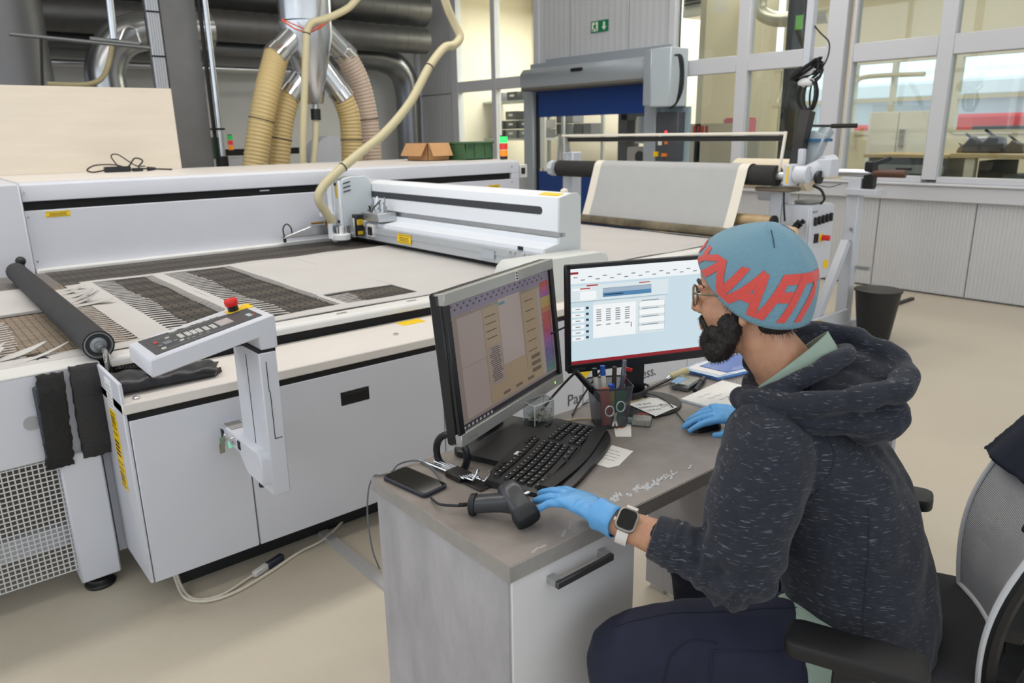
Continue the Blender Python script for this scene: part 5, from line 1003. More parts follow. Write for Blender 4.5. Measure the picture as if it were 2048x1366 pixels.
# monitor 2: black bezel
a2, d2, u2, n2, W2 = monitor_axes((1.557, 1.597, .87), (2.089, 1.388, .87), .04); H2 = .340
m2 = thing('black_monitor', (1.8, 1.5, DT), 'slim black monitor with bright white database window and red status bar', 'monitor')
B2 = lambda *q: slab(a2, d2, u2, n2, *q)
P('housing', m2, M_bezel, B2(0, W2, 0, H2, -.03, -.006), bev=.004)
PS('bezel', m2, M_bezel, B2(0, .012, .026, H2, -.006, 0), B2(W2-.012, W2, .026, H2, -.006, 0), B2(0, W2, H2-.012, H2, -.006, 0), B2(0, W2, 0, .026, -.006, .001), bev=.001)
S2 = lambda x0, x1, y0, y1, z: B2(.012+x0*(W2-.024), .012+x1*(W2-.024), H2-.012-y1*(H2-.038), H2-.012-y0*(H2-.038), -.0048, -.0045+z)
sc2 = P('screen', m2, emitmat('scr2_base', (206, 226, 236), 1.15, rough=.2), B2(.012, W2-.012, .026, H2-.012, -.006, -.0047))
scr(S2, sc2, 'ribbon', (238, 243, 246), [(0, 1, 0, .155)], .0001, 1.2)
scr(S2, sc2, 'file_tab', (176, 42, 52), [(0, .05, .035, .058)], .0002); scr(S2, sc2, 'status_bar', (164, 40, 50), [(0, 1, .965, 1)], .0002)
scr(S2, sc2, 'form_area', (222, 234, 238), [(0, .62, .18, .34), (.14, .60, .36, .74)], .0001, 1.15); scr(S2, sc2, 'field', (244, 247, 248), [(.06, .16, .24, .33), (.14, .41, .39, .74)]+[(.43, .60, .395+.087*k, .46+.087*k) for k in range(4)]+[(.01, .085, .40+.062*k, .438+.062*k) for k in range(6)]+[(.012, .11, .205, .228)], .0002, 1.2)
scr(S2, sc2, 'blue_band', (96, 156, 206), [(.20, .51, .27, .315)], .0003); scr(S2, sc2, 'blue_field', (190, 214, 236), [(.20, .51, .225, .27)], .0003)
tx = [(.02+.045*k, .045+.045*k, .085+.03*(k % 2), .095+.03*(k % 2)) for k in range(20)]+[(.16+.06*j, .19+.06*j, .44+.023*k, .45+.023*k) for k in range(6) for j in range(4)]+[(.45, .56, .385+.087*k, .392+.087*k) for k in range(4)]+[(.16+.06*j, .19+.06*j, .60, .61) for j in range(4)]+[(.03, .06, .415+.062*k, .424+.062*k) for k in range(6)]
scr(S2, sc2, 'screen_text', (150, 162, 172), tx, .0004, .7); scr(S2, sc2, 'dark_text', (60, 80, 110), [(.21, .33, .285, .297)], .00045, .6); scr(S2, sc2, 'row_marks', (60, 80, 110), [(.095, .112, .40+.062*k, .425+.062*k) for k in range(6)], .00045, .6)
scr(S2, sc2, 'red_text', (220, 70, 70), [(.10, .17, .175, .19), (.06, .12, .205, .218), (.43, .50, .19, .2)], .0004)
scr(S2, sc2, 'grid_line', (140, 150, 156), [(.43, .60, .395+.087*k, .397+.087*k) for k in range(4)]+[(.43, .60, .458+.087*k, .46+.087*k) for k in range(4)]+[(.43, .4315, .395, .72), (.599, .6, .395, .72), (0, .62, .345, .348), (.20, .51, .222, .225)], .0004, .6)
text('screen_digit', sc2, emitmat('scr_dark', (70, 70, 76), .5), '1', a2+d2*(.012+.37*(W2-.024))+u2*(H2-.012-.66*(H2-.038))-n2*.0042, d2, u2, .024, ext=.0001)
text('maker_mark', m2, mat('mark_dim', (70, 72, 76), rough=.4), 'ThinkVision', a2+d2*.012+u2*.009+n2*.0012, d2, u2, .010, ext=.0002)
P('power_led', m2, mat('led_green', (120, 255, 40)), B2(W2-.022, W2-.018, .010, .014, .001, .0016))
P('neck', m2, M_bezel, obox((1.812, 1.552, .88), (d2, (0, 0, 1)), (.075, .28, .022)), bev=.003)
P('foot', m2, mat('foot_black', (40, 40, 42), rough=.5, var=.12, vs=20), oprism([(.135*math.cos(t), .115*math.sin(t)) for t in np.linspace(0, 2*PI, 36, endpoint=False)], (1.776, 1.484, DT), d2, np.cross([0, 0, 1.0], d2), .010), bev=.002)
P('foot_label', m2, mat('label_red', (170, 40, 40), rough=.5), obox((1.700, 1.415, DT+.0105), (d2, np.cross([0, 0, 1.0], d2)), (.034, .009, .0006))); P('foot_label', m2, mat('label_grey2', (150, 130, 128), rough=.5), obox((1.696, 1.405, DT+.0105), (d2, np.cross([0, 0, 1.0], d2)), (.036, .004, .0006)))
P('cable_loop', m2, M_black, *[tube([(1.797+(.06+.003*k)*math.cos(t), 1.540+(.032+.002*k)*math.sin(t), DT+.016+.005*k) for t in np.linspace(0, 2*PI, 24, endpoint=False)], .0035, n=6, closed=True) for k in range(5)], kind='stuff'); P('zip_tie', m2, M_white, obox((1.838, 1.517, DT+.028), ((0, 0, 1), d2), (.03, .006, .008)))
P('video_cable', m2, M_black, tube(spline([(1.72, 1.6, .90), (1.62, 1.62, .86), (1.53, 1.63, .80), (1.45, 1.62, .755), (1.38, 1.6, .748)], 6), .004, n=6), tube(spline([(1.66, 1.63, 1.02), (1.60, 1.66, 1.0), (1.55, 1.7, .97)], 6), .003, n=6), tube(spline([(1.80, 1.6, .9), (1.70, 1.63, .8), (1.60, 1.6, .75), (1.54, 1.56, .748)], 6), .003, n=6))

# ---- keyboard
KU = np.array([.916, .401, 0]); KV = np.array([.401, -.916, 0]); KA = np.array([1.036, 1.378, DT])
kbd = thing('keyboard', tuple(KA+KU*.23+KV*.11), 'black curved ergonomic keyboard with padded palm rest', 'keyboard')
def kz(x, y): return .010+.014*(1-y/.23)+.005*math.cos((x-.23)*9)
rows = []
nx, ny = 30, 10
def kout(t, s):
    """outline: x in 0..1, y in 0..1 with a wavy front and rounded corners"""
    x = .458*t; y0 = .012*(abs(t-.5)*2)**3; y1 = .225-.022*math.cos((t-.5)*2*PI)*0-.035*(abs(t-.45)*2)**4
    return x, y0+(y1-y0)*s
V = []
for j in range(ny+1):
    for i in range(nx+1):
        x, y = kout(i/nx, j/ny); V.append(KA+KU*x+KV*y+np.array([0, 0, kz(x, y)]))
V = np.array(V); Wb = V.copy(); Wb[:, 2] = DT+.001; n = len(V)
F1 = [(j*(nx+1)+i, (j+1)*(nx+1)+i, (j+1)*(nx+1)+i+1, j*(nx+1)+i+1) for j in range(ny) for i in range(nx)]
ed = list(range(nx+1))+[(j+1)*(nx+1)+nx for j in range(ny)]+[ny*(nx+1)+i for i in range(nx-1, -1, -1)]+[j*(nx+1) for j in range(ny-1, 0, -1)]
P('body', kbd, mat('keyboard_black', (34, 34, 35), rough=.42, var=.2, vs=25), (np.vstack([V, Wb]), F1+[tuple(n+k for k in f[::-1]) for f in F1]+[(p_, q_, n+q_, n+p_) for p_, q_ in zip(ed, ed[1:]+ed[:1])]), bev=.0)
M_kk = mat('key_black', (26, 26, 27), rough=.45)
def keymesh(w_, h_):
    V = []
    for z, k in ((0, 1), (.006, .84)):
        V += [(sx*w_/2*k, sy*h_/2*k, z) for sx, sy in ((-1, -1), (1, -1), (1, 1), (-1, 1))]
    me = bpy.data.meshes.new('key'); me.from_pydata(V, [], [(0, 3, 2, 1), (4, 5, 6, 7), (0, 1, 5, 4), (1, 2, 6, 5), (2, 3, 7, 6), (3, 0, 4, 7)]); me.materials.append(M_kk); return me
KM = {w_: keymesh(w_, .0165) for w_ in (.0165, .025, .036, .10)}
ka = math.atan2(KU[1], KU[0]); PRN = []
def key(x, y, w_=.0165):
    o = KA+KU*x+KV*y+np.array([0, 0, kz(x, y)-.0005]); share('key', kbd, KM[w_], o, ka)
    if w_ < .03: PRN.append(obox(o+KU*(-.003)-KV*.003+[0, 0, .0062], (KU, KV), (.004, .0035, .0003)))
for r_ in range(6):
    y = .04+.0205*r_+(.004 if r_ else -.006)
    if r_ == 5:
        for x, w_ in ((.035, .025), (.062, .025), (.135, .10), (.206, .025), (.236, .025), (.262, .025)): key(x, y+.006*math.cos((x-.15)*12), w_)
    else:
        for k in range(13): x = .032+.0195*k; key(x, y+.008*math.cos((x-.15)*11)-.004)
    if r_ in (1, 2, 4, 5):
        for k in range(3): key(.305+.0195*k, y)
    if r_:
        for k in range(4 if r_ < 5 else 3): key(.372+.0195*k, y)
P('key_print', kbd, mat('key_legend', (196, 196, 196), rough=.5), *PRN, kind='stuff')
P('sticker', kbd, mat('sticker_white', (230, 230, 228)), obox(KA+KU*.165+KV*.022+[0, 0, kz(.165, .022)+.0004], (KU, KV), (.022, .009, .0005))); PS('media_key', kbd, M_kk, *[obox(KA+KU*x+KV*.018+[0, 0, kz(x, .018)+.001], (KU, KV), (.014, .008, .004)) for x in (.06, .08, .10, .24, .26, .28, .38, .40)])
P('palm_rest', kbd, mat('palm_rest', (30, 30, 31), rough=.6, var=.3, vs=30), loft([np.array([KA+KU*(.02+.42*t)+KV*(.172+.01*math.cos((t-.45)*5)+.018*c+.0)+np.array([0, 0, kz(.2, .18)+.003+.006*s_]) for c, s_ in ((-1, 0), (-.6, .8), (.4, .9), (1.2, .1), (1.1, -.6), (-1, -.6))]) for t in np.linspace(0, 1, 24)]), angle=60)

# ---- pen cup with pens and scissors
CK = 1.30; CC = np.array([1.588, 1.450, DT]); cu_ = np.array([.86, -.5, 0]); cv_ = np.array([.5, .86, 0])
cup = thing('pen_cup', CC, 'dark wire mesh pen cup', 'cup')
def sq(h, z, r=.014): return np.array([CC+cu_*p_+cv_*q_+[0, 0, z*CK] for p_, q_ in rrect(2*h*CK, 2*h*CK, r*CK, 4)])
m_ = bpy.data.materials.new('wire_mesh_cup'); m_.use_nodes = True; nt = m_.node_tree; b_ = nt.nodes['Principled BSDF']; b_.inputs['Base Color'].default_value = (*srgb((104, 106, 116)), 1); b_.inputs['Metallic'].default_value = .6; b_.inputs['Roughness'].default_value = .4
tcn = nt.nodes.new('ShaderNodeTexCoord'); mpn = nt.nodes.new('ShaderNodeMapping'); mpn.inputs['Rotation'].default_value = (0, 0, math.radians(30)); mpn.inputs['Scale'].default_value = (420, 420, 420)
chk = nt.nodes.new('ShaderNodeTexChecker'); chk.inputs['Scale'].default_value = 1.0; nt.links.new(tcn.outputs['Object'], mpn.inputs[0]); nt.links.new(mpn.outputs[0], chk.inputs['Vector'])
mr = nt.nodes.new('ShaderNodeMapRange'); mr.inputs[3].default_value = .30; mr.inputs[4].default_value = 1.0; nt.links.new(chk.outputs['Fac'], mr.inputs[0]); nt.links.new(mr.outputs[0], b_.inputs['Alpha'])
P('mesh_wall', cup, m_, loft([sq(.036, .001), sq(.046, .10)], cap=False)); P('base', cup, M_dark, loft([sq(.036, 0), sq(.036, .004)])); P('rim', cup, mat('cup_rim', (58, 60, 66), rough=.35, metal=.6), tube(sq(.046, .10), .0026, n=6, closed=True))
def pen(name, label, p0, p1, r, mbody, cap=None, capm=None, cat='pen', group='pens in the mesh cup'):
    p0 = CC+(cu_*p0[0]+cv_*p0[1]+[0, 0, p0[2]])*CK; p1 = CC+(cu_*p1[0]+cv_*p1[1]+[0, 0, p1[2]])*[CK, CK, 1.18]; t = thing(name, p0, label, cat, group); d = (p1-p0)
    P('barrel', t, mbody, cyl(p0, p1 if cap is None else p0+d*cap, r, n=12))
    if cap: P('cap', t, capm, cyl(p0+d*cap, p1, r*1.12, r*.95, n=12))
    return t
M_pw = mat('pen_white', (222, 218, 206), rough=.4)
pen('marker_pen', 'thick black marker leaning left out of the cup', (.012, -.008, .02), (-.088, -.022, .155), .0085, M_black, .55, mat('cap_black', (16, 16, 18), rough=.3))
pen('marker_pen', 'white marker with blue cap in the cup', (-.004, .01, .01), (-.012, .02, .150), .008, M_pw, .82, mat('cap_blue', (30, 80, 170), rough=.35))
pen('marker_pen', 'white marker with black cap in the cup', (-.02, .014, .01), (-.03, .024, .143), .008, M_pw, .84, mat('cap_black', (16, 16, 18)))
pen('flat_pencil', 'dark flat carpenter pencil standing upright in the cup', (.006, -.012, .01), (.006, -.016, .158), .007, mat('pencil_dark', (56, 48, 36), rough=.6), cat='pencil')
pen('ballpoint_pen', 'grey ballpoint pen rising highest from the cup', (.02, -.01, .01), (.035, .0, .168), .0065, mat('pen_grey', (96, 100, 108), rough=.3, metal=.3), .75, mat('pen_clip', (120, 124, 132), rough=.3, metal=.4))
pen('marker_pen', 'white marker with dark red cap at the right of the cup', (.024, .012, .01), (.040, .016, .125), .008, M_pw, .78, mat('cap_red', (140, 30, 40), rough=.35))
pen('highlighter', 'yellow highlighter with blue collar low in the cup', (0, -.02, .01), (-.004, -.026, .116), .010, mat('hi_yellow', (206, 200, 60), rough=.4), .85, mat('cap_blue', (30, 80, 170)))
cut = thing('safety_cutter', CC+[.03, 0, .1], 'small cutter with red blade holder beside the pens', 'cutter'); P('holder', cut, mat('cutter_red', (206, 40, 40), rough=.4), oprism([(0, 0), (.03, -.012), (.026, -.02), (.004, -.014)], CC+cu_*.047+cv_*.02+[0, 0, .175], cu_, (0, 0, 1), .006)); P('shank', cut, M_black, cyl(CC+cu_*.02+cv_*.016+[0, 0, .01], CC+cu_*.055+cv_*.02+[0, 0, .175], .004, n=8))
sc_ = thing('sheet_note', CC, 'orange note slip tucked inside the mesh cup', 'note'); P('slip', sc_, mat('slip_orange', (230, 110, 60), rough=.7), obox(CC-cv_*.030*CK-cu_*.016*CK+[0, 0, .07], (cu_+[0, 0, .08], (0, 0, 1)), (.034, .12, .0008)))
sc_ = thing('sheet_note', CC+cu_*.01, 'green plastic tag tucked inside the mesh cup', 'note'); P('slip', sc_, mat('slip_green', (40, 140, 76), rough=.6), obox(CC-cv_*.031*CK+cu_*.014*CK+[0, 0, .065], (cu_+[0, 0, -.15], (0, 0, 1)), (.032, .105, .001)))
ss = thing('scissors', CC-cv_*.05, 'scissors with clear loop handles hooked on the mesh cup', 'scissors'); M_ring = mat('ring_clear', (186, 196, 200), rough=.2, metal=.3)
for k, sx in enumerate((-1, 1)): P('loop', ss, M_ring, tube([CC-cv_*.046*CK+cu_*(.017*sx+.013*math.cos(t))+[0, 0, .068+.016*math.sin(t)+.006*sx] for t in np.linspace(0, 2*PI, 18, endpoint=False)], .0022, n=6, closed=True))
PS('blade', ss, M_chrome, obox(CC-cv_*.043*CK+[0, 0, .034], (cu_*.25+np.array([0, 0, 1.0]), cu_), (.045, .006, .002)), obox(CC-cv_*.0435*CK+cu_*.002+[0, 0, .034], (-cu_*.25+np.array([0, 0, 1.0]), cu_), (.045, .006, .002)))

# ---- papers and small things
M_paper = mat('paper', (232, 230, 226), rough=.8); M_ink = mat('ink', (60, 62, 70), rough=.7)
def paper(name, label, px, z, m=M_paper, t=.0008, cat='paper'):
    pts = [D(x, y, z) for x, y in px]; c = np.mean(pts, 0); th = thing(name, c, label, cat)
    V = np.vstack([pts, np.array(pts)+[0, 0, t]]); n = len(pts); P('sheet', th, m, (V, [tuple(range(n)), tuple(range(2*n-1, n-1, -1))]+[(k, n+k, n+(k+1) % n, (k+1) % n) for k in range(n)]))
    return th
z3 = lambda x, y: (1100+x*460/2048, 680+y*300/1336)
pn = paper('paper_note', 'torn white note with pen lines lying in front of the keyboard', [z3(*q) for q in ((400, 1105), (550, 938), (742, 992), (612, 1122), (520, 1140))], DT+.0004)
uu = np.array([.98, -.19, 0]); uu = D(*z3(690, 1000))-D(*z3(560, 965)); vv = np.cross([0, 0, 1.0], uu)
P('writing', pn, M_ink, *[obox(D(*z3(565-14*k, 985+26*k), DT+.0014), (uu, vv), (.038+.007*((k*5) % 3), .0012, .0003)) for k in range(4)])
on = paper('sticker_slip', 'white slip with two orange stickers beside the mesh cup', [z3(*q) for q in ((585, 862), (725, 863), (720, 730), (560, 748))], DT+.0004)
PS('orange_sticker', on, mat('sticker_orange', (240, 130, 50), rough=.6), *[obox(D(*z3(x, y), DT+.0015), (uu, vv), (w_, .018, .0004)) for x, y, w_ in ((590, 778, .016), (648, 778, .009))])
yn = paper('sticky_note', 'faded yellow note under the white memo on the monitor foot', [z3(*q) for q in ((655, 525), (840, 515), (860, 560), (670, 582))], DT+.0105, mat('note_yellow', (206, 196, 160), rough=.8))
wn_ = paper('memo_note', 'white memo with hand lettering lying on the black monitor foot', [z3(*q) for q in ((706, 577), (880, 512), (960, 520), (1136, 598), (940, 680))], DT+.0122)
e0, e1 = D(*z3(725, 585), DT), D(*z3(905, 535), DT); ux = e1-e0; ux /= np.linalg.norm(ux); vx = np.cross([0, 0, 1.0], ux)
ux2 = D(*z3(900, 545), DT)-D(*z3(780, 560), DT)
for k, (s_, q, sz) in enumerate((('UE BAS', (770, 585), .017), ('EBENVOLE', (800, 612), .018), ('LOROL', (865, 635), .017))): text('hand_lettering', wn_, M_ink, s_, D(*z3(*q), DT+.0132), ux2, np.cross([0, 0, 1.0], ux2), sz, ext=.0001)
P('sketch', wn_, M_ink, *[tube([D(*z3(*a_), DT+.0133), D(*z3(*b_), DT+.0133)], .0007, n=5) for a_, b_ in (((975, 570), (1000, 600)), ((1000, 600), (1050, 580)), ((975, 570), (1050, 580)))])
nb_ = [D(*z3(1155, 545)), D(*z3(1540, 372)), D(*z3(1540, 372))+np.array([.06, -.24, 0]), D(*z3(1640, 650))]
nk = thing('notebook', np.mean(nb_, 0), 'open spiral notebook with handwriting beside the blue folder', 'notebook')
nb_ = [np.array([1.905, 1.424, DT]), np.array([2.165, 1.444, DT]), np.array([2.185, 1.20, DT]), np.array([1.925, 1.18, DT])]
V = np.vstack([nb_, np.array(nb_)+[0, 0, .008]]); P('page_block', nk, M_paper, (V, [(0, 1, 2, 3), (7, 6, 5, 4)]+[(k, 4+k, 4+(k+1) % 4, (k+1) % 4) for k in range(4)]), bev=.001)
P('cover_edge', nk, mat('notebook_blue', (176, 190, 220), rough=.6), (V*[1, 1, 0]+[0, 0, 0]+np.array([[0, 0, z] for z in [DT+.0002]*4+[DT+.002]*4])+np.array([(x, y, 0) for x, y in ((-.002, .002), (.002, .002), (.002, -.002), (-.002, -.002))*2]), [(0, 1, 2, 3), (7, 6, 5, 4)]+[(k, 4+k, 4+(k+1) % 4, (k+1) % 4) for k in range(4)]))
P('spiral', nk, M_steel, *[tube([np.array([2.166+.02*t/24*0+.0008*t, 1.442-.0098*t, DT+.008])+np.array([.005*math.cos(q), 0, .005*math.sin(q)]) for q in np.linspace(0, 2*PI, 8, endpoint=False)], .0008, n=4, closed=True) for t in range(24)], kind='stuff')
P('writing', nk, M_ink, *[tube(spline([(1.95+.02*j+.012*i, 1.39-.03*j+.003*math.sin(i*2.1+j), DT+.0083) for i in range(7)], 3), .0005, n=4) for j in range(3)], tube([(2.05+.045*math.cos(t), 1.29+.04*math.sin(t), DT+.0083) for t in np.linspace(.8, 4.6, 20)], .0006, n=4))
fl = thing('plastic_folder', (2.3, 1.53, DT), 'blue clear plastic sleeve full of papers at the back of the desk', 'folder')
fo = [np.array(q) for q in ((2.155, 1.605, DT), (2.33, 1.612, DT), (2.56, 1.585, DT), (2.50, 1.40, DT), (2.165, 1.46, DT))]
def stack(z0, z1, k, dx=0, dy=0):
    c = np.mean(fo, 0); B_ = np.array([c+(q-c)*k+[dx, dy, 0] for q in fo]); V = np.vstack([B_*[1, 1, 0]+[0, 0, z0], B_*[1, 1, 0]+[0, 0, z1]]); n = len(fo); return V, [tuple(range(n)), tuple(range(2*n-1, n-1, -1))]+[(i, n+i, n+(i+1) % n, (i+1) % n) for i in range(n)]
P('sleeve', fl, mat('folder_blue', (86, 136, 206), rough=.22, var=.2, vs=14, bump=.5, bs=18, coat=.5), stack(DT+.0005, DT+.014, 1.0), bev=.003); P('sheets', fl, M_paper, stack(DT+.014, DT+.0165, .9), bev=.001); P('blue_card', fl, mat('card_blue', (30, 96, 190), rough=.3, coat=.6), stack(DT+.0165, DT+.019, .78, .02, -.01), bev=.001)
P('loose_foil', fl, mat('foil_clear_blue', (150, 184, 226), rough=.15, coat=.8, bump=.6, bs=40), stack(DT+.014, DT+.0155, 1.03), bev=.001)
pbx = thing('small_parts_box', (2.03, 1.505, DT), 'small clear plastic box with blue label and screws', 'box'); Mclear = glassmat('clear_plastic', (226, 230, 232), refl=.12, rough=.1)
pc = [(1.968, 1.521), (1.988, 1.456), (2.085, 1.478), (2.068, 1.545)]
def quad(p4, z0, z1, k=1.0):
    c = np.mean(p4, 0); B_ = [c+(np.array(q)-c)*k for q in p4]; V = np.array([(x, y, z0) for x, y in B_]+[(x, y, z1) for x, y in B_]); return V, [(0, 1, 2, 3), (7, 6, 5, 4)]+[(i, 4+i, 4+(i+1) % 4, (i+1) % 4) for i in range(4)]
P('case', pbx, Mclear, quad(pc, DT+.0005, DT+.026), bev=.002); P('screws', pbx, mat('screws_grey', (120, 122, 126), rough=.4, metal=.5, var=.4, vs=300), quad(pc, DT+.002, DT+.012, .85), kind='stuff'); P('blue_label', pbx, mat('label_blue', (120, 160, 200), rough=.5), quad([(1.97, 1.52), (1.98, 1.488), (2.045, 1.505), (2.035, 1.537)], DT+.0262, DT+.0268))
wh = thing('tool_handle', (2.07, 1.575, DT), 'stubby screwdriver with worn wooden handle', 'screwdriver'); P('handle', wh, mat('handle_wood', (196, 184, 140), rough=.5, var=.1, vs=30), lathe([(.006, 0), (.012, .004), (.014, .03), (.012, .06), (.016, .085), (.013, .105), (.004, .112)], (2.03, 1.57, DT+.017), (.99, .05, 0), n=16)); P('ferrule', wh, M_chrome, cyl((2.03, 1.57, DT+.017), (2.012, 1.569, DT+.015), .009, .004, n=12)); P('blade', wh, mat('blade_dark', (70, 70, 72), rough=.4, metal=.7), obox((1.955, 1.565, DT+.008), ((.99, .03, .06), (0, 1, 0)), (.13, .012, .006)))
mk2 = thing('marker_pen', (2.06, 1.46, DT), 'black marker lying between the parts box and the notebook', 'pen'); P('barrel', mk2, M_black, cyl((2.0, 1.438, DT+.009), (2.09, 1.478, DT+.009), .008, n=12)); P('cap', mk2, mat('cap_black', (16, 16, 18)), cyl((2.09, 1.478, DT+.009), (2.13, 1.496, DT+.009), .0095, n=12))
na = thing('network_adapter', (1.64, 1.37, DT), 'clear plastic network adapter with black socket and cable', 'adapter'); ad_u = np.array([.55, -.83, 0]); ad_v = np.array([.83, .55, 0]); ad_c = np.array([1.652, 1.375, DT])
P('shell', na, mat('shell_clear', (150, 148, 140), rough=.25, alpha=1, var=.2, vs=60), obox(ad_c+[0, 0, .0125], (ad_u, ad_v), (.058, .042, .023)), bev=.004); P('socket', na, M_gap, obox(ad_c+ad_u*.0292+[0, 0, .012], (ad_v, (0, 0, 1)), (.014, .011, .001))); P('circuit', na, mat('circuit_teal', (120, 140, 140), rough=.4), obox(ad_c-ad_u*.035+[0, 0, .011], (ad_u, ad_v), (.02, .024, .014)), bev=.003)
P('cable', na, mat('cable_clear', (190, 176, 140), rough=.3), tube(spline([ad_c-ad_u*.04+[0, 0, .012], ad_c-ad_u*.065+ad_v*.005+[0, 0, .016], (1.60, 1.45, DT+.008), (1.55, 1.52, DT+.004), (1.46, 1.56, DT+.004)], 6), .003, n=8))
cbx2 = thing('clear_wire_box', (1.415, 1.575, DT), 'clear plastic box with tangled wires behind the keyboard', 'box'); pq = [(1.372, 1.598), (1.368, 1.543), (1.455, 1.553), (1.462, 1.606)]
P('case', cbx2, Mclear, quad(pq, DT+.0005, DT+.085), bev=.002); P('lid_edge', cbx2, mat('edge_clear', (214, 214, 206), rough=.3), *[tube([(*pq[i], z), (*pq[(i+1) % 4], z)], .0012, n=5) for i in range(4) for z in (DT+.003, DT+.083)], *[tube([(*pq[i], DT+.002), (*pq[i], DT+.084)], .0012, n=5) for i in range(4)])
P('wires', cbx2, mat('wire_pale', (206, 200, 186), rough=.4), *[tube(spline([(1.415+random.uniform(-.035, .035), 1.575+random.uniform(-.02, .02), DT+.005+random.uniform(0, .05)) for _ in range(6)], 5), .0013, n=4) for _ in range(14)], kind='stuff')
# phone
ph = thing('smartphone', (.92, 1.5, DT), 'dark smartphone lying face up at the desk corner with a charging cable', 'phone'); pu = np.array([.14, -.99, 0]); pv = np.array([.99, .14, 0]); pc_ = np.array([.918, 1.500, DT])
P('case', ph, mat('phone_case', (34, 38, 48), rough=.4), oprism(rrect(.166, .082, .013), pc_+[0, 0, .0005], pu, pv, .0105), bev=.002); P('display', ph, mat('phone_glass', (8, 8, 9), rough=.06, spec=.7), oprism(rrect(.156, .072, .010), pc_+[0, 0, .0111], pu, pv, .0005))
P('charging_cable', ph, mat('cable_grey', (96, 98, 104), rough=.5), tube(spline([pc_-pu*.08+[0, 0, .006], pc_-pu*.10+pv*-.03+[0, 0, .004], (.862, 1.61, .74), (.85, 1.622, .70), (.843, 1.625, .62), (.85, 1.625, .52), (.87, 1.63, .45)], 6), .0022, n=6), tube(spline([(.905, 1.592, DT+.004), (.94, 1.61, DT+.01), (.985, 1.60, DT+.01), (1.0, 1.56, DT+.006), (.985, 1.49, DT+.004), (.965, 1.45, DT+.004)], 6), .0025, n=6))
# hex keys
hx = thing('hex_key_set', (1.03, 1.46, DT), 'folding set of chrome hex keys in a black clip', 'tool')
P('clip', hx, mat('clip_black', (28, 26, 25), rough=.5), obox((1.022, 1.452, DT+.010), ((.08, -1, 0), (1, .08, 0)), (.06, .045, .018)), obox((1.035, 1.385, DT+.004), ((.08, -1, 0), (1, .08, 0)), (.07, .05, .006)), bev=.003)
for k in range(6): x = 1.006+.0065*k; P('hex_key', hx, M_chrome, tube([(x+.002*(k-3), 1.60-.012*(k % 3)-.03*(k > 0), DT+.006), (x+.001, 1.5, DT+.012), (x+.004, 1.41-.004*k, DT+.017)]+([(x+.006, 1.395-.008*k, DT+.018), (x+.016, 1.392-.008*k, DT+.030), (x+.022, 1.39-.008*k, DT+.045)] if k in (1, 4) else []), .0022+.0003*(5-k), n=6))
# barcode scanner
bs_ = thing('barcode_scanner', (.99, 1.19, DT), 'dark grey handheld barcode scanner with orange trigger', 'scanner'); M_scan = mat('scanner_grey', (58, 60, 64), rough=.32); M_scr = mat('scanner_rubber', (30, 31, 34), rough=.6)
t0 = D(948, 1008, DT+.028); t1 = D(1016, 1004, DT+.042); gd = (t1-t0)/np.linalg.norm(t1-t0); gs = np.cross([0, 0, 1.0], gd)
def ring(c, w_, h_, sd, up, n=18, p=.8): return np.array([c+sd*w_*np.sign(math.cos(t))*abs(math.cos(t))**p+up*h_*np.sign(math.sin(t))*abs(math.sin(t))**p for t in np.linspace(0, 2*PI, n, endpoint=False)])
UPz = np.array([0, 0, 1.0])
P('grip', bs_, M_scan, loft([ring(t0+gd*x, w_, h_, gs, UPz) for x, w_, h_ in ((0, .019, .019), (.01, .022, .021), (.04, .021, .021), (.07, .022, .022), (.09, .024, .026), (.105, .024, .028))]), angle=60)
P('grip_end', bs_, M_scr, loft([ring(t0+gd*x, w_, h_, gs, UPz) for x, w_, h_ in ((-.012, .016, .016), (-.008, .023, .025), (.004, .023, .025), (.006, .02, .02))]), ell(t0-gd*.004-[0, 0, .014], (.012, .012, .018)))
hdv = np.array([.30, -.95, -.30]); hdv = hdv/np.linalg.norm(hdv); hc = t1+gd*.020+np.array([.0, 0, .002]); hs = np.cross(hdv, [gd[0], gd[1], 0]); hs /= np.linalg.norm(hs); hw = np.cross(hs, hdv)
hdv2 = np.array([-.12, -.88, -.45]); hdv2 /= np.linalg.norm(hdv2); hw = np.array([gd[0], gd[1], 0]); hw = hw-hdv2*(hw@hdv2); hw /= np.linalg.norm(hw); hs = np.cross(hdv2, hw)
P('head', bs_, M_scan, loft([ring(hc+hdv2*x, w_, h_, hw, hs) for x, w_, h_ in ((-.052, .008, .008), (-.046, .022, .018), (-.02, .028, .026), (.015, .028, .027), (.035, .026, .026))]), angle=60)
P('head_bumper', bs_, M_scr, loft([ring(hc+hdv2*x, w_, h_, hw, hs, p=.6) for x, w_, h_ in ((.03, .028, .027), (.036, .031, .030), (.058, .030, .026), (.062, .026, .02))]), loft([ring(hc+hdv2*x-hw*.004, w_, h_, hw, hs) for x, w_, h_ in ((-.055, .01, .008), (-.048, .020, .012), (-.03, .024, .018))]), angle=60)
P('badge', bs_, M_chrome, ell(hc+hdv2*.012+hw*.014+hs*-.0+np.array([.006, -.004, .022]), (.009, .006, .003))); P('trigger', bs_, mat('trigger_orange', (236, 160, 30), rough=.4), obox(t0+gd*.098-[0, 0, .024]-gs*.006, (gd, UPz), (.026, .006, .012)), bev=.002)
P('cable', bs_, M_scr, tube(spline([t0-gd*.01+[0, 0, .0], t0-gd*.03+[0, .004, -.004], (.885, 1.335, DT+.018), (.895, 1.38, DT+.008), (.90, 1.40, DT+.006)], 6), .0032, n=6), *[tube([t0-gd*(.012+.0035*k)+gs*.0045*math.cos(q)+UPz*.0045*math.sin(q) for q in np.linspace(0, 2*PI, 8, endpoint=False)], .001, n=4, closed=True) for k in range(8)])
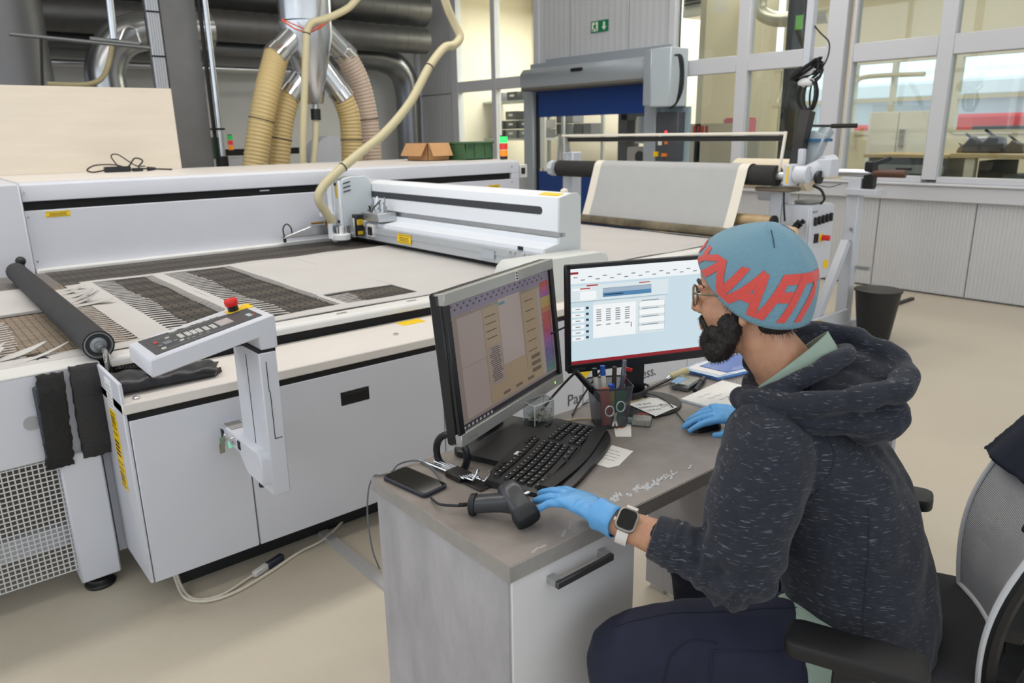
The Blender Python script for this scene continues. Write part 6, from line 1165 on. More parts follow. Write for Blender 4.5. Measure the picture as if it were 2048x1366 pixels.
# mouse
mo = thing('computer_mouse', (1.765, 1.235, DT), 'black computer mouse under the gloved right hand', 'mouse'); mu = np.array([-.95, .3, 0]); mv = np.array([.3, .95, 0]); mc_ = np.array([1.765, 1.228, DT])
R_ = []
for i in range(15):
    t = -1+2*i/14; w_ = .031*(1-abs(t)**3.0)**.5*(1-.12*math.cos(t*2)); hh = .034*(1-.35*max(0, t))*(1-abs(t)**2.6)**.5
    R_.append(np.array([mc_+mu*(.055*t)+mv*w_*math.cos(a)+[0, 0, .001+max(0, hh*math.sin(a))] for a in np.linspace(0, PI, 13)]+[mc_+mu*(.055*t)+mv*w_*math.cos(a)*.98+[0, 0, .0008] for a in np.linspace(PI, 2*PI, 5)[1:-1]]))
P('shell', mo, mat('mouse_black', (30, 30, 32), rough=.38), loft(R_), angle=60); P('wheel', mo, M_dark, cyl(mc_+mu*.034-mv*.003+[0, 0, .024], mc_+mu*.034+mv*.003+[0, 0, .024], .008, n=12))
P('cable', mo, M_black, tube(spline([mc_+mu*.054+[0, 0, .010], D(*z3(1130, 650), DT+.004), D(*z3(1085, 590), DT+.016), D(*z3(1000, 520), DT+.018), D(*z3(900, 482), DT+.02), D(*z3(800, 480), DT+.02)], 6), .0018, n=6))

# ================================================================== organic helpers
def remesh(shapes, vox, smooth=4, lam=.5):
    """union of closed shapes as one continuous smooth skin"""
    V, Fc = merge(shapes); me = bpy.data.meshes.new('tmp'); me.from_pydata(V.tolist(), [], Fc)
    bm = bmesh.new(); bm.from_mesh(me); bmesh.ops.recalc_face_normals(bm, faces=bm.faces); bm.to_mesh(me); bm.free()
    o = bpy.data.objects.new('tmp', me); COL.objects.link(o); md = o.modifiers.new('r', 'REMESH'); md.mode = 'VOXEL'; md.voxel_size = vox
    dg = bpy.context.evaluated_depsgraph_get(); m2 = bpy.data.meshes.new_from_object(o.evaluated_get(dg)); bpy.data.objects.remove(o)
    n = len(m2.vertices); V = np.empty(n*3); m2.vertices.foreach_get('co', V); V = V.reshape(-1, 3)
    Fc = [tuple(p.vertices) for p in m2.polygons]; E_ = np.empty(len(m2.edges)*2, int); m2.edges.foreach_get('vertices', E_); E_ = E_.reshape(-1, 2)
    bpy.data.meshes.remove(m2); bpy.data.meshes.remove(me)
    return relax(V, E_, smooth, lam), Fc, E_
def relax(V, E_, it, lam=.5):
    n = len(V); cnt = np.bincount(E_.ravel(), minlength=n)[:, None].clip(1)
    for k in range(it):
        for l_ in (lam, -lam*1.04):
            S_ = np.zeros_like(V)
            for c in range(3): S_[:, c] = np.bincount(E_[:, 0], V[E_[:, 1], c], n)+np.bincount(E_[:, 1], V[E_[:, 0], c], n)
            V = V+l_*(S_/cnt-V)
    return V
def normals(V, Fc):
    N = np.zeros_like(V); q = np.array([f[:4] if len(f) >= 4 else (*f, f[-1]) for f in Fc]); nn = np.cross(V[q[:, 2]]-V[q[:, 0]], V[q[:, 3]]-V[q[:, 1]])
    for k in range(4): np.add.at(N, q[:, k], nn)
    return N/np.maximum(np.linalg.norm(N, axis=1, keepdims=True), 1e-12)
_lat = rng.random((32, 32, 32))*2-1
def noise(Pt, f=1.0, seed=0):
    q = Pt*f+seed*7.31; i = np.floor(q).astype(int); t = q-i; t = t*t*(3-2*t); o = 0
    for dx in (0, 1):
        for dy in (0, 1):
            for dz in (0, 1):
                w_ = (t[:, 0] if dx else 1-t[:, 0])*(t[:, 1] if dy else 1-t[:, 1])*(t[:, 2] if dz else 1-t[:, 2])
                o = o+w_*_lat[(i[:, 0]+dx) % 32, (i[:, 1]+dy) % 32, (i[:, 2]+dz) % 32]
    return o
def caps(pts, rad, n=16, m=5):
    """limb: tube through the points with rounded ends"""
    pts = np.asarray(pts, float); L = np.linspace(0, 1, len(pts)); c = spline(pts, m); R_ = np.interp(np.linspace(0, 1, len(c)), L, rad)
    return [tube(c, R_, n=n), ell(c[0], [R_[0]]*3), ell(c[-1], [R_[-1]]*3)]
NRM = lambda v: np.asarray(v, float)/np.linalg.norm(v)

# ================================================================== office chair
BF = NRM([-.42, .907, 0]); BL = np.array([-BF[1], BF[0], 0])        # chair faces BF; BL is its left
CH = np.array([1.675, .535, 0]); UP = np.array([0, 0, 1.0])
cw = lambda f, l, z: CH+BF*f+BL*l+UP*z
M_cb = mat('chair_black', (20, 20, 22), rough=.5, var=.1, vs=20); M_seat = mat('seat_fabric', (46, 46, 49), rough=.95, var=.12, vs=90, bump=.15, bs=700)
ch = thing('office_chair', CH, 'black office swivel chair with grey mesh backrest', 'chair')
R_ = []
for z, k in ((.425, .80), (.435, .97), (.46, 1.0), (.485, .98), (.497, .90), (.50, .5)):
    R_.append(np.array([cw(q*k*1.0, p_*k, z) for p_, q in rrect(.52, .50, .10, 6)]))
P('seat', ch, M_seat, loft(R_), angle=60)
P('seat_shell', ch, M_cb, loft([np.array([cw(q*k, p_*k, z) for p_, q in rrect(.50, .48, .1, 6)]) for z, k in ((.39, .6), (.41, .95), (.428, .98))]), angle=60)
P('column', ch, mat('column_chrome', (140, 140, 142), rough=.25, metal=.9), cyl(cw(0, 0, .1), cw(0, 0, .39), .028, n=18)); P('hub', ch, M_cb, cyl(cw(0, 0, .06), cw(0, 0, .13), .05, n=18))
for k in range(5):
    a = 2*PI*k/5+.4; e = np.array([math.cos(a), math.sin(a), 0]); P('base_arm', ch, M_cb, obox(cw(0, 0, .085)+e*.16, (e, UP), (.30, .03, .045)), bev=.006); P('caster', ch, M_cb, cyl(cw(0, 0, .03)+e*.30+np.cross(UP, e)*.02, cw(0, 0, .03)+e*.30-np.cross(UP, e)*.02, .03, n=16))
def armrest(tip_f, tip_b, name):
    """pad between front and back end points (top surface), post to the seat"""
    d = NRM((tip_f-tip_b)*[1, 1, 0]); s_ = np.cross(UP, d); L = np.linalg.norm((tip_f-tip_b)[:2]); c = (tip_f+tip_b)/2
    a = P('armrest', ch, M_cb, oprism(rrect(L, .092, .028), (c[0], c[1], c[2]-.034), d, s_, .034), bev=.007, seg=2)
    inn = cw(0, 0, .43); pl_ = c*[1, 1, 0]+UP*(c[2]-.035); P('armrest_post', a, M_cb, obox(pl_-UP*.10, (d, UP), (.07, .22, .026)), obox((pl_+inn)/2*[1, 1, 0]+UP*(.46-.02), ((inn-pl_)*[1, 1, 0], UP), (np.linalg.norm((inn-pl_)[:2]), .04, .05)), bev=.006)
aF, aB = D(1572, 1262, .655), D(1862, 1345, .655); armrest(aF+UP*.008, aB+UP*.008, 'near')
fB = D(1868, 992, .655); armrest(fB+(aF-aB), fB, 'far')
def back(s_, h_):
    """backrest surface: s -1..1 across, h 0..1 upwards"""
    z = .50+.60*h_; wd = .235*(1-.16*(2*h_-1)**2-.12*max(0, h_-.5)); f = -.135-.05*h_-.13*h_*h_+.055*math.sin(PI*min(1, h_*1.25))*.6+.05*s_*s_
    return cw(f, wd*s_, z)
m_ = bpy.data.materials.new('chair_mesh'); m_.use_nodes = True; nt = m_.node_tree; b_ = nt.nodes['Principled BSDF']; b_.inputs['Base Color'].default_value = (*srgb((176, 177, 182)), 1); b_.inputs['Roughness'].default_value = .7
tcn = nt.nodes.new('ShaderNodeTexCoord'); wv = nt.nodes.new('ShaderNodeTexWave'); wv.bands_direction = 'Z'; wv.inputs['Scale'].default_value = 75; nt.links.new(tcn.outputs['Object'], wv.inputs['Vector']); rmp = nt.nodes.new('ShaderNodeMapRange'); rmp.inputs[3].default_value = .70; rmp.inputs[4].default_value = 1.0; nt.links.new(wv.outputs['Fac'], rmp.inputs[0]); nt.links.new(rmp.outputs[0], b_.inputs['Alpha'])
bp = nt.nodes.new('ShaderNodeBump'); bp.inputs['Strength'].default_value = .5; bp.inputs['Distance'].default_value = .002; nt.links.new(wv.outputs['Fac'], bp.inputs['Height']); nt.links.new(bp.outputs['Normal'], b_.inputs['Normal'])
G_ = [[back(-1+2*i/20, j/30) for i in range(21)] for j in range(31)]; V = np.array([p_ for row in G_ for p_ in row]); V2 = V-BF*.004; n = len(V)
F1 = [(j*21+i, j*21+i+1, (j+1)*21+i+1, (j+1)*21+i) for j in range(30) for i in range(20)]
P('back_mesh', ch, m_, (np.vstack([V, V2]), F1+[tuple(n+k for k in f[::-1]) for f in F1]), angle=60)
loop = [back(1, h_) for h_ in np.linspace(0, 1, 24)]+[back(s_, 1) for s_ in np.linspace(.9, -.9, 10)]+[back(-1, h_) for h_ in np.linspace(1, 0, 24)]+[back(s_, 0) for s_ in np.linspace(-.9, .9, 10)]
P('back_trim', ch, mat('trim_light', (206, 208, 212), rough=.5), tube(loop, .007, n=8, closed=True)); P('back_frame', ch, M_cb, tube(np.array(loop)-BF*.016, .015, n=8, closed=True))
P('back_shell', ch, M_cb, *[loft([np.array([back(s_, h_)-BF*(.02+.012*math.cos(s_*1.5)), back(s_, h_)-BF*.06]+[back(s_, h_+.05)-BF*.06, back(s_, h_+.05)-BF*.02]) for s_ in np.linspace(-1, 1, 9)]) for h_ in (.0, .22)], obox(cw(-.20, 0, .55), (BF, UP), (.05, .36, .12)), obox(cw(-.12, 0, .40), (BF, UP), (.22, .04, .10)), bev=.0)
jk = thing('hung_jacket', cw(-.3, -.1, 1.0), 'dark navy jacket hung over the chair backrest', 'jacket')
def jring(h_, w0, w1, off): return np.array([back(w0+(w1-w0)*t, h_)+BF*(.035+off+.01*math.sin(9*t)) for t in np.linspace(0, 1, 10)]+[back(w0+(w1-w0)*t, h_)-BF*(.05+off+.012*math.sin(11*t+1)) for t in np.linspace(1, 0, 10)])
V, Fc, E_ = remesh([loft([jring(h_, -1.04+.03*math.sin(h_*9), .75, .0) for h_ in (.57, .66, .76, .86, .93, .99)]+[jring(.99, -1.02, .70, -.005)+UP*.04, jring(.99, -.96, .6, -.02)+UP*.06])], .009, 5)
N_ = normals(V, Fc); P('cloth', jk, mat('jacket_navy', (22, 28, 46), rough=.9, var=.1, vs=40, bump=.2, bs=500), (V+N_*(.006*noise(V*[1, 1, .35], 26))[:, None], Fc), angle=80); P('collar', jk, M_cb, tube(spline([back(-1.0, 1)+UP*.05, back(-.5, 1)+UP*.07, back(0, 1)+UP*.07, back(.5, 1)+UP*.05], 6), .016, n=8))

# ================================================================== person at the desk
HC = np.array([1.384, .868, 1.264]); HS = 1.05; yaw, pit = math.radians(109), math.radians(5)
HF = np.array([math.cos(yaw)*math.cos(pit), math.sin(yaw)*math.cos(pit), -math.sin(pit)]); HL = np.array([-math.sin(yaw), math.cos(yaw), 0]); HU = np.cross(HF, HL)
hp_ = lambda a, b, c: HC+HS*(HF*a+HL*b+HU*c)
def hell(c, r, n=18, m=12): return ell(hp_(*c), np.array(r)*HS, n, m, (HF, HL))
PF = NRM([-.45, .893, 0]); PL = np.array([-PF[1], PF[0], 0])
NB = np.array([1.440, .800, 1.095]); SLp, SRp = np.array([1.285, .742, .975]), np.array([1.625, .905, .985])
EL, WL = np.array([1.195, .742, .738]), D(1212, 1034, .803); ER, WR = np.array([1.84, .93, .765]), np.array([1.838, 1.150, .785])
pe = thing('person', (1.55, .6, 0), 'seated person in dark hoodie and blue knit cap typing with blue gloves', 'person')
M_skin = mat('skin', (204, 156, 126), rough=.5, var=.06, vs=30, bump=.06, bs=300, rgb2=(186, 134, 106))
sk = [hell((-.012, 0, .03), (.096, .077, .088)), hell((.03, 0, -.03), (.066, .062, .085)), hell((.05, 0, .045), (.048, .060, .055)), hell((.040, 0, -.085), (.056, .052, .042)), hell((.078, 0, -.108), (.022, .026, .020)),
      hell((.058, .034, -.030), (.032, .028, .030)), hell((.058, -.034, -.030), (.032, .028, .030)), hell((.109, 0, -.030), (.014, .0125, .0115)), hell((.097, .012, -.034), (.012, .009, .009)), hell((.097, -.012, -.034), (.012, .009, .009)),
      tube([hp_(.088, 0, .016), hp_(.102, 0, -.008), hp_(.113, 0, -.026)], np.array([.010, .0095, .011])*HS, n=12), hell((.082, .024, .020), (.017, .028, .010)), hell((.082, -.024, .020), (.017, .028, .010)),
      hell((.096, 0, -.063), (.010, .021, .0065)), hell((.094, 0, -.073), (.011, .018, .0075)), hell((.078, .03, .0), (.016, .02, .013)), hell((.078, -.03, .0), (.016, .02, .013))]
for s_ in (1, -1):
    sk += [hell((-.010, .076*s_, -.012), (.015, .011, .026)), hell((-.020, .082*s_, -.002), (.014, .007, .020)), hell((-.004, .075*s_, -.040), (.010, .008, .013)), hell((.004, .074*s_, -.018), (.008, .006, .012))]
sk += caps([hp_(-.025, 0, -.05), hp_(-.03, 0, -.10), NB+[0, 0, -.01], NB-[0, 0, .10]], [.058, .058, .066, .10], n=20)
sk += [ell(NB-[0, 0, .14]+PF*.0, (.15, .10, .10), ax=(PL, PF)), ell(np.array([1.515, .71, .80]), (.14, .10, .20), ax=(PL, PF)), ell(np.array([1.545, .65, .56]), (.15, .11, .12), ax=(PL, PF))]
sk += caps([SLp, (SLp+EL)/2+[-.01, 0, 0], EL, (EL+WL)/2, WL], [.062, .050, .044, .040, .0285], n=18)+caps([SRp, (SRp+ER)/2, ER, (ER+WR)/2, WR], [.062, .05, .044, .04, .029], n=16)
V, Fc, E_ = remesh(sk, .0048, 5)
P('body', pe, M_skin, (V, Fc), angle=180)
# eyes
for s_ in (1, -1):
    ey = P('eye', pe, mat('eye_white', (226, 222, 216), rough=.2), hell((.0835, .030*s_, .001), (.0125, .0125, .0110), 14, 10)); P('iris', ey, mat('iris_dark', (40, 26, 18), rough=.15), hell((.0915, .030*s_, .001), (.0052, .0062, .0062), 12, 8))
M_hair = mat('hair_black', (26, 20, 18), rough=.6, var=.3, vs=80)
PS('eyebrow', pe, M_hair, *[tube([hp_(.0985, .008*s_, .024), hp_(.098, .022*s_, .030), hp_(.089, .040*s_, .027), hp_(.078, .050*s_, .020)], np.array([.0035, .0045, .004, .002])*HS, n=8) for s_ in (1, -1)])
PS('eyelashes', pe, M_hair, *[tube([hp_(.0955, .018*s_, .005), hp_(.0965, .030*s_, .009), hp_(.088, .043*s_, .004)], .0011, n=5) for s_ in (1, -1)])
def strands(V, N, k, L, r, bias, seed):
    r_ = np.random.default_rng(seed); idx = r_.choice(len(V), k, replace=False if k < len(V) else True); s_ = []
    for i in idx:
        d = NRM(N[i]*.7+bias+r_.normal(0, .35, 3)); p_ = V[i]-N[i]*.001; u_, v_, _ = frame_of(d); l_ = L*r_.uniform(.5, 1.2)
        s_.append((np.array([p_+u_*r, p_-u_*.5*r+v_*.87*r, p_-u_*.5*r-v_*.87*r, p_+d*l_]), [(0, 1, 3), (1, 2, 3), (2, 0, 3)]))
    return s_
# beard
bd = [hell((.054, 0, -.098), (.047, .051, .032)), hell((.078, 0, -.102), (.027, .033, .030)), hell((.066, 0, -.117), (.030, .034, .020)), hell((.050, .043, -.078), (.030, .018, .026)), hell((.050, -.043, -.078), (.030, .018, .026)), hell((.028, .055, -.062), (.025, .014, .034)), hell((.028, -.056, -.066), (.024, .014, .030))]
for s_ in (1, -1):
    bd += [tube([hp_(.012, .068*s_, -.012), hp_(.014, .068*s_, -.045), hp_(.024, .062*s_, -.080), hp_(.045, .050*s_, -.108), hp_(.07, .03*s_, -.12)], np.array([.006, .010, .016, .022, .024])*HS, n=12), tube([hp_(.062, .050*s_, -.072), hp_(.048, .054*s_, -.085), hp_(.03, .058*s_, -.09)], np.array([.012, .014, .012])*HS, n=10), tube([hp_(.101, 0, -.052), hp_(.098, .014*s_, -.053), hp_(.087, .026*s_, -.063), hp_(.079, .031*s_, -.078), hp_(.074, .03*s_, -.09)], np.array([.004, .0055, .0065, .008, .012])*HS, n=10)]
Vb, Fb, Eb = remesh(bd, .0034, 3); Nb = normals(Vb, Fb); Vb = Vb+Nb*(.0022*noise(Vb, 150)+.0015*noise(Vb, 320, 2))[:, None]
br_ = P('beard', pe, M_hair, (Vb, Fb), angle=180); P('beard_hair', br_, M_hair, *strands(Vb, Nb, 4200, .010, .00055, np.array([0, 0, -.9])+HF*.15, 3), kind='stuff', smooth=False)
# hair at temple and nape
hr_ = [hell((.018, .071, .012), (.018, .008, .036)), hell((.010, .0735, -.012), (.009, .006, .024)), hell((-.058, .022, -.060), (.030, .038, .018)), hell((-.045, .046, -.056), (.022, .016, .018)), hell((.018, -.071, .012), (.018, .008, .036)), hell((-.045, -.052, -.058), (.026, .018, .018))]
Vh, Fh, Eh = remesh(hr_, .0036, 2); Nh = normals(Vh, Fh); hh_ = P('hair', pe, M_hair, (Vh, Fh), angle=180); P('hair_strands', hh_, M_hair, *strands(Vh, Nh, 700, .018, .0006, np.array([0, 0, -1.0])-HF*.3, 5), kind='stuff', smooth=False)
# knit cap
def cap_pt(az, t, off=0.0):
    ra, rb = .108, .0865; ea, eb = -.006+ra*math.cos(az), rb*math.sin(az); cr = -.031+.60*ea+(4.4 if ea > 0 else 3.1)*ea*ea
    k = max(0.0, math.cos(t*PI/2))**.80; sw = 1+.20*math.sin(PI*min(1, t*1.15))*(.15+.85*(.5-.5*math.cos(az))); top = .142
    c = cr+(top-cr)*math.sin(t*PI/2)**1.05; c += -.006*math.sin(PI*t)*(math.cos(az) < -.3)
    fold = .0035*math.sin(5*az+1.0)*max(0, t-.35)*2.2+.003*math.sin(9*az+6*t)*(t > .1)*min(1, t*2)*max(0, -math.cos(az))
    a = -.006+ra*math.cos(az)*k*sw-.030*t; b = rb*math.sin(az)*k*(1+.16*math.sin(PI*min(1, t*1.15))); s_ = 1+(fold+off)/.1
    return hp_(-.02+(a+.02)*s_, b*s_, c+off*math.sin(t*PI/2))
def knit_mat(name, c, c2):
    m = bpy.data.materials.new(name); m.use_nodes = True; nt = m.node_tree; b = nt.nodes['Principled BSDF']; b.inputs['Roughness'].default_value = .9; b.inputs['Sheen Weight'].default_value = .25
    tc = nt.nodes.new('ShaderNodeTexCoord'); wv = nt.nodes.new('ShaderNodeTexWave'); wv.inputs['Scale'].default_value = 190; wv.inputs['Distortion'].default_value = 1.5; wv.bands_direction = 'DIAGONAL'; ns = nt.nodes.new('ShaderNodeTexNoise'); ns.inputs['Scale'].default_value = 420
    mx = nt.nodes.new('ShaderNodeMix'); mx.data_type = 'RGBA'; mx.inputs[6].default_value = (*srgb(c), 1); mx.inputs[7].default_value = (*srgb(c2), 1)
    nt.links.new(tc.outputs['Object'], wv.inputs['Vector']); nt.links.new(tc.outputs['Object'], ns.inputs['Vector']); nt.links.new(ns.outputs['Fac'], mx.inputs[0]); nt.links.new(mx.outputs[2], b.inputs['Base Color'])
    ad = nt.nodes.new('ShaderNodeMath'); ad.operation = 'ADD'; nt.links.new(wv.outputs['Fac'], ad.inputs[0]); nt.links.new(ns.outputs['Fac'], ad.inputs[1]); bp = nt.nodes.new('ShaderNodeBump'); bp.inputs['Strength'].default_value = .5; bp.inputs['Distance'].default_value = .0015; nt.links.new(ad.outputs[0], bp.inputs['Height']); nt.links.new(bp.outputs['Normal'], b.inputs['Normal']); return m
M_knit = knit_mat('knit_blue', (124, 166, 184), (102, 144, 164)); M_knr = knit_mat('knit_coral', (232, 92, 84), (212, 76, 70))
NA, NT = 72, 30
rg = [np.array([cap_pt(2*PI*i/NA, t) for i in range(NA)]) for t in np.linspace(0, .985, NT)]+[np.array([cap_pt(2*PI*i/NA, .998) for i in range(NA)])]
inn = [np.array([cap_pt(2*PI*i/NA, t, -.004) for i in range(NA)]) for t in (.10, .0)]
kc = P('knit_cap', pe, M_knit, loft(inn+rg), angle=180)
cu = bpy.data.curves.new('word', 'FONT'); cu.body = 'DYNAFIT'; cu.size = 1.0; cu.offset = .042; cu.shear = .75; cu.resolution_u = 2; cu.space_character = 1.02
to = bpy.data.objects.new('word', cu); COL.objects.link(to); dg = bpy.context.evaluated_depsgraph_get(); tm = bpy.data.meshes.new_from_object(to.evaluated_get(dg)); bpy.data.objects.remove(to)
bm = bmesh.new(); bm.from_mesh(tm); bmesh.ops.triangulate(bm, faces=bm.faces); bmesh.ops.remove_doubles(bm, verts=bm.verts, dist=1e-4)
for _ in range(4):
    le = [e for e in bm.edges if e.calc_length() > .07]
    if le: bmesh.ops.subdivide_edges(bm, edges=le, cuts=1); bmesh.ops.triangulate(bm, faces=bm.faces)
tv = np.array([v.co for v in bm.verts]); tf = [tuple(v.index for v in f.verts) for f in bm.faces]; bm.free(); wid = tv[:, 0].max()
az0, az1 = math.radians(-26), math.radians(186)
Vt = np.array([cap_pt(az0+(az1-az0)*x/wid, .07+.32*(y/.73), .0013) for x, y, _ in tv]); P('cap_lettering', kc, M_knr, (Vt, tf), angle=180, label='coral red knitted lettering')
PS('cap_seam', kc, mat('seam_dark', (52, 78, 92), rough=.9), tube([cap_pt(math.radians(118), t, .0006) for t in np.linspace(.60, .80, 10)], .0011, n=5), tube([cap_pt(math.radians(190), t, .0006) for t in np.linspace(.72, .86, 8)], .0011, n=5))
# glasses
gl = P('glasses', pe, mat('frame_olive', (112, 98, 78), rough=.25, coat=.4), *[tube([hp_(.1055-.30*max(0, abs(.032+.0245*math.cos(t))-.03)*.8, s_*(.032+.0245*math.cos(t)), .0+.0215*math.sin(t)) for t in np.linspace(0, 2*PI, 26, endpoint=False)], .0024, n=8, closed=True) for s_ in (1, -1)], tube([hp_(.107, -.009, .006), hp_(.109, 0, .009), hp_(.107, .009, .006)], .0022, n=6), *[tube(spline([hp_(.094, .057*s_, .010), hp_(.088, .066*s_, .010), hp_(.05, .0755*s_, .009), hp_(.0, .0795*s_, .006), hp_(-.02, .080*s_, -.01)], 5), .0026, n=6) for s_ in (1, -1)])
PS('lens', gl, glassmat('lens_glass', (242, 246, 244), refl=.06), *[(np.array([hp_(.104-.30*max(0, abs(.032+.023*k*math.cos(t))-.03)*.8, s_*(.032+.023*k*math.cos(t)), .020*k*math.sin(t)) for k in (1,) for t in np.linspace(0, 2*PI, 20, endpoint=False)]), [tuple(range(20))]) for s_ in (1, -1)])

# ---- hoodie
def hoodie_mat():
    m = bpy.data.materials.new('hoodie_melange'); m.use_nodes = True; nt = m.node_tree; b = nt.nodes['Principled BSDF']; b.inputs['Roughness'].default_value = .92; b.inputs['Sheen Weight'].default_value = .12; b.inputs['Specular IOR Level'].default_value = .2
    tc = nt.nodes.new('ShaderNodeTexCoord'); mp = nt.nodes.new('ShaderNodeMapping'); mp.inputs['Rotation'].default_value = (.2, .35, .5); mp.inputs['Scale'].default_value = (45, 45, 420)
    n1 = nt.nodes.new('ShaderNodeTexNoise'); n1.inputs['Scale'].default_value = 1.0; n1.inputs['Detail'].default_value = 2; nt.links.new(tc.outputs['Object'], mp.inputs[0]); nt.links.new(mp.outputs[0], n1.inputs['Vector'])
    r1 = nt.nodes.new('ShaderNodeMapRange'); r1.inputs[1].default_value = .61; r1.inputs[2].default_value = .74; nt.links.new(n1.outputs['Fac'], r1.inputs[0])
    n2 = nt.nodes.new('ShaderNodeTexNoise'); n2.inputs['Scale'].default_value = 60; nt.links.new(tc.outputs['Object'], n2.inputs['Vector'])
    m1_ = nt.nodes.new('ShaderNodeMix'); m1_.data_type = 'RGBA'; m1_.inputs[6].default_value = (*srgb((38, 41, 50)), 1); m1_.inputs[7].default_value = (*srgb((50, 53, 62)), 1); nt.links.new(n2.outputs['Fac'], m1_.inputs[0])
    m2_ = nt.nodes.new('ShaderNodeMix'); m2_.data_type = 'RGBA'; m2_.inputs[7].default_value = (*srgb((112, 115, 124)), 1); nt.links.new(r1.outputs[0], m2_.inputs[0]); nt.links.new(m1_.outputs[2], m2_.inputs[6]); nt.links.new(m2_.outputs[2], b.inputs['Base Color'])
    n3 = nt.nodes.new('ShaderNodeTexNoise'); n3.inputs['Scale'].default_value = 600; nt.links.new(tc.outputs['Object'], n3.inputs['Vector']); bp = nt.nodes.new('ShaderNodeBump'); bp.inputs['Strength'].default_value = .25; bp.inputs['Distance'].default_value = .001; nt.links.new(n3.outputs['Fac'], bp.inputs['Height']); nt.links.new(bp.outputs['Normal'], b.inputs['Normal']); return m
M_hood = hoodie_mat()
def tring(c, w_, d_, tilt=0.0, n=32, p=.85, zt=(0, 0, 1)):
    zt = np.asarray(zt, float)
    return np.array([c+PL*w_*np.sign(math.cos(t))*abs(math.cos(t))**p+(PF+UP*tilt)*d_*np.sign(math.sin(t))*abs(math.sin(t))**p for t in np.linspace(0, 2*PI, n, endpoint=False)])
tor = [((1.558, .632, .485), .205, .165, -.10), ((1.557, .634, .52), .213, .170, -.08), ((1.550, .645, .60), .210, .165, -.05), ((1.538, .672, .72), .210, .162, 0), ((1.522, .705, .84), .212, .160, .05), ((1.50, .738, .93), .208, .150, .10), ((1.470, .778, 1.0), .170, .120, .2), ((1.450, .80, 1.05), .105, .090, .25)]
hs_ = [loft([tring(np.array(c), w_, d_, tl) for c, w_, d_, tl in tor])]
CL = WL+(EL-WL)*.50; CL2 = WL+(EL-WL)*.58
hs_ += caps([SLp+[.03, .02, .0], SLp+[-.008, -.004, -.03], (SLp+EL)/2+[-.012, -.006, 0], EL+[.0, -.01, .0], EL+(WL-EL)*.22, CL2, CL], [.088, .094, .092, .078, .064, .052, .047], n=22)
hs_ += caps([SRp-[.03, .02, .0], SRp+[.0, .0, -.03], (SRp+ER)/2, ER, ER+(WR-ER)*.4, WR-(WR-ER)*.12], [.085, .09, .085, .075, .06, .046], n=20)
V, Fc, E_ = remesh(hs_, .0065, 9); N_ = normals(V, Fc)
ax_u = NRM(EL-SLp); ax_f = NRM(WL-EL)
def along(p0, p1, r):
    d = p1-p0; L = np.linalg.norm(d); t = (V-p0)@d/L/L; q = np.linalg.norm(V-(p0+np.clip(t, 0, 1)[:, None]*d), axis=1); return t, np.clip(1-(q-r)/(r*.5), 0, 1)
tf_, wf_ = along(EL, WL, .075); tu_, wu_ = along(SLp, EL, .10)
disp = .0065*noise(V*[1, 1, .6], 10)+.0035*noise(V, 24, 1)+.004*np.sin(((V-SLp)@NRM([.3, .5, -.8]))*30+4*noise(V, 6, 7))*np.clip(noise(V, 5, 14)*1.5, 0, 1)
disp += wf_*((tf_ > -.2)*(tf_ < .75))*(.0045*np.sin(tf_*34+2.5*noise(V, 16, 2))*(1-np.clip(tf_, 0, 1)*.7)+.003*np.sin(tf_*61+3*noise(V, 22, 3)))
disp += wu_*np.clip((tu_-.55)*2.5, 0, 1)*(.0042*np.sin(tu_*24+3*noise(V, 13, 4)))
wz = np.clip((.70-V[:, 2])/.2, 0, 1)*(1-wf_)*(1-wu_); disp += wz*(.007*np.sin((V[:, 2]*42)+2.6*noise(V*[1, 1, .5], 9, 5)))
dg_ = (V-SLp)@NRM([.7, -.3, -.65]); disp += .0055*np.exp(-((V-np.array([1.50, .54, .78]))**2).sum(1)/.03)*np.sin(dg_*42+2*noise(V, 8, 6))
V = relax(V+N_*disp[:, None], E_, 1)
ho = P('hoodie', pe, M_hood, (V, Fc), angle=180)
# cuff, hem, seams
dcf = NRM(WL-EL); P('cuff', ho, M_hood, loft([np.array([c+(frame_of(dcf)[0]*math.cos(t)+frame_of(dcf)[1]*math.sin(t))*rr for t in np.linspace(0, 2*PI, 26, endpoint=False)]) for c, rr in ((CL2, .050), (CL2+dcf*.02, .0535), (CL+dcf*.0, .051), (CL+dcf*.03, .047), (CL+dcf*.034, .0435), (CL+dcf*.02, .042))], cap=False), angle=180)
from mathutils.bvhtree import BVHTree
bvh = BVHTree.FromPolygons([Vector(v) for v in V], Fc)
def on_skin(pts, off=.0005, target=None):
    o = []
    for p_ in pts:
        h_ = (target or bvh).find_nearest(Vector(p_)); o.append(np.array(h_[0])+np.array(h_[1])*off)
    return np.array(o)
M_seam = mat('seam_navy', (34, 36, 46), rough=.9)
sc0 = SLp+NRM(EL-SLp)*.005; ring_ = [sc0+PF*.12*math.cos(t)+(UP*.9-PL*.35)*.12*math.sin(t)-PL*.025 for t in np.linspace(0, 2*PI, 60, endpoint=False)]
P('arm_seam', ho, M_seam, tube(on_skin(ring_, .0), .0016, n=5, closed=True)); P('side_seam', ho, M_seam, tube(on_skin([np.array([1.40+.04*t, .58+.0*t, .93-.40*t])+PL*.05 for t in np.linspace(.1, 1, 30)], .0), .0013, n=5))
hem = [tring(np.array(c), w_, d_, tl) for c, w_, d_, tl in (((1.605, .54, .425), .196, .158, -.10), ((1.603, .542, .44), .206, .167, -.10), ((1.602, .545, .475), .210, .170, -.10), ((1.60, .55, .49), .2, .16, -.1))]
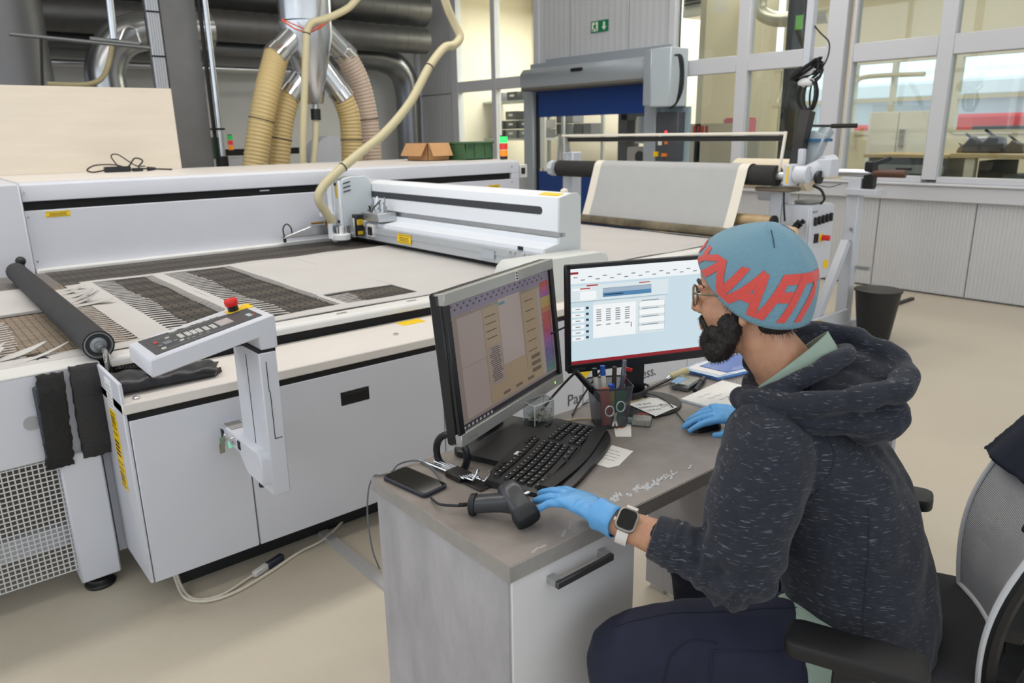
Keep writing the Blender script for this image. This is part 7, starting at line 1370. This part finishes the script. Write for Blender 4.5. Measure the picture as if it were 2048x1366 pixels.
# hood lying on the shoulders
nbp = lambda f, l, z: NB+PF*f+PL*l+UP*z
rim = [(.085, .060, -.055), (.045, .110, -.042), (-.02, .138, -.030), (-.10, .136, -.012), (-.175, .096, -.002), (-.225, .02, .008), (-.205, -.066, .034), (-.13, -.112, .054), (-.04, -.115, .060), (.035, -.088, .040), (.075, -.045, .0)]
rp_s = spline([nbp(*q) for q in rim], 6)
hd_ = [tube(rp_s, .026, n=14), ell(nbp(-.105, .0, -.065), (.125, .150, .045), ax=(PF, PL)), ell(nbp(-.17, .0, -.075), (.075, .115, .055), ax=(PF, PL)), ell(nbp(-.02, .115, -.055), (.09, .04, .035), ax=(PF, PL)), ell(nbp(-.02, -.115, -.03), (.09, .04, .05), ax=(PF, PL)), ell(rp_s[0], [.026]*3), ell(rp_s[-1], [.026]*3)]
_nd = NRM(hp_(-.025, 0, -.05)-NB)
hd_ += [tube([NB+_nd*(-.016)+(NRM(HF*[1, 1, 0])*math.cos(t)*1.06+HL*math.sin(t))*.099-UP*.066*math.cos(t) for t in np.linspace(.5, 2*PI-.5, 30)], .020, n=12), ell(nbp(-.19, -.045, -.005), (.05, .055, .032), ax=(PF, PL))]
hd_ += [ell(nbp(-.09, -.02, -.022), (.115, .115, .036), ax=(PF, PL)), ell(nbp(-.04, -.09, .005), (.09, .03, .05), ax=(PF, PL)), ell(nbp(-.12, -.07, -.005), (.08, .06, .04), ax=(PF, PL))]
hd_ += [tube(spline([nbp(.075, .06, -.05), nbp(.02, .105, -.05), nbp(-.06, .125, -.06), nbp(-.15, .08, -.07), nbp(-.17, 0, -.075)], 5), .03, n=12)]
V2_, F2_, E2_ = remesh(hd_, .006, 5); N2_ = normals(V2_, F2_); d2_ = .005*noise(V2_, 17, 8)+.003*noise(V2_, 36, 9)+.004*np.sin(((V2_-NB)@PF)*70+3*noise(V2_, 12, 3))*np.clip(((V2_-NB)@PF)/-.2, 0, 1)
V2_ = relax(V2_+N2_*d2_[:, None], E2_, 1); hq = P('hood', ho, M_hood, (V2_, F2_), angle=180)
bv2 = BVHTree.FromPolygons([Vector(v) for v in V2_], F2_)
P('hood_seam', ho, M_seam, tube(on_skin([nbp(.09-.3*t, .15+.03*math.sin(PI*t), -.05-.03*t) for t in np.linspace(0, 1, 40)], .0, bv2), .0015, n=5))
# shirt collar and hem
M_shirt = mat('shirt_sage', (150, 168, 154), rough=.85, var=.05, vs=60)
nk_ = hp_(-.03, 0, -.118); ndir = NRM(hp_(-.025, 0, -.05)-NB); fu, fv, _ = frame_of(ndir)
cr_ = lambda k, h_, lean: np.array([NB+UP*.004+ndir*h_+(NRM(HF*[1, 1, 0])*math.cos(t)*1.06+HL*math.sin(t))*k+UP*lean*(-math.cos(t)) for t in np.linspace(0, 2*PI, 36, endpoint=False)])
P('shirt_collar', pe, M_shirt, loft([cr_(.088, -.028, .062), cr_(.084, -.010, .070), cr_(.0775, .006, .077), cr_(.075, .013, .080), cr_(.0725, .011, .080), cr_(.075, -.013, .068)], cap=False), angle=180)
KL = np.array([1.075, .905, .50]); HLp = np.array([1.45, .60, .50])
V3, F3, E3 = remesh([ell(np.array([1.545, .645, .478]), (.200, .163, .115), ax=(PL, PF))]+caps([HLp+[.04, .02, .005], HLp+(KL-HLp)*.10+[0, 0, .008], HLp+(KL-HLp)*.20+[0, 0, .012]], [.120, .121, .116], n=24), .007, 3); N3 = normals(V3, F3); P('shirt', pe, M_shirt, (V3+N3*(.005*noise(V3*[1, 1, .4], 22))[:, None], F3), angle=180)
# ---- trousers
KL = D(1262, 1318, .0)*0+np.array([1.075, .905, .50]); HLp, HRp = np.array([1.45, .60, .50]), np.array([1.64, .70, .50]); KR = np.array([1.50, 1.01, .50])
tr = [ell(np.array([1.55, .64, .475]), (.195, .16, .11), ax=(PL, PF))]+caps([HLp+[.04, .02, 0], HLp+(KL-HLp)*.35+[0, 0, .01], HLp+(KL-HLp)*.75+[0, 0, .015], KL, KL+[-.01, .0, -.05]], [.115, .112, .098, .088, .085], n=24)+caps([KL+[-.012, .0, -.02], KL+[-.005, -.01, -.15], [1.10, .87, .14], [1.11, .86, .08]], [.086, .080, .072, .07], n=20)
tr += caps([HRp, HRp+(KR-HRp)*.5+[0, 0, .01], KR, KR+[0, 0, -.04]], [.112, .105, .088, .085], n=20)+caps([KR+[0, .01, -.02], [1.50, 1.0, .3], [1.52, .97, .08]], [.085, .078, .07], n=18)
V4, F4, E4 = remesh(tr, .0075, 6); N4 = normals(V4, F4); d4 = NRM(KL-HLp); t4 = (V4-HLp)@d4
dsp = .005*noise(V4, 10, 11)+.003*noise(V4, 24, 12)+.006*np.clip(1-t4/.3, 0, 1)*np.sin((V4@NRM([.6, .3, -.7]))*58+3*noise(V4, 9, 13))
V4 = V4+N4*dsp[:, None]; tz = P('trousers', pe, mat('trousers_navy', (24, 28, 50), rough=.85, var=.12, vs=25, bump=.12, bs=600), (V4, F4), angle=180)
bv4 = BVHTree.FromPolygons([Vector(v) for v in V4], F4); M_tse = mat('trouser_seam', (18, 20, 36), rough=.9)
sN = NRM(np.cross(d4, UP)); sN = sN if sN@(-PF) > 0 else -sN
P('trouser_seam', tz, M_tse, tube(on_skin([HLp+d4*t+UP*.14-sN*0+np.cross(d4, UP)*(-.02) for t in np.linspace(.05, .55, 40)], .0002, bv4), .0014, n=5), tube(on_skin([HLp+d4*(.36+.07*math.sin(q))+UP*(.12*math.cos(q))+np.cross(UP, d4)*.1 for q in np.linspace(-.6, 2.2, 40)], .0002, bv4), .0016, n=5))
pk = [HLp+d4*t+UP*z+np.cross(UP, d4)*.13 for t, z in ((.14, .10), (.33, .10), (.34, -.06), (.15, -.08))]
P('pocket', tz, mat('trousers_navy', (24, 28, 50)), tube(on_skin(np.vstack([np.linspace(pk[i], pk[(i+1) % 4], 14)[:-1] for i in range(4)]), .0005, bv4), .0022, n=5, closed=True))
for (x, y) in ((1.11, .87), (1.52, .98)):
    o = np.array([x, y, 0]); P('shoe', pe, mat('shoe_black', (30, 30, 32), rough=.5), loft([np.array([o+PF*a+PL*w_*math.cos(t)+UP*max(.0, h_*(.5+.5*math.sin(t))) for t in np.linspace(0, 2*PI, 16, endpoint=False)]) for a, w_, h_ in ((-.09, .02, .05), (-.08, .038, .09), (-.02, .042, .10), (.06, .046, .07), (.13, .045, .055), (.17, .03, .04), (.18, .01, .02))]), angle=60)
# ---- gloved hands
M_glove = mat('nitrile_blue', (96, 164, 220), rough=.42, var=.06, vs=30, bump=.25, bs=60)
def hand(W, fdir, up, thumb, curl, spread, th_tip, sc=1.0):
    """W wrist, fdir towards the knuckles, thumb the side of the thumb, curl per finger (rad per joint)"""
    f = NRM(fdir); s_ = thumb-f*(thumb@f); s_ = NRM(s_); u_ = np.cross(f, s_); u_ = u_ if u_@up > 0 else -u_
    q = lambda a, b, c: W+sc*(f*a+s_*b+u_*c)
    sh = [loft([np.array([q(a, b*math.cos(t)+o, c*math.sin(t)+cc) for t in np.linspace(0, 2*PI, 20, endpoint=False)]) for a, b, c, o, cc in ((-.035, .031, .026, 0, 0), (-.01, .030, .024, 0, 0), (.015, .034, .021, 0, .001), (.045, .041, .019, .002, .003), (.075, .042, .016, .0, .003), (.092, .038, .012, -.002, .001))])]
    tips = []
    for k, (b0, L, r0) in enumerate(((.030, (.044, .026, .021), .0098), (.010, (.049, .029, .022), .0102), (-.011, (.045, .027, .021), .0098), (-.030, (.035, .021, .019), .0086))):
        p0 = np.array([.082-.006*abs(k-1), b0, .001]); ang = 0; P3 = [p0-np.array([.02, 0, 0]), p0]; sp = spread[k]
        for j in range(3):
            ang += curl[k][j]; P3.append(P3[-1]+L[j]*np.array([math.cos(ang), math.sin(sp)*math.cos(ang), -math.sin(ang)]))
        pts = [q(*v) for v in P3]; sh += caps(pts, np.array([r0*1.1, r0*1.1, r0, r0*.93, r0*.82])*sc, n=12, m=4); tips.append(pts[-1])
    tt = [q(.01, .022, -.006), q(.035, .042, -.010), q(*th_tip[0]), q(*th_tip[1])]; sh += caps(tt, np.array([.017, .015, .0115, .0095])*sc, n=12, m=4)
    V, Fc, E_ = remesh(sh, .0026*sc, 4); N = normals(V, Fc); V = V+N*(.0009*noise(V, 70, 3)+.0007*np.sin(((V-W)@f)*260+5*noise(V, 40))*(np.abs((V-W)@f) < .06))[:, None]
    return V, Fc
KN = D(1128, 990, .812); fl_ = KN-WL
cv = [(.16, .24, .16), (.18, .24, .16), (.24, .26, .16), (.34, .30, .2)]
gL = P('glove', pe, M_glove, hand(WL+NRM(fl_)*.012, fl_, UP, np.array([.9, .3, -.1]), cv, (.10, .03, -.06, -.16), ((.065, .062, -.022), (.092, .058, -.030)), 1.08), angle=180, label='blue nitrile glove on the left hand over the keyboard')
gd_ = NRM(fl_); wr = lambda k, rr: np.array([WL+gd_*k+(frame_of(gd_)[0]*math.cos(t)+frame_of(gd_)[1]*math.sin(t))*rr*(1+.03*math.sin(5*t)) for t in np.linspace(0, 2*PI, 28, endpoint=False)])
P('glove_cuff', gL, M_glove, loft([wr(-.030, .0315), wr(-.028, .0345), wr(-.02, .0342), wr(.0, .0335), wr(.02, .036)], cap=False), angle=180)
fr_ = np.array([1.745, 1.222, .785])-WR
gR = P('glove', pe, M_glove, hand(WR, fr_+[0, 0, .012], UP, np.array([-.5, -.6, -.25]), [(.25, .3, .2), (.3, .32, .2), (.35, .35, .25), (.45, .4, .3)], (.12, .04, -.04, -.12), ((.066, .060, -.026), (.088, .058, -.034)), 1.0), angle=180, label='blue nitrile glove on the right hand over the mouse')
# ---- wrist watch
wc = WL+(EL-WL)*.17; wn_v = NRM(np.array([0, 0, CAMZ])-wc+np.array([0, 0, .6])); wn_v = NRM(wn_v-ax_f*(wn_v@ax_f)); ws_ = np.cross(wn_v, ax_f); ctr = wc+wn_v*.040
wt = P('wristwatch', pe, mat('watch_titanium', (150, 146, 140), rough=.3, metal=.9), oprism(rrect(.044, .050, .013, 6), ctr-wn_v*.006, ax_f, ws_, .013), bev=.002, seg=2)
nn_ = np.cross(ax_f, ws_); sg = 1 if nn_@wn_v > 0 else -1
P('watch_screen', wt, mat('watch_glass', (8, 8, 9), rough=.06, spec=.7), oprism(rrect(.036, .042, .010, 6), ctr-wn_v*.006+nn_*.0131, ax_f, ws_, .0008)); P('crown', wt, M_chrome, cyl(ctr+ax_f*.022+ws_*.006, ctr+ax_f*.026+ws_*.006, .005, n=12))
P('watch_strap', wt, mat('strap_white', (226, 222, 218), rough=.6), loft([np.array([wc+wn_v*(.0375*math.cos(t))*k+ws_*(.0385*math.sin(t))*k+ax_f*b for (k, b) in ((1.0, -.012), (1.09, -.012), (1.09, .012), (1.0, .012))]) for t in np.linspace(.45, 2*PI-.45, 34)]), angle=50)
